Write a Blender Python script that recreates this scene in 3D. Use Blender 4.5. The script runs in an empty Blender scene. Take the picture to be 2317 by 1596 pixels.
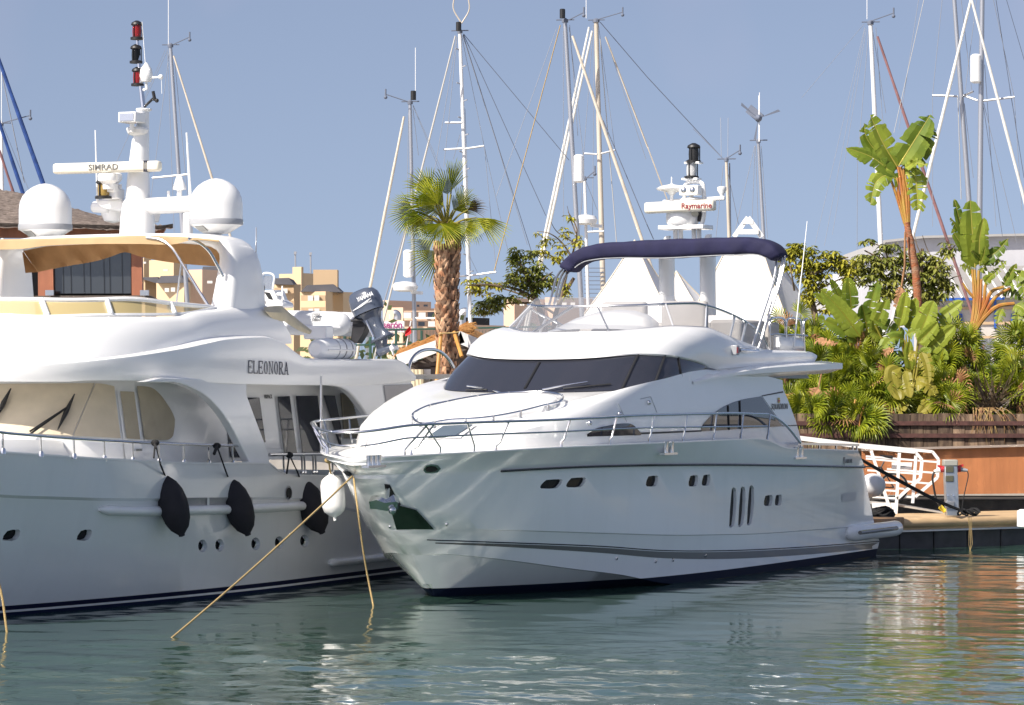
import bpy, bmesh, math, random
import numpy as np
from mathutils import Vector, Matrix, Quaternion
from mathutils.bvhtree import BVHTree

random.seed(7); rng = np.random.default_rng(7)
scene = bpy.context.scene
C = scene.collection
R = math.radians

# ------------------------------------------------------------------ camera, sky, sun, exposure
FPX, CU, HV, CH = 7500.0, 1158.5, 850.0, 4.0       # focal length in units of a 2317 wide picture, picture centre, horizon, eye height
cam = bpy.data.cameras.new('camera'); cam_o = bpy.data.objects.new('camera', cam); C.objects.link(cam_o)
cam.sensor_width = 36.0; cam.lens = FPX / 2317.0 * 36.0
cam.shift_y = (HV - 798.0) / 2317.0
cam.clip_start = 0.5; cam.clip_end = 6000.0
cam_o.location = (0, 0, CH); cam_o.rotation_euler = (R(90), 0, 0)
scene.camera = cam_o
SUN_EL, SUN_AZ = 43.0, 47.0                          # the sun stands behind the camera, to its left
sun_dir = Vector((-math.sin(R(SUN_AZ)) * math.cos(R(SUN_EL)), -math.cos(R(SUN_AZ)) * math.cos(R(SUN_EL)), math.sin(R(SUN_EL))))
world = bpy.data.worlds.new('World'); scene.world = world; world.use_nodes = True
wn, wl = world.node_tree.nodes, world.node_tree.links
bg = wn['Background']; bg.inputs['Strength'].default_value = 0.095
sky = wn.new('ShaderNodeTexSky'); sky.sky_type = 'NISHITA'; sky.sun_disc = False
sky.sun_elevation = R(SUN_EL); sky.sun_rotation = math.atan2(sun_dir.x, sun_dir.y)
sky.altitude = 0; sky.air_density = 1.0; sky.dust_density = 1.6; sky.ozone_density = 2.6
tc = wn.new('ShaderNodeTexCoord'); mp = wn.new('ShaderNodeMapping'); mp.inputs['Location'].default_value = (0, 0, 0.16)
nz = wn.new('ShaderNodeVectorMath'); nz.operation = 'NORMALIZE'
wl.new(tc.outputs['Generated'], mp.inputs['Vector']); wl.new(mp.outputs['Vector'], nz.inputs[0]); wl.new(nz.outputs['Vector'], sky.inputs['Vector'])
# thin dusty veil of the summer sky: slightly desaturated, faint uneven cirrus
hs = wn.new('ShaderNodeHueSaturation'); hs.inputs['Saturation'].default_value = 0.80; hs.inputs['Value'].default_value = 1.0
wl.new(sky.outputs['Color'], hs.inputs['Color']); 
cn = wn.new('ShaderNodeTexNoise'); cn.inputs['Scale'].default_value = 9.0; cn.inputs['Detail'].default_value = 3.0
cr = wn.new('ShaderNodeMapRange'); cr.inputs['From Min'].default_value = 0.52; cr.inputs['From Max'].default_value = 0.78; cr.inputs['To Max'].default_value = 0.22
wl.new(tc.outputs['Generated'], cn.inputs['Vector']); wl.new(cn.outputs['Fac'], cr.inputs['Value'])
mx = wn.new('ShaderNodeMix'); mx.data_type = 'RGBA'; mx.inputs['B'].default_value = (5.2, 4.6, 5.4, 1)
wl.new(cr.outputs['Result'], mx.inputs['Factor']); wl.new(hs.outputs['Color'], mx.inputs['A']); tn = wn.new('ShaderNodeMix'); tn.data_type = 'RGBA'; tn.blend_type = 'MULTIPLY'; tn.inputs['Factor'].default_value = 1.0; tn.inputs['B'].default_value = (1.03, .975, 1.0, 1)
wl.new(mx.outputs['Result'], tn.inputs['A']); wl.new(tn.outputs['Result'], bg.inputs['Color'])
sun = bpy.data.lights.new('sun', 'SUN'); sun_o = bpy.data.objects.new('sun', sun); C.objects.link(sun_o)
sun.energy = 5.0; sun.angle = R(0.53); sun.color = (1.0, 0.93, 0.83)
sun_o.rotation_euler = (-sun_dir).to_track_quat('-Z', 'Y').to_euler()
scene.view_settings.view_transform = 'Standard'; scene.view_settings.look = 'None'
scene.view_settings.exposure = 0.5; scene.view_settings.gamma = 1.0; scene.view_settings.use_curve_mapping = False
scene.render.engine = 'CYCLES'
scene.cycles.max_bounces = 8; scene.cycles.diffuse_bounces = 3; scene.cycles.glossy_bounces = 4
scene.cycles.transparent_max_bounces = 16; scene.cycles.transmission_bounces = 6
scene.cycles.caustics_reflective = True; scene.cycles.caustics_refractive = False
scene.cycles.blur_glossy = 0.0; scene.cycles.sample_clamp_indirect = 60.0
scene.cycles.use_guiding = True; scene.cycles.use_surface_guiding = True; scene.cycles.use_volume_guiding = False; scene.cycles.guiding_training_samples = 128
scene.cycles.use_denoising = True; scene.cycles.use_adaptive_sampling = False

# ------------------------------------------------------------------ helpers
def P(u, v, d):
    "the point of the place seen at u, v of the 2317 wide photograph, d metres away"
    return Vector(((u - CU) * d / FPX, d, CH - (v - HV) * d / FPX))
def Zm(x0, y0, k):
    return lambda x, y: ((x0 + x * k) * 0.58510, (y0 + y * k) * 0.58510)
za = Zm(0, 0, 1100/1756); zb = Zm(0, 900, 1100/2194); zc = Zm(0, 1600, 1100/1951); zd = Zm(900, 900, 900/1796)
ze = Zm(1000, 1600, 1000/1995); zf = Zm(1700, 1100, 800/1596); zg = Zm(2300, 1100, 1000/1995); zh = Zm(2400, 500, 800/1824)
zi = Zm(1900, 1650, 1000/2280); zj = Zm(2800, 1600, 1160/2317); zk = Zm(2960, 900, 1000/1878); zl = Zm(3100, 0, 860/1373)
zm = Zm(1400, 0, 1100/1463); zo = Zm(0, 650, 500/1330); zp = Zm(950, 950, 750/2317); zq = Zm(0, 1100, 700/1596)
zr = Zm(600, 1400, 700/1396); zs = Zm(2100, 850, 1100/2317); zt = Zm(1900, 1500, 1400/2317); zu = Zm(2900, 900, 530/2115)
zv = Zm(3430, 750, 530/1538); zw = Zm(1500, 1050, 750/2176); zx = Zm(3250, 1650, 450/1596)
def L(z, *a):
    return [z(a[i], a[i+1]) for i in range(0, len(a), 2)]

ORG = {}
class MB:
    "collects geometry in world space for one mesh"
    def __init__(s): s.v = []; s.f = []
    def add(s, vs, fs):
        n = len(s.v); s.v += [tuple(x) for x in vs]; s.f += [tuple(i + n for i in f) for f in fs]; return s
    def grid(s, rows, cu=False, cv=False, flip=False):
        m, n = len(rows), len(rows[0]); vs = [p for r in rows for p in r]; fs = []
        for i in range(m if cv else m - 1):
            for j in range(n if cu else n - 1):
                a, b, c, d = i*n+j, i*n+(j+1) % n, ((i+1) % m)*n+(j+1) % n, ((i+1) % m)*n+j
                fs.append((a, d, c, b) if flip else (a, b, c, d))
        return s.add(vs, fs)
    def tube(s, pts, r, n=8, closed=False, caps=True, flat=1.0, up=None):
        pts = [Vector(p) for p in pts]; m = len(pts); rs = r if isinstance(r, (list, tuple)) else [r] * m
        T = []
        for i in range(m):
            a = pts[i-1] if (i or closed) else pts[0]; b = pts[(i+1) % m] if (i < m-1 or closed) else pts[-1]
            t = (b - a); T.append(t.normalized() if t.length > 1e-9 else Vector((0, 0, 1)))
        u = Vector(up) if up is not None else (Vector((0, 0, 1)) if abs(T[0].z) < .9 else Vector((1, 0, 0)))
        rows = []
        for i in range(m):
            x = u.cross(T[i]); x = x.normalized() if x.length > 1e-6 else Vector((1, 0, 0)); y = T[i].cross(x); u = y
            rows.append([pts[i] + (x * math.cos(k*2*math.pi/n) + y * math.sin(k*2*math.pi/n) * flat) * rs[i] for k in range(n)])
        n0 = len(s.v); s.grid(rows, cu=True, cv=closed)
        if caps and not closed:
            s.f.append(tuple(n0 + k for k in reversed(range(n)))); s.f.append(tuple(n0 + (m-1)*n + k for k in range(n)))
        return s
    def box(s, c, x, y, z):
        "oriented box: centre and three half-edge vectors"
        c, x, y, z = Vector(c), Vector(x), Vector(y), Vector(z)
        vs = [c + x*i + y*j + z*k for k in (-1, 1) for j in (-1, 1) for i in (-1, 1)]
        return s.add(vs, [(0, 2, 3, 1), (4, 5, 7, 6), (0, 1, 5, 4), (2, 6, 7, 3), (0, 4, 6, 2), (1, 3, 7, 5)])
    def abox(s, x0, x1, y0, y1, z0, z1):
        return s.box(((x0+x1)/2, (y0+y1)/2, (z0+z1)/2), ((x1-x0)/2, 0, 0), (0, (y1-y0)/2, 0), (0, 0, (z1-z0)/2))
    def bar(s, a, b, w, h=None, up=(0, 0, 1)):
        a, b = Vector(a), Vector(b); t = (b - a); h = h or w; l = t.length
        if l < 1e-6: return s
        t = t / l; u = Vector(up); x = t.cross(u)
        if x.length < 1e-4: x = t.cross(Vector((1, 0, 0)))
        x.normalize(); y = x.cross(t)
        return s.box((a + b) / 2, t * (l / 2), x * (w / 2), y * (h / 2))
    def lathe(s, base, prof, n=20, axis=(0, 0, 1)):
        base = Vector(base); ax = Vector(axis).normalized(); x = ax.orthogonal().normalized(); y = ax.cross(x)
        rows = [[base + ax * h + (x * math.cos(2*math.pi*k/n) + y * math.sin(2*math.pi*k/n)) * r for k in range(n)] for r, h in prof]
        n0 = len(s.v); s.grid(rows, cu=True)
        if prof[0][0] > 1e-4: s.f.append(tuple(n0 + k for k in reversed(range(n))))
        if prof[-1][0] > 1e-4: s.f.append(tuple(n0 + (len(prof)-1)*n + k for k in range(n)))
        return s
    def prism(s, poly, off):
        poly = [Vector(p) for p in poly]; off = Vector(off); n = len(poly); n0 = len(s.v)
        s.add(poly + [p + off for p in poly], [])
        s.f.append(tuple(n0 + k for k in range(n))); s.f.append(tuple(n0 + n + k for k in reversed(range(n))))
        for k in range(n): s.f.append((n0 + k, n0 + n + k, n0 + n + (k+1) % n, n0 + (k+1) % n))
        return s
    def ball(s, c, rx, ry=None, rz=None, n=12, m=8):
        ry = ry or rx; rz = rz or rx; c = Vector(c)
        rows = [[c + Vector((rx*math.sin(a)*math.cos(b), ry*math.sin(a)*math.sin(b), rz*math.cos(a)))
                 for b in [2*math.pi*k/n for k in range(n)]] for a in [math.pi*(i+.001)/(m+.002) for i in range(m+1)]]
        return s.grid(rows, cu=True, flip=True)
    def mesh(s, name, org):
        me = bpy.data.meshes.new(name); o = Vector(org)
        me.from_pydata([tuple(Vector(p) - o) for p in s.v], [], s.f); return me

def finish(me, mat, smooth=35, weld=False, norm=True):
    bm = bmesh.new(); bm.from_mesh(me)
    if weld: bmesh.ops.remove_doubles(bm, verts=bm.verts, dist=1e-4)
    if norm: bmesh.ops.recalc_face_normals(bm, faces=bm.faces)
    bm.to_mesh(me); bm.free()
    if mat is not None: me.materials.append(mat)
    if smooth:
        me.polygons.foreach_set('use_smooth', [True] * len(me.polygons)); me.set_sharp_from_angle(angle=R(smooth))
    me.update()

def tag(o, label=None, cat=None, group=None, kind=None):
    if label: o['label'] = label
    if cat: o['category'] = cat
    if group: o['group'] = group
    if kind: o['kind'] = kind
    return o
def thing(name, label, cat, base=(0, 0, 0), group=None):
    o = bpy.data.objects.new(name, None); C.objects.link(o); o.location = base; o.empty_display_size = .3
    ORG[o] = Vector(base); return tag(o, label, cat, group)
def part(name, mb, mat, parent, smooth=35, weld=False, label=None, norm=True, bevel=0):
    org = ORG[parent]; me = mb.mesh(name, org); finish(me, mat, smooth, weld, norm)
    o = bpy.data.objects.new(name, me); C.objects.link(o); o.parent = parent; ORG[o] = org
    if label: o['label'] = label
    if bevel:
        b = o.modifiers.new('bevel', 'BEVEL'); b.width = bevel; b.segments = 2; b.limit_method = 'ANGLE'; b.angle_limit = R(40)
    return o
def solo(name, mb, mat, label=None, cat=None, base=None, group=None, kind=None, smooth=35, weld=False, norm=True, bevel=0):
    if base is None:
        a = np.array(mb.v); base = (float(a[:, 0].mean()), float(a[:, 1].mean()), float(a[:, 2].min()))
    me = mb.mesh(name, base); finish(me, mat, smooth, weld, norm)
    o = bpy.data.objects.new(name, me); C.objects.link(o); o.location = base; ORG[o] = Vector(base)
    if bevel:
        b = o.modifiers.new('bevel', 'BEVEL'); b.width = bevel; b.segments = 2; b.limit_method = 'ANGLE'; b.angle_limit = R(40)
    return tag(o, label, cat, group, kind)
def copy_tree(o, parent=None):
    c = o.copy(); C.objects.link(c); c.parent = parent
    for ch in [x for x in bpy.data.objects if x.parent == o]: copy_tree(ch, c)
    return c

def pchip(xs, ys):
    x = np.array(xs, float); y = np.array(ys, float); o = np.argsort(x, kind='stable'); x, y = x[o], y[o]
    k = np.concatenate(([True], np.diff(x) > 1e-6)); x, y = x[k], y[k]
    if len(x) == 1: return lambda t: np.full_like(np.asarray(t, float), y[0])
    h = np.diff(x); d = np.diff(y) / h; m = np.zeros(len(x)); m[0], m[-1] = d[0], d[-1]
    for i in range(1, len(x) - 1):
        if d[i-1] * d[i] > 0:
            w1, w2 = 2*h[i] + h[i-1], h[i] + 2*h[i-1]; m[i] = (w1 + w2) / (w1/d[i-1] + w2/d[i])
    def f(t):
        t = np.clip(np.asarray(t, float), x[0], x[-1]); i = np.clip(np.searchsorted(x, t) - 1, 0, len(h) - 1)
        s = (t - x[i]) / h[i]
        return ((1 + 2*s)*(1-s)**2*y[i] + s*(1-s)**2*h[i]*m[i] + s*s*(3-2*s)*y[i+1] + s*s*(s-1)*h[i]*m[i+1])
    return f
def smooth_line(pts, n, closed=False):
    "resample a polyline of 2D or 3D points as a smooth curve of n points"
    a = np.array([tuple(p) for p in pts], float)
    if closed: a = np.vstack([a[-2:], a, a[:3]])
    t = np.concatenate(([0], np.cumsum(np.linalg.norm(np.diff(a, axis=0), axis=1) ** .7)))
    t0, t1 = (t[2], t[-3]) if closed else (t[0], t[-1])
    tt = np.linspace(t0, t1, n + 1)[:-1] if closed else np.linspace(t0, t1, n)
    out = []
    for k in range(a.shape[1]):
        y = a[:, k]; m = np.gradient(y, t); i = np.clip(np.searchsorted(t, tt, side='right') - 1, 0, len(t) - 2)
        h = t[i+1] - t[i]; s = (tt - t[i]) / h
        out.append((1+2*s)*(1-s)**2*y[i] + s*(1-s)**2*h*m[i] + s*s*(3-2*s)*y[i+1] + s*s*(s-1)*h*m[i+1])
    return [tuple(r) for r in np.array(out).T]

class Frame:
    "a boat's own axes: s runs aft, w to the side that faces us, z up"
    def __init__(s, ox, oy, deg):
        t = R(deg); s.ox, s.oy = ox, oy; s.a = (math.sin(t), math.cos(t)); s.p = (math.cos(t), -math.sin(t))
        s.A = Vector((s.a[0], s.a[1], 0)); s.Pv = Vector((s.p[0], s.p[1], 0))
    def at(s, S, W, Z): return Vector((s.ox + S*s.a[0] + W*s.p[0], s.oy + S*s.a[1] + W*s.p[1], Z))
    def px(s, u, v, W):
        "where the sight line through u, v meets the plane w = W"
        k = (u - CU) / FPX; d = (W + s.ox*s.p[0] + s.oy*s.p[1]) / (k*s.p[0] + s.p[1]); x = k * d
        return (x - s.ox)*s.a[0] + (d - s.oy)*s.a[1], CH - (v - HV) * d / FPX
    def pxs(s, u, v, S):
        "where the sight line meets the plane s = S"
        k = (u - CU) / FPX; d = (S + s.ox*s.a[0] + s.oy*s.a[1]) / (k*s.a[0] + s.a[1]); x = k * d
        return (x - s.ox)*s.p[0] + (d - s.oy)*s.p[1], CH - (v - HV) * d / FPX
    def pt(s, u, v, W):
        S, Z = s.px(u, v, W); return s.at(S, W, Z)
    def pts(s, u, v, S):
        W, Z = s.pxs(u, v, S); return s.at(S, W, Z)
class Ring:
    "a line round the boat: rounded at the bow, then along both sides; heights read off the near side"
    def __init__(s, fr, pix, s0, W, Ln, n=2.0, z0=None, taper=0.0, ts=9.0, extra=(), send=None, dz=0.0, tl=8.0):
        s.fr, s.s0, s.W, s.L, s.n, s.taper, s.ts, s.tl = fr, s0, W, Ln, n, taper, ts, tl
        q = []
        for (u, v) in pix:
            w = W
            for _ in range(60):
                S, Z = fr.px(u, v, w); w += .4 * (s.w(S) - w)
            q.append((S, Z + dz))
        q += list(extra); q.sort()
        if z0 is None: z0 = q[0][1]
        q = [(s0, z0)] + [t for t in q if t[0] > s0 + 1e-3]
        s.q = q; s.zf = pchip([t[0] for t in q], [t[1] for t in q]); s.send = send if send is not None else q[-1][0]
    def w(s, S):
        x = min(max((S - s.s0) / s.L, 0.0), 1.0); w = s.W * (max(1 - (1-x)**s.n, 0.0)) ** (1.0 / s.n)
        if S > s.ts: w *= 1 - s.taper * ((S - s.ts) / s.tl) ** 2
        return w
    def z(s, S): return float(s.zf(S))
    def p(s, S, side=1, dw=0.0, dz=0.0): return s.fr.at(S, side * (s.w(S) + dw), s.z(S) + dz)
    def row(s, m=60, dw=0.0, dz=0.0, pw=2.0, send=None, s_from=None):
        e = send if send is not None else s.send
        ss = [s.s0 + (e - s.s0) * (i / (m-1)) ** pw for i in range(m)]
        st = [s.fr.at(S, -(max(s.w(S) + dw, 0)), s.z(S) + dz) for S in reversed(ss[1:])]
        return st + [s.fr.at(S, max(s.w(S) + dw, 0), s.z(S) + dz) for S in ss]
    def side(s, sa, sb, m=40, dw=0.0, dz=0.0, side=1):
        return [s.fr.at(S, side*(s.w(S) + dw), s.z(S) + dz) for S in np.linspace(sa, sb, m)]

CAMP = Vector((0, 0, CH))
def bvh(*obs):
    vs, fs = [], []
    for o in obs:
        n = len(vs); vs += [v.co + ORG[o] for v in o.data.vertices]; fs += [tuple(i + n for i in p.vertices) for p in o.data.polygons]
    return BVHTree.FromPolygons(vs, fs)
def hit(tree, u, v, off=0.006):
    d = (P(u, v, 10.0) - CAMP).normalized(); l, n, i, t = tree.ray_cast(CAMP, d)
    if l is None: return None
    if n.dot(d) > 0: n = -n
    return l + n * off
def patch(mb, tree, top, bot, m=16, k=4, off=0.006):
    "a sheet lying on a built surface between two lines"
    T = smooth_line(top, m) if len(top) > 2 else [tuple(np.array(top[0]) + (np.array(top[-1]) - np.array(top[0])) * t) for t in np.linspace(0, 1, m)]
    B = smooth_line(bot, m) if len(bot) > 2 else [tuple(np.array(bot[0]) + (np.array(bot[-1]) - np.array(bot[0])) * t) for t in np.linspace(0, 1, m)]
    rows = []; last = None
    for j in range(k):
        f = j / (k - 1); r = []
        for a, b in zip(T, B):
            h = hit(tree, a[0] + (b[0]-a[0])*f, a[1] + (b[1]-a[1])*f, off)
            if h is None: h = last
            r.append(h); last = h if h is not None else last
        rows.append(r)
    if any(p is None for r in rows for p in r):
        good = next((p for r in rows for p in r if p is not None), None)
        if good is None: return mb
        rows = [[p if p is not None else good for p in r] for r in rows]
    return mb.grid(rows)
def outline(mb, tree, poly, off=0.006, fan=True):
    "a filled outline lying on a built surface"
    pts = [hit(tree, u, v, off) for u, v in poly]
    if any(p is None for p in pts): return mb
    c = sum(pts, Vector()) / len(pts); n = len(pts)
    cu, cv = sum(p[0] for p in poly)/n, sum(p[1] for p in poly)/n; h = hit(tree, cu, cv, off); c = h if h is not None else c
    rings = [[c + (p - c) * f for p in pts] for f in (.5, 1.0)]
    return mb.add([c] + rings[0] + rings[1], [(0, 1+k, 1+(k+1) % n) for k in range(n)] + [(1+k, 1+n+k, 1+n+(k+1) % n, 1+(k+1) % n) for k in range(n)])
def text_mesh(txt, size, font=None, extrude=0.004, xs=1.0, shear=0.0, bold=0.0):
    cu = bpy.data.curves.new('txt', 'FONT'); cu.body = txt; cu.size = size; cu.extrude = extrude; cu.offset = bold; cu.shear = shear
    cu.align_x = 'CENTER'; cu.align_y = 'CENTER'; cu.resolution_u = 3
    o = bpy.data.objects.new('txt', cu); C.objects.link(o); dg = bpy.context.evaluated_depsgraph_get()
    me = o.evaluated_get(dg).to_mesh(); vs = [(v.co.x * xs, v.co.y, v.co.z) for v in me.vertices]; fs = [tuple(p.vertices) for p in me.polygons]
    o.to_mesh_clear(); bpy.data.objects.remove(o); bpy.data.curves.remove(cu); return vs, fs
def put_text(mb, txt, size, c, x, y, **kw):
    vs, fs = text_mesh(txt, size, **kw); x, y = Vector(x).normalized(), Vector(y).normalized(); n = x.cross(y)
    return mb.add([Vector(c) + x*a + y*b + n*k for a, b, k in vs], fs)

def close_hull(mb, top, keel):
    "closes a hull below its deck and along its keel so that recesses can be cut into it"
    for r in (top, keel):
        m = len(r); mb.grid([r[:m//2 + 1][::-1], r[m//2:]])
def recess(hull, tree, polys, depth):
    "cuts sunk openings into a hull and returns the outline of each floor"
    cut = MB(); floors = []
    for o in polys:
        pts = [hit(tree, u, v, 0.0) for u, v in o]
        c = sum(pts, Vector()) / len(pts); i = len(pts) // 3; n = (pts[i] - pts[0]).cross(pts[2*i] - pts[0]).normalized()
        if n.dot(CAMP - c) < 0: n = -n
        n = Vector((n.x, n.y, n.z * .3)).normalized(); cut.prism([p + n*.06 for p in pts], -n*(depth + .06)); floors.append(([p - n*(depth - .012) for p in pts], n))
    me = cut.mesh('cut', ORG[hull]); finish(me, hull.data.materials[0], 0); co = bpy.data.objects.new('cut', me); C.objects.link(co); co.location = ORG[hull]
    bpy.context.view_layer.update(); md = hull.modifiers.new('cut', 'BOOLEAN'); md.object = co; md.operation = 'DIFFERENCE'; md.solver = 'EXACT'
    bpy.context.view_layer.update(); new = bpy.data.meshes.new_from_object(hull.evaluated_get(bpy.context.evaluated_depsgraph_get())); hull.modifiers.clear(); old = hull.data; hull.data = new; bpy.data.objects.remove(co)
    new.polygons.foreach_set('use_smooth', [True]*len(new.polygons)); new.set_sharp_from_angle(angle=R(28)); return floors

# ------------------------------------------------------------------ materials
def mat(name, col, rough=0.5, metal=0.0, spec=0.5, var=0.0, vscale=3.0, bump=0.0, bscale=20.0, coat=0.0, stretch=(1, 1, 1), detail=4.0, col2=None):
    m = bpy.data.materials.new(name); m.use_nodes = True; n, l = m.node_tree.nodes, m.node_tree.links; b = n['Principled BSDF']
    b.inputs['Base Color'].default_value = (*col, 1); b.inputs['Roughness'].default_value = rough; b.inputs['Metallic'].default_value = metal
    b.inputs['Specular IOR Level'].default_value = spec; b.inputs['Coat Weight'].default_value = coat; b.inputs['Coat Roughness'].default_value = .05
    if var or bump or col2:
        t = n.new('ShaderNodeTexCoord'); mpp = n.new('ShaderNodeMapping'); mpp.inputs['Scale'].default_value = stretch; l.new(t.outputs['Object'], mpp.inputs['Vector'])
    if var or col2:
        x = n.new('ShaderNodeTexNoise'); x.inputs['Scale'].default_value = vscale; x.inputs['Detail'].default_value = detail; l.new(mpp.outputs['Vector'], x.inputs['Vector'])
        r = n.new('ShaderNodeValToRGB'); r.color_ramp.elements[0].position = .32; r.color_ramp.elements[1].position = .68
        c2 = col2 or tuple(min(1, c * (1 + var)) for c in col); c1 = col if col2 else tuple(c * (1 - var) for c in col)
        r.color_ramp.elements[0].color = (*c1, 1); r.color_ramp.elements[1].color = (*c2, 1)
        l.new(x.outputs['Fac'], r.inputs['Fac']); l.new(r.outputs['Color'], b.inputs['Base Color'])
    if bump:
        y = n.new('ShaderNodeTexNoise'); y.inputs['Scale'].default_value = bscale; y.inputs['Detail'].default_value = 5; l.new(mpp.outputs['Vector'], y.inputs['Vector'])
        bb = n.new('ShaderNodeBump'); bb.inputs['Strength'].default_value = min(bump, 1); bb.inputs['Distance'].default_value = 0.03 * bump
        l.new(y.outputs['Fac'], bb.inputs['Height']); l.new(bb.outputs['Normal'], b.inputs['Normal'])
    return m
def hull_mat(name, white, bands):
    "white gelcoat above painted boot stripes that follow the waterline"
    m = bpy.data.materials.new(name); m.use_nodes = True; n, l = m.node_tree.nodes, m.node_tree.links; b = n['Principled BSDF']
    g = n.new('ShaderNodeNewGeometry'); sp = n.new('ShaderNodeSeparateXYZ'); l.new(g.outputs['Position'], sp.inputs[0])
    mr = n.new('ShaderNodeMapRange'); mr.inputs['From Min'].default_value = -0.5; mr.inputs['From Max'].default_value = 0.5; l.new(sp.outputs['Z'], mr.inputs['Value'])
    r = n.new('ShaderNodeValToRGB'); r.color_ramp.interpolation = 'CONSTANT'; l.new(mr.outputs['Result'], r.inputs['Fac'])
    e = r.color_ramp.elements; e[0].position = 0; e[0].color = (*bands[0][1], 1); e[1].position = bands[0][0] + .5; e[1].color = (*bands[1][1], 1)
    for (z, _), (_, c) in zip(bands[1:-1], bands[2:]):
        q = e.new(z + .5); q.color = (*c, 1)
    # faint weathering: streaks running down and a slight waviness of the laminate
    t = n.new('ShaderNodeMapping'); t.inputs['Scale'].default_value = (2.2, 2.2, .3); l.new(g.outputs['Position'], t.inputs['Vector'])
    x = n.new('ShaderNodeTexNoise'); x.inputs['Scale'].default_value = 1.0; x.inputs['Detail'].default_value = 6; l.new(t.outputs['Vector'], x.inputs['Vector'])
    rr = n.new('ShaderNodeMapRange'); rr.inputs['From Min'].default_value = .5; rr.inputs['From Max'].default_value = .8; rr.inputs['To Min'].default_value = 1.0; rr.inputs['To Max'].default_value = .95
    l.new(x.outputs['Fac'], rr.inputs['Value'])
    mm = n.new('ShaderNodeMix'); mm.data_type = 'RGBA'; mm.blend_type = 'MULTIPLY'; mm.inputs['Factor'].default_value = 1
    l.new(r.outputs['Color'], mm.inputs['A']); l.new(rr.outputs['Result'], mm.inputs['B']); l.new(mm.outputs['Result'], b.inputs['Base Color'])
    w = n.new('ShaderNodeTexNoise'); w.inputs['Scale'].default_value = .9; w.inputs['Detail'].default_value = 1; l.new(g.outputs['Position'], w.inputs['Vector'])
    bb = n.new('ShaderNodeBump'); bb.inputs['Strength'].default_value = .12; bb.inputs['Distance'].default_value = .05; l.new(w.outputs['Fac'], bb.inputs['Height']); l.new(bb.outputs['Normal'], b.inputs['Normal']); l.new(bb.outputs['Normal'], b.inputs['Coat Normal'])
    gt = n.new('ShaderNodeMath'); gt.operation = 'GREATER_THAN'; gt.inputs[1].default_value = bands[-2][0]; l.new(sp.outputs['Z'], gt.inputs[0])   # matt paint on the boot, gloss above
    cw = n.new('ShaderNodeMath'); cw.operation = 'MULTIPLY'; cw.inputs[1].default_value = .7; l.new(gt.outputs[0], cw.inputs[0]); l.new(cw.outputs[0], b.inputs['Coat Weight'])
    rg = n.new('ShaderNodeMapRange'); rg.inputs['To Min'].default_value = .65; rg.inputs['To Max'].default_value = .16; l.new(gt.outputs[0], rg.inputs['Value']); l.new(rg.outputs['Result'], b.inputs['Roughness'])
    sl = n.new('ShaderNodeMath'); sl.operation = 'MULTIPLY_ADD'; sl.inputs[1].default_value = .4; sl.inputs[2].default_value = .1; l.new(gt.outputs[0], sl.inputs[0]); l.new(sl.outputs[0], b.inputs['Specular IOR Level'])
    b.inputs['Coat Roughness'].default_value = .02
    return m
def glass_mat(name, tint, alpha, rough=.02):
    m = bpy.data.materials.new(name); m.use_nodes = True; n, l = m.node_tree.nodes, m.node_tree.links
    b = n['Principled BSDF']; b.inputs['Base Color'].default_value = (*tint, 1); b.inputs['Roughness'].default_value = rough; b.inputs['Alpha'].default_value = alpha
    return m
def leaf_mat(name, c1, c2, scale=2.0, rough=.42, trans=.35, spec=.4):
    m = bpy.data.materials.new(name); m.use_nodes = True; n, l = m.node_tree.nodes, m.node_tree.links; b = n['Principled BSDF']
    g = n.new('ShaderNodeNewGeometry'); x = n.new('ShaderNodeTexNoise'); x.inputs['Scale'].default_value = scale; x.inputs['Detail'].default_value = 3
    l.new(g.outputs['Position'], x.inputs['Vector'])
    ad = n.new('ShaderNodeMath'); ad.operation = 'MULTIPLY_ADD'; ad.inputs[1].default_value = .45; l.new(g.outputs['Random Per Island'], ad.inputs[0]); 
    sb = n.new('ShaderNodeMath'); sb.operation = 'SUBTRACT'; sb.inputs[1].default_value = .22; l.new(x.outputs['Fac'], sb.inputs[0]); l.new(sb.outputs[0], ad.inputs[2])
    r = n.new('ShaderNodeValToRGB'); r.color_ramp.elements[0].position = .25; r.color_ramp.elements[1].position = .75
    r.color_ramp.elements[0].color = (*c1, 1); r.color_ramp.elements[1].color = (*c2, 1)
    l.new(ad.outputs[0], r.inputs['Fac']); l.new(r.outputs['Color'], b.inputs['Base Color'])
    b.inputs['Roughness'].default_value = rough; b.inputs['Specular IOR Level'].default_value = spec
    tr = n.new('ShaderNodeBsdfTranslucent'); hv = n.new('ShaderNodeHueSaturation'); hv.inputs['Saturation'].default_value = 1.1; hv.inputs['Value'].default_value = 1.5
    l.new(r.outputs['Color'], hv.inputs['Color']); l.new(hv.outputs['Color'], tr.inputs['Color'])
    ms = n.new('ShaderNodeMixShader'); ms.inputs['Fac'].default_value = trans; l.new(b.outputs['BSDF'], ms.inputs[1]); l.new(tr.outputs['BSDF'], ms.inputs[2])
    l.new(ms.outputs['Shader'], n['Material Output'].inputs['Surface']); return m

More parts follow.
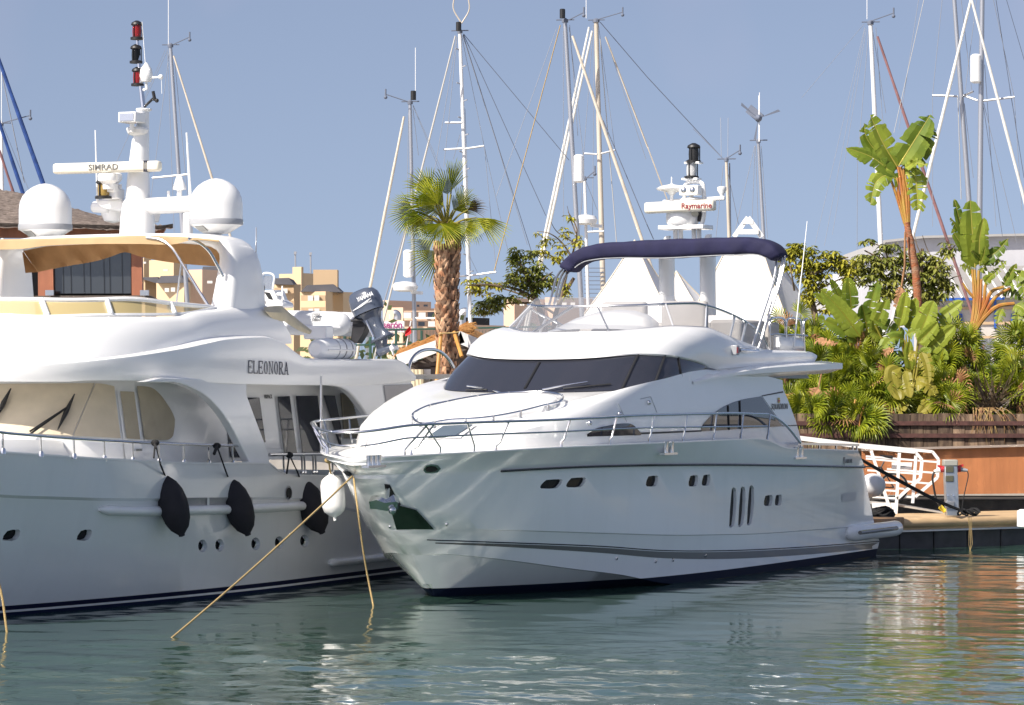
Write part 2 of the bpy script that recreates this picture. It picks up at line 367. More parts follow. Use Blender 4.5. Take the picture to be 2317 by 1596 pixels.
NAVY = (.006, .009, .022)
M = dict(
    hull_near=hull_mat('gelcoat with navy antifouling', (.8, .8, .8), [(-.0, (.05, .045, .02)), (.16, (.007, .012, .03)), (9, (.80, .81, .80))]),
    hull_far=hull_mat('gelcoat with double boot stripe', (.8, .8, .8), [(-.02, (.05, .015, .012)), (.055, (.008, .014, .045)), (.095, (.7, .7, .68)), (.175, (.007, .01, .035)), (9, (.77, .775, .77))]),
    white=mat('white gelcoat', (.82, .82, .81), .2, coat=.25, var=.02, vscale=.7),
    white_matt=mat('white paint', (.8, .79, .77), .45, var=.03),
    cream=mat('cream radome plastic', (.78, .74, .62), .35),
    deck=mat('pale nonslip deck', (.66, .65, .62), .7, var=.05, bump=.15, bscale=200),
    steel=mat('polished stainless', (.62, .63, .65), .16, metal=1),
    alu=mat('brushed aluminium', (.55, .56, .58), .35, metal=.9, var=.06, vscale=4),
    dark_glass=mat('tinted glass', (.026, .028, .038), .04, spec=.8),
    black=mat('black rubber', (.012, .012, .013), .5),
    fender_black=mat('dark fender cover', (.014, .013, .017), .85, var=.2, vscale=4, bump=.12, bscale=9),
    port_glass=mat('black port glass', (.006, .006, .007), .12, spec=.25),
    grey_band=mat('grey boot band', (.13, .125, .12), .2, coat=.2),
    line=mat('dark navy line', (.01, .012, .03), .25),
    navy=mat('navy canvas', (.010, .010, .046), .85, var=.16, vscale=3, bump=.55, bscale=7, stretch=(1, 1, .5)),
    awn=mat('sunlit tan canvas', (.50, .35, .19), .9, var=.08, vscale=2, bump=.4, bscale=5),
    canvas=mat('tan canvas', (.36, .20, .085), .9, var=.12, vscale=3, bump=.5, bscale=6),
    canvas_light=mat('cream canvas', (.60, .52, .36), .85, var=.08, vscale=3, bump=.5, bscale=5),
    cover=mat('beige window cover', (.58, .50, .37), .85, var=.07, vscale=2.5, bump=.35, bscale=4),
    cover_dark=mat('taupe window cover', (.40, .345, .25), .85, var=.06, vscale=3, bump=.3, bscale=5),
    amber=glass_mat('amber acrylic', (.62, .50, .25), .72, .08),
    clear=glass_mat('smoky acrylic', (.26, .27, .30), .42, .02),
    red_glass=mat('red lamp lens', (.22, .008, .008), .08), amber_glass=mat('amber lamp lens', (.3, .2, .05), .08), clear_lens=mat('clear lamp lens', (.5, .5, .5), .05),
    rope=mat('tan rope', (.42, .30, .13), .9, var=.3, vscale=60, bump=.6, bscale=80), black_rope=mat('black rope', (.012, .012, .013), .9),
    wire=mat('rigging wire', (.30, .31, .34), .5), wire_pale=mat('pale rigging rope', (.5, .48, .44), .7), wire_dark=mat('dark rigging rope', (.13, .15, .20), .7),
    mast_alu=mat('silver mast', (.42, .43, .46), .35, metal=.6, var=.06, vscale=1.5, stretch=(1, 1, .2)), mast_white=mat('white mast', (.72, .72, .72), .4, var=.05, vscale=2), mast_cream=mat('weathered cream mast', (.52, .46, .38), .5, var=.14, vscale=2, stretch=(1, 1, .3)),
    sail_white=mat('furled white sail', (.7, .68, .63), .8, var=.10, vscale=3, bump=.5, bscale=4), sail_blue=mat('blue sail cover', (.02, .06, .22), .8, var=.25, vscale=5, bump=.5, bscale=5),
    sail_cream=mat('furled cream sail', (.62, .55, .45), .8, var=.1, vscale=3), sail_red=mat('faded red sail cover', (.24, .12, .12), .8, var=.2, vscale=4),
    engine=mat('slate outboard cowling', (.065, .08, .115), .22, coat=.4, var=.05), engine_dark=mat('dark outboard bracket', (.02, .02, .024), .4),
    pvc=mat('pale grey inflatable', (.60, .61, .62), .5, var=.03), lettering=mat('dark lettering', (.02, .022, .045), .4), red_letter=mat('maroon lettering', (.25, .02, .03), .4),
    white_letter=mat('pale lettering', (.75, .76, .78), .4), grey_letter=mat('grey lettering', (.16, .16, .16), .4), silver_band=mat('grey band', (.33, .34, .36), .4),
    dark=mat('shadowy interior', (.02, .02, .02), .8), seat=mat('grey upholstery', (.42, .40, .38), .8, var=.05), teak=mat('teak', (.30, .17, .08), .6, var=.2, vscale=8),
    red=mat('red plastic', (.5, .02, .03), .4), yellow=mat('yellow plastic', (.6, .42, .03), .4), blue=mat('blue paint', (.02, .10, .42), .5), flag_red=mat('red cloth', (.5, .015, .02), .8),
    orange=mat('terracotta boards', (.40, .15, .055), .65, var=.14, vscale=1.1, stretch=(3, 3, .35), bump=.15, bscale=25, detail=7),
    wood=mat('weathered planter timber', (.055, .032, .023), .85, col2=(.24, .165, .105), vscale=2.4, bump=.6, bscale=9, stretch=(3, 3, .5), detail=8),
    iron=mat('rusty band', (.085, .035, .028), .7, var=.3, vscale=7), concrete=mat('pale concrete', (.40, .37, .33), .85, var=.12, vscale=3, bump=.3, bscale=30),
    dock=mat('sandy dock fascia', (.52, .36, .20), .6, var=.12, vscale=2, stretch=(1, 1, 4)), dock_dark=mat('dark float', (.045, .043, .045), .6, var=.3, vscale=3), rock=mat('dark rock', (.035, .03, .027), .9, var=.6, vscale=1.6, bump=1, bscale=3),
    soil=mat('soil', (.05, .035, .025), .95, var=.4), thatch=mat('grey thatch', (.085, .065, .052), .95, col2=(.25, .20, .17), vscale=5, bump=1, bscale=14, stretch=(1.3, 1.3, 7), detail=8), straw=mat('orange straw', (.36, .16, .05), .95, col2=(.55, .30, .11), vscale=6, bump=1, bscale=15, stretch=(2, 2, 5)),
    brown=mat('stained brown timber', (.34, .125, .065), .6, var=.15, vscale=3, stretch=(1, 1, .3)), shutter=mat('grey brown timber', (.12, .095, .08), .8, var=.2),
    tent=mat('white tent cloth', (.84, .83, .81), .7, var=.03, bump=.5, bscale=1.6, stretch=(2, 2, .5)), bamboo=mat('amber cane', (.50, .24, .05), .5, var=.15, vscale=8),
    trunk=mat('palm trunk', (.12, .07, .045), .9, col2=(.27, .165, .105), vscale=4, bump=.8, bscale=14), boot=mat('palm leaf base', (.38, .17, .085), .8, col2=(.56, .36, .22), vscale=5, bump=.4, bscale=20),
    bark=mat('brown bark', (.14, .10, .06), .9, var=.3, vscale=8, bump=.6, bscale=20), orange_stem=mat('orange banana stem', (.36, .10, .025), .5, col2=(.42, .27, .05), vscale=5, stretch=(1, 1, .3)), dry=mat('dry leaf', (.33, .17, .08), .9, var=.25, vscale=6),
    b_cream=mat('cream render', (.64, .48, .30), .9, var=.04, vscale=.15), b_tan=mat('tan render', (.50, .36, .22), .9, var=.05, vscale=.2), b_pink=mat('pink render', (.70, .50, .36), .9, var=.05, vscale=.15), slate=mat('slate roof', (.10, .10, .115), .8, var=.15, vscale=.6), pane=mat('window pane', (.03, .035, .045), .1), shutter_white=mat('white shutter', (.66, .64, .60), .7),
    shed=mat('pale grey cladding', (.52, .52, .55), .7, var=.03), shed_roof=mat('grey metal roof', (.36, .35, .34), .6, var=.04), block=mat('concrete block', (.50, .47, .43), .9, var=.08, vscale=1), green=mat('green fence', (.02, .07, .05), .6), bush=leaf_mat('far bushes', (.05, .065, .025), (.12, .14, .05)),
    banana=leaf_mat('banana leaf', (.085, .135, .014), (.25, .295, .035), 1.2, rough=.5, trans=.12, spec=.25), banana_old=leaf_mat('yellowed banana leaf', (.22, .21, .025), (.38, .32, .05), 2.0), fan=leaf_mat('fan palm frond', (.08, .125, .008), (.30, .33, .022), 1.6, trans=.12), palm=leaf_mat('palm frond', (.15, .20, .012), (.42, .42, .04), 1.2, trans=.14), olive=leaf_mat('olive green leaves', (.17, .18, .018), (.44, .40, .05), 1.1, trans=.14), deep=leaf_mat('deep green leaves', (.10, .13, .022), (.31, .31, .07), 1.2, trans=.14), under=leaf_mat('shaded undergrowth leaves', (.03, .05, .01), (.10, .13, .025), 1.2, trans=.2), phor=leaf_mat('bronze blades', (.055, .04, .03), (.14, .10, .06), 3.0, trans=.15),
)

# ------------------------------------------------------------------ water of the harbour
def make_water():
    xs = np.concatenate((np.array([-3000, -800, -200, -60, -30, -20]), np.arange(-16, 18, .062), np.array([22, 32, 60, 200, 800, 3000.])))
    ys = np.concatenate((np.array([-400, -60, 0, 20, 30.]), np.arange(36, 84, .066), np.array([88, 95, 120.])))
    X, Y = np.meshgrid(xs, ys); Z = np.zeros_like(X); r = np.random.default_rng(3)
    for i in range(64):
        lam = .30 * (2.4 / .30) ** r.random(); th = r.normal(R(78), R(34)); k = 2*math.pi/lam; ph = r.random() * 6.283
        amp = .00105 * lam ** 1.05
        Z += amp * np.sin(k * (X*math.cos(th) + Y*math.sin(th)) + ph + .8*np.sin(.31*X + .17*Y + i))
    patchy = .75 + .45*np.sin(.23*X + .5*np.sin(.31*Y) + 1.0) * np.sin(.19*Y + .13*X)
    t_ = np.clip((54.5 - Y) / 8, 0, 1); calm = .50 + .95 * t_*t_*(3 - 2*t_) + .45 * np.clip((X - 3) / 4, 0, 1) * (1 - t_)     # sheltered water lies calmer between the hulls
    Z2 = np.zeros_like(X)
    for i in range(26):
        lam = .13 * (.30 / .13) ** r.random(); th = r.normal(R(80), R(30)); k = 2*math.pi/lam; Z2 += .0016 * lam * np.sin(k*(X*math.cos(th) + Y*math.sin(th)) + r.random()*6.283)
    Z = (Z * calm + Z2 * np.clip(calm - .55, 0, 1) * 1.3) * patchy
    fade = ((X > -16) & (X < 18) & (Y > 36) & (Y < 84)); Z = np.where(fade, Z, 0)
    m, n = X.shape; vs = np.stack((X, Y, Z), -1).reshape(-1, 3).astype(np.float32)
    i = np.arange(m - 1)[:, None] * n + np.arange(n - 1)[None, :]; q = np.stack((i, i + 1, i + n + 1, i + n), -1).reshape(-1).astype(np.int32)
    me = bpy.data.meshes.new('water'); me.vertices.add(len(vs)); me.vertices.foreach_set('co', vs.ravel())
    nf = len(q) // 4; me.loops.add(len(q)); me.loops.foreach_set('vertex_index', q); me.polygons.add(nf)
    me.polygons.foreach_set('loop_start', np.arange(nf, dtype=np.int32) * 4); me.polygons.foreach_set('loop_total', np.full(nf, 4, np.int32))
    me.update(calc_edges=True); me.polygons.foreach_set('use_smooth', [True] * nf)
    w = bpy.data.materials.new('harbour water'); w.use_nodes = True; nd, lk = w.node_tree.nodes, w.node_tree.links; b = nd['Principled BSDF']
    b.inputs['Base Color'].default_value = (.032, .070, .052, 1); b.inputs['Roughness'].default_value = .075; b.inputs['IOR'].default_value = 1.85
    g = nd.new('ShaderNodeNewGeometry'); mp2 = nd.new('ShaderNodeMapping'); mp2.inputs['Scale'].default_value = (1.1, 2.0, 1); lk.new(g.outputs['Position'], mp2.inputs['Vector'])
    t = nd.new('ShaderNodeTexNoise'); t.inputs['Scale'].default_value = 7; t.inputs['Detail'].default_value = 2; lk.new(mp2.outputs['Vector'], t.inputs['Vector'])
    bb = nd.new('ShaderNodeBump'); bb.inputs['Strength'].default_value = .3; bb.inputs['Distance'].default_value = .0012; lk.new(t.outputs['Fac'], bb.inputs['Height']); lk.new(bb.outputs['Normal'], b.inputs['Normal'])
    me.materials.append(w); o = bpy.data.objects.new('water', me); C.objects.link(o); tag(o, 'green harbour water rippling round the moored yachts', 'water', kind='structure'); ORG[o] = Vector((0, 0, 0))
    return o
water = make_water()
sb = MB(); sb.abox(-400, 400, -60, 300, -6.2, -6.0); solo('seabed', sb, M['rock'], 'dark seabed below the harbour water', 'seabed', kind='structure')

# unseen quays behind and right, added to light the hulls and mirror in them
m_ = MB(); m_.abox(-300, 300, -60, -3, -4, 1.5); m_.abox(26, 60, -3, 71, -4, 1.3); solo('bounce_quay', m_, M['concrete'], 'pale unseen quay added to bounce light onto the hulls', 'bounce_quay', kind='structure')
m_ = MB(); m_.abox(60, 75, -60, 60, -4, 2.2); solo('bounce_block', m_, M['b_cream'], 'unseen raised cream block added to bounce light onto the hulls', 'bounce_quay', kind='structure')

# ------------------------------------------------------------------ the near motor yacht
F = Frame(-1.396, 60.0, 26.6)
T_F = 'white motor yacht with navy folded bimini, dark wraparound windscreen and rippling light on its bow'
near = thing('motor_yacht', T_F, 'motor yacht', F.at(6, 0, 0))
def stem(v): return (801 + (v - 1041) * .612, v)
def s0z(v):
    return F.px(*stem(v), 0.0)
a0 = s0z(1041); a1 = s0z(1080); a2 = s0z(1200); a3 = s0z(1227); a4 = s0z(1256); a5 = s0z(1329)
sheer = Ring(F, [(870, 1036), (995, 1029), (1123, 1022), (1264, 1014), (1375, 1009), (1462, 1005), (1542, 1002), (1640, 997), (1705, 994), (1735, 997), (1752, 1003), (1768, 1012), (1786, 1016), (1860, 1018), (1942, 1021)], a0[0], 2.86, 10, 2.0, a0[1], taper=.09)
rub = Ring(F, [(958, 1074), (1132, 1066), (1291, 1056), (1420, 1053), (1522, 1051.5), (1640, 1051), (1785, 1053), (1956, 1057)], a1[0], 2.82, 12, 1.88, a1[1], taper=.09)
flare = Ring(F, [(980, 1150), (1132, 1140), (1291, 1134), (1420, 1131), (1640, 1130), (1785, 1130), (1966, 1125)], s0z(1150)[0], 2.72, 10.6, 1.95, s0z(1150)[1], taper=.085)
knuck = Ring(F, [(984, 1196), (1112, 1199), (1170, 1200), (1368, 1206), (1548, 1210.6), (1640, 1209), (1697, 1208), (1902, 1194), (1979, 1189)], a2[0], 2.68, 10, 2.0, a2[1], taper=.08)
strip = Ring(F, [(962, 1220.6), (1112, 1226), (1368, 1236), (1497, 1245), (1640, 1245.5), (1800, 1238), (1990, 1224.7)], a3[0], 2.62, 10, 2.0, a3[1], taper=.08)
chine = Ring(F, [(975, 1254), (1112, 1263), (1170, 1270), (1280, 1285), (1401, 1300), (1530, 1321)], a4[0], 2.54, 9.6, 2.0, a4[1], extra=[(10, -.06), (16.2, -.10)], taper=.06, send=16.25)
keel = Ring(F, [], a5[0], .03, 1, 2, a5[1], extra=[(-.05, .02), (1.5, -.5), (4, -.8), (16.2, -.8)], send=16.3)
foot = Ring(F, [], a5[0] - .25, 1.75, 10.5, 1.7, .25, extra=[(.6, .12), (3, -.25), (8, -.5), (16.2, -.5)], send=16.28)
NM = 90
h = MB()
rows = [sheer.row(NM), rub.row(NM, dz=.03), rub.row(NM, dw=-.03, dz=-.03), flare.row(NM), knuck.row(NM), knuck.row(NM, dw=-.035, dz=-.02), strip.row(NM), chine.row(NM), chine.row(NM, dw=-.09, dz=-.01), foot.row(NM), keel.row(NM)]
h.grid(rows)
# transom
rows0 = sheer.row(NM, dw=-.07, dz=-.045); h.grid([rows0, rows[0]]); tr = [[r[0] for r in [rows0] + rows], [r[-1] for r in [rows0] + rows]]; h.grid(tr); close_hull(h, rows0, rows[-1])
hull = part('hull', h, M['hull_near'], near, 28, weld=True)
# toe rail cap and decks
cap = MB(); cap.grid([sheer.row(NM, dw=.0, dz=.0), sheer.row(NM, dw=.0, dz=.02), sheer.row(NM, dw=-.12, dz=.02), sheer.row(NM, dw=-.12, dz=-.10)])
part('toe_rail', cap, M['white'], near, 40)
dk = MB(); r = sheer.row(50, dw=-.1, dz=-.02); m = len(r); dk.grid([r[:m//2+1][::-1], r[m//2:]])
part('deck', dk, M['deck'], near)
hb = bvh(hull)
# rubbing strake
st = MB(); pts = [hit(hb, u, v, .02) for u, v in smooth_line([(1133, 1065.5), (1212, 1061), (1291, 1057), (1420, 1053), (1522, 1051.5), (1640, 1051), (1785, 1053), (1954, 1057)], 60)]
st.tube([p for p in pts if p], .032, 8, flat=.7)
part('rubbing_strake', st, mat('dark bronze strake', (.09, .085, .09), .25, metal=.8), near)
# boot band and pin lines
bd = MB(); patch(bd, hb, [(985, 1227.5), (1112, 1230), (1368, 1240), (1497, 1248.5), (1640, 1249), (1800, 1242), (1988, 1228)], [(985, 1230), (1112, 1236), (1368, 1252), (1497, 1263), (1640, 1265), (1800, 1257), (1988, 1241)], 70, 3, .006)
part('boot_band', bd, M['grey_band'], near)
ln = MB(); patch(ln, hb, [(966, 1220.5), (1112, 1225.5), (1368, 1235.5), (1497, 1244.5), (1640, 1245), (1800, 1238), (1989, 1224)], [(966, 1222.5), (1112, 1228), (1368, 1238), (1497, 1246.8), (1640, 1247.4), (1800, 1240.3), (1989, 1226.3)], 70, 2, .007)
part('pin_stripe', ln, M['line'], near)
# oval ports: a pale recess and dark glass
def sqr(x0, y0, x1, y1, sl=0, k=.18):
    w, hh = x1 - x0, y1 - y0
    return [(x0 + w*a + sl * (.5 - bb), y0 + hh*bb) for a, bb in ((.06, .35), (.16, .08), (.5, .02), (.9, 0), (1, .14), (1, .5), (.92, .84), (.82, .95), (.5, 1), (.1, .98), (0, .86), (0, .6))]
near_ports = [sqr(*q) for q in ((1224, 1085, 1263, 1104, 8), (1282, 1081, 1317, 1101, 6), (1460, 1077, 1483, 1099, 2), (1556, 1076, 1574, 1099, 1), (1586, 1074.5, 1602, 1097, 1), (1726, 1121, 1743, 1143, 0), (1750.5, 1120, 1764, 1142, 0))]
slots = []
for k in range(3):                                                   # engine room air intakes
    o = [zj(*c) for c in ((40, 868), (45, 880), (58, 882), (80, 860), (90, 780), (96, 690), (96, 600), (88, 575), (74, 570), (62, 580), (54, 640), (46, 740))]
    slots.append([(u + (0, 20.4, 40.2)[k], v + (0, -2, -5)[k]) for u, v in o])
wide = [[(np.mean([q[0] for q in o]) + (x - np.mean([q[0] for q in o]))*1.15 + 4.0, np.mean([q[1] for q in o]) + (y - np.mean([q[1] for q in o]))*1.14 + 1.0) for x, y in o] for o in near_ports]
for i_, (fl, n_) in enumerate(recess(hull, hb, wide + slots, .085)):
    b = MB(); b.prism([p for p in fl], n_ * .006); c = sum(fl, Vector()) / len(fl)
    if i_ < 7: part('porthole', b, M['port_glass'], near, 0)
    else: part('air_intake', b, M['black'], near, 0)
# skin fittings
sf = [zi(1103, 1160), zi(1446, 1188), zi(1598, 1177), zi(1885, 1137), ze(1450, 852), ze(1015, 870)]
for u, v in sf:
    p = hit(hb, u, v, .0); 
    if p: b = MB(); b.lathe(p - F.Pv*.01, [(.035, 0), (.035, .03), (.02, .035), (.02, .0)], 10, axis=F.Pv + Vector((0, 0, -.2))); part('skin_fitting', b, M['steel'], near)
# fairlead, bow thruster light plate, hawse pipe
b = MB(); o = [(957, 1063), (962, 1053), (975, 1050), (990, 1052), (997, 1060), (990, 1068), (975, 1071), (962, 1070)]; outline(b, hb, o, .012); f = part('fairlead', b, M['steel'], near)
b = MB(); outline(b, hb, [(975 + (x-976)*.72, 1061 + (y-1061)*.6) for x, y in o], .02); part('opening', b, M['dark'], f)
b = MB(); o = [(776, 1066), (783, 1062), (792, 1066), (799, 1072), (802, 1078), (795, 1080), (785, 1076)]; outline(b, hb, o, .014); f = part('hawse_pipe', b, M['steel'], near)
b = MB(); outline(b, hb, [(789 + (x-789)*.7, 1071 + (y-1071)*.65) for x, y in o], .022); part('opening', b, M['dark'], f)
for zz, ww in (((890, 362), 48), ):
    u, v = ze(*zz); p = F.pt(u, v, sheer.w(-2.4)); b = MB()
    for q in (-.16, 0, .16): b.lathe(p + F.A*q, [(.05, -.09), (.045, 0), (.05, .09)], 10)
    b.box(p + Vector((0, 0, -.1)), F.A*.3, F.Pv*.07, (0, 0, .02)); part('roller_fairlead', b, M['steel'], near)
for u, v in (zg(560, 1258), zg(1532, 1295)):
    S, Z = F.px(u, v, 2.7); p = F.at(S, sheer.w(S) - .03, Z); b = MB()
    for q in (-.13, .13): b.lathe(p + F.A*q, [(.055, -.12), (.05, 0), (.06, .11)], 12)
    b.box(p + F.A*0 + Vector((0, 0, -.12)), F.A*.3, F.Pv*.06, (0, 0, .02)); part('roller_fairlead', b, M['steel'], near)
# stern corner: handle recess, swim platform sponson, name
b = MB(); outline(b, hb, [zj(908, 620), zj(1016, 605), zj(1017, 668), zj(908, 680)], .012); part('vent_recess', b, mat('grey recess', (.5, .5, .5), .5), near)
sp = MB(); S0, Z0 = F.px(*zj(960, 925), 2.55)
path = [F.pt(*zj(940, 915), 2.55), F.pt(*zj(980, 922), 2.62), F.pt(*zj(1120, 910), 2.66), F.pt(*zj(1260, 895), 2.66), F.pt(*zj(1330, 885), 2.64)]
path = [Vector(q) for q in smooth_line(path, 24)]; sp.tube(path, [.07, .13, .16] + [.175]*20 + [.165], 20, up=(0, 0, 1))
pl = part('swim_platform', sp, M['white'], near, 50)
e = path[-1]; sp = MB(); A2 = F.A
sp.box(F.at(17.2, 0, e.z + .12), A2*.75, F.Pv*2.5, (0, 0, .09)); part('platform_deck', sp, M['teak'], pl, bevel=.03)
b = MB(); b.tube([F.pt(*zj(1050, 920), 2.98), F.pt(*zj(1335, 885), 2.98)], .045, 8); part('platform_rub_strip', b, M['grey_band'], pl)
tx = MB(); c = hit(hb, *zj(960, 368), .012)
put_text(tx, 'FAIRLINE', .12, c, F.A, (0, 0, 1), xs=.9); 
q = hit(hb, *zj(925, 368), .012); tx.prism([q + F.A*-.07 + Vector((0, 0, .09)), q + F.A*.05 + Vector((0, 0, .09)), q + F.A*.0 + Vector((0, 0, -.10))], F.Pv*.004)
part('maker_lettering', tx, M['grey_letter'], near, 0)

# anchor in its pocket and the polished stem guard
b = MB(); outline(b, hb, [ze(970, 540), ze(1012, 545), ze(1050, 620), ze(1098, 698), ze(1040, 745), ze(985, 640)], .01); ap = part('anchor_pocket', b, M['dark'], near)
b = MB(); outline(b, hb, [ze(1028, 752), ze(1085, 700), ze(1215, 735), ze(1352, 884), ze(1200, 884), ze(1068, 886)], .03); part('stem_guard', b, mat('dark polished steel', (.10, .12, .11), .14, metal=1), near)
an = MB(); d0 = 57.6
sh = [P(*ze(1000, 560), 57.9), P(*ze(985, 690), 57.0)]; an.tube(sh, .04, 8); an.tube([P(*ze(885, 673), 56.9), P(*ze(1045, 673), 56.9)], .03, 8)
fl = [[P(*ze(x, y), d) for x, y, d in r] for r in (
    ((868, 636, 57.0), (850, 680, 56.8), (862, 735, 56.9)), ((905, 628, 56.9), (905, 665, 56.7), (900, 738, 56.8)), ((985, 660, 56.7), (975, 690, 56.6), (985, 752, 56.8)), ((1040, 625, 56.8), (1060, 680, 56.7), (1050, 745, 56.9)), ((1075, 640, 57), (1085, 690, 56.9), (1080, 735, 57)))]
an.grid(fl); an.ball(P(*ze(1030, 745), 56.8), .07); part('anchor', an, M['steel'], near, 50)

# deckhouse: foredeck mould, coachroof and side walls
def aft(u, v, w): return F.px(u, v, w)
def sh(S, d): return (S, sheer.z(S) + d)
eA = aft(*zg(1622, 1275), 2.45)
rA = Ring(F, [], -1.05, 2.44, 5.2, 2.3, sheer.z(-1.5) - .12, extra=[sh(s_, -.12) for s_ in (-1, 1, 3, 6, 9, 11)] + [(13, 2.42), (eA[0], 2.38)], send=eA[0])
rB = Ring(F, [(1120, 985), (1200, 963), (1305, 937), (1346, 925), (1398, 913), (1472, 897), (1530, 879), (1600, 872), (1700, 870), zg(1455, 830)], -.85, 2.40, 5.2, 2.3, 2.90)
rC = Ring(F, [(1415, 883), zg(440, 777), zg(560, 752), zg(700, 712), zg(910, 662), zg(1050, 700), zg(1220, 735), zg(1440, 768)], 3.35, 2.36, 2.3, 2.5, 3.67)
NB = 70
A_, B_, C_ = rA.row(NB), rB.row(NB), rC.row(NB)
def mix(r1, r2, f, up, out=0.0):
    o = []
    for p, q in zip(r1, r2):
        m_ = p.lerp(q, f); c = F.at((m_.x - F.ox)*F.a[0] + (m_.y - F.oy)*F.a[1], 0, 0); w_ = Vector((m_.x - c.x, m_.y - c.y, 0))
        o.append(m_ + Vector((0, 0, up)) + (w_.normalized() * out if w_.length > .05 else Vector()))
    return o
hs_ = MB(); hs_.grid([A_, mix(A_, B_, .5, .03, .04), mix(A_, B_, .82, .05, .02), mix(B_, C_, .06, .05), mix(B_, C_, .2, .12), mix(B_, C_, .45, .17), mix(B_, C_, .78, .09), C_])
house = part('deckhouse', hs_, M['white'], near, 30, weld=True)
bk = MB(); bk.grid([[A_[0], B_[0], C_[0]], [A_[-1], B_[-1], C_[-1]]]); part('aft_bulkhead', bk, M['dark_glass'], near)
hh = bvh(house, hull)
# windscreen band
rD = Ring(F, [zg(330, 538), zg(540, 547), zg(700, 572), zg(830, 612), zg(912, 658)], 4.25, 2.30, 2.5, 2.5, 4.31)
C2 = rC.row(NB, dz=.01, send=rD.send); D2 = rD.row(NB)
wg = MB(); wg.grid([C2, mix(C2, D2, .5, .0, .05), D2]); wind = part('windscreen', wg, M['dark_glass'], near, 60); hw = bvh(wind)
for a, b in (((zf(640, 838), zf(790, 572))), ((zf(1408, 805), zf(1532, 540))), (zg(460, 765), zg(540, 550)), (zg(668, 712), zg(645, 562))):
    t = MB(); pp = [hit(hw, a[0] + (b[0]-a[0])*k/8, a[1] + (b[1]-a[1])*k/8, .012) for k in range(9)]
    t.tube([p for p in pp if p], .028, 6, flat=.5); part('mullion', t, M['black'], wind)
for arm, bl in (((zf(488, 870), zf(360, 828), zf(225, 805)), (zf(100, 827), zf(370, 822))), ((zf(735, 852), zf(900, 815), zf(1142, 775)), (zf(955, 815), zf(1320, 778)))):
    t = MB(); pp = [hit(hw, u, v, .07) or hit(hh, u, v, .07) for u, v in smooth_line(arm, 8)]; t.tube([p for p in pp if p], .018, 6)
    wp = part('wiper', t, M['steel'], near); t = MB(); pp = [hit(hw, u, v, .03) for u, v in smooth_line([bl[0], bl[1]], 6)]; t.tube([p for p in pp if p], .016, 6); part('wiper_blade', t, M['black'], wp)
# flybridge body above it
rD2 = Ring(F, [zg(330, 533), zg(540, 542), zg(700, 567), zg(830, 606), zg(915, 652), zg(1100, 640), zg(1400, 622), zg(1690, 606)], 4.2, 2.34, 2.5, 2.5, 4.34)
rF = Ring(F, [zg(640, 325), zg(860, 335), zg(960, 368), zg(1200, 468), zg(1345, 520), zg(1650, 548), zg(1688, 600)], 5.55, 2.2, 2.8, 2.3, 4.83)
D3, F3 = rD2.row(NB), rF.row(NB)
fb = MB(); fb.grid([mix(D3, F3, -.02, -.02, -.05), D3, mix(D3, F3, .18, .10, .07), mix(D3, F3, .42, .15, .08), mix(D3, F3, .68, .13, .05), mix(D3, F3, .9, .06, .02), F3, mix(F3, F3, .5, .0, -.09)])
m = len(F3); fl_ = mix(F3, F3, .5, -.35, -.09); fb.grid([fl_[:m//2+1][::-1], fl_[m//2:]])
fly = part('flybridge', fb, M['white'], near, 35, weld=True); hfly = bvh(fly)
# side wings of the aft overhang
for sd in (1, -1):
    wgm = MB(); tops, bots = [], []
    tipS, tipZ = F.px(*zg(1910, 642), 2.72); s1, z1 = F.px(*zg(905, 700), 2.40)
    edge = [(zg(760, 770), 2.42), (zg(905, 735), 2.47), (zg(1060, 708), 2.56), (zg(1200, 692), 2.63), (zg(1340, 682), 2.68), (zg(1620, 668), 2.72), (zg(1912, 652), 2.72)]
    ro, ri, rb_, rt = [], [], [], []
    for (px_, w_) in edge:
        S, Z = F.px(*px_, w_); th = .035 + .085 * min(1, max(0, (S - s1) / 3))
        zt_ = Z + th; Si = min(S, rD2.send); wi = max(rD2.w(Si) - .12, 1.9)
        rb_.append(F.at(S, sd * (w_ - .35), Z - .10 * min(1, max(0, (S - s1) / 2)))); ro.append(F.at(S, sd * w_, Z)); rt.append(F.at(S, sd * w_, zt_)); ri.append(F.at(S, sd * wi, max(zt_ + .05, min(rD2.z(Si), zt_ + .25))))
    rb0 = [p + F.Pv * (-sd * 1.0) for p in rb_]
    wgm.grid([rb0, rb_, ro, rt, ri]); wgm.grid([[r_[-1] for r_ in (rb0, rb_, ro)], [r_[-1] for r_ in (ri, ri, rt)]])
    part('overhang_wing', wgm, M['white'], near, 35)
ov = MB(); z0_ = F.px(*zg(1800, 690), 2.3)[1]
ov.box(F.at((s1 + tipS)/2 + .8, 0, z0_ + .12), F.A*((tipS - s1)/2 - .9), F.Pv*2.0, (0, 0, .07)); part('overhang_deck', ov, M['white'], near, bevel=.03)

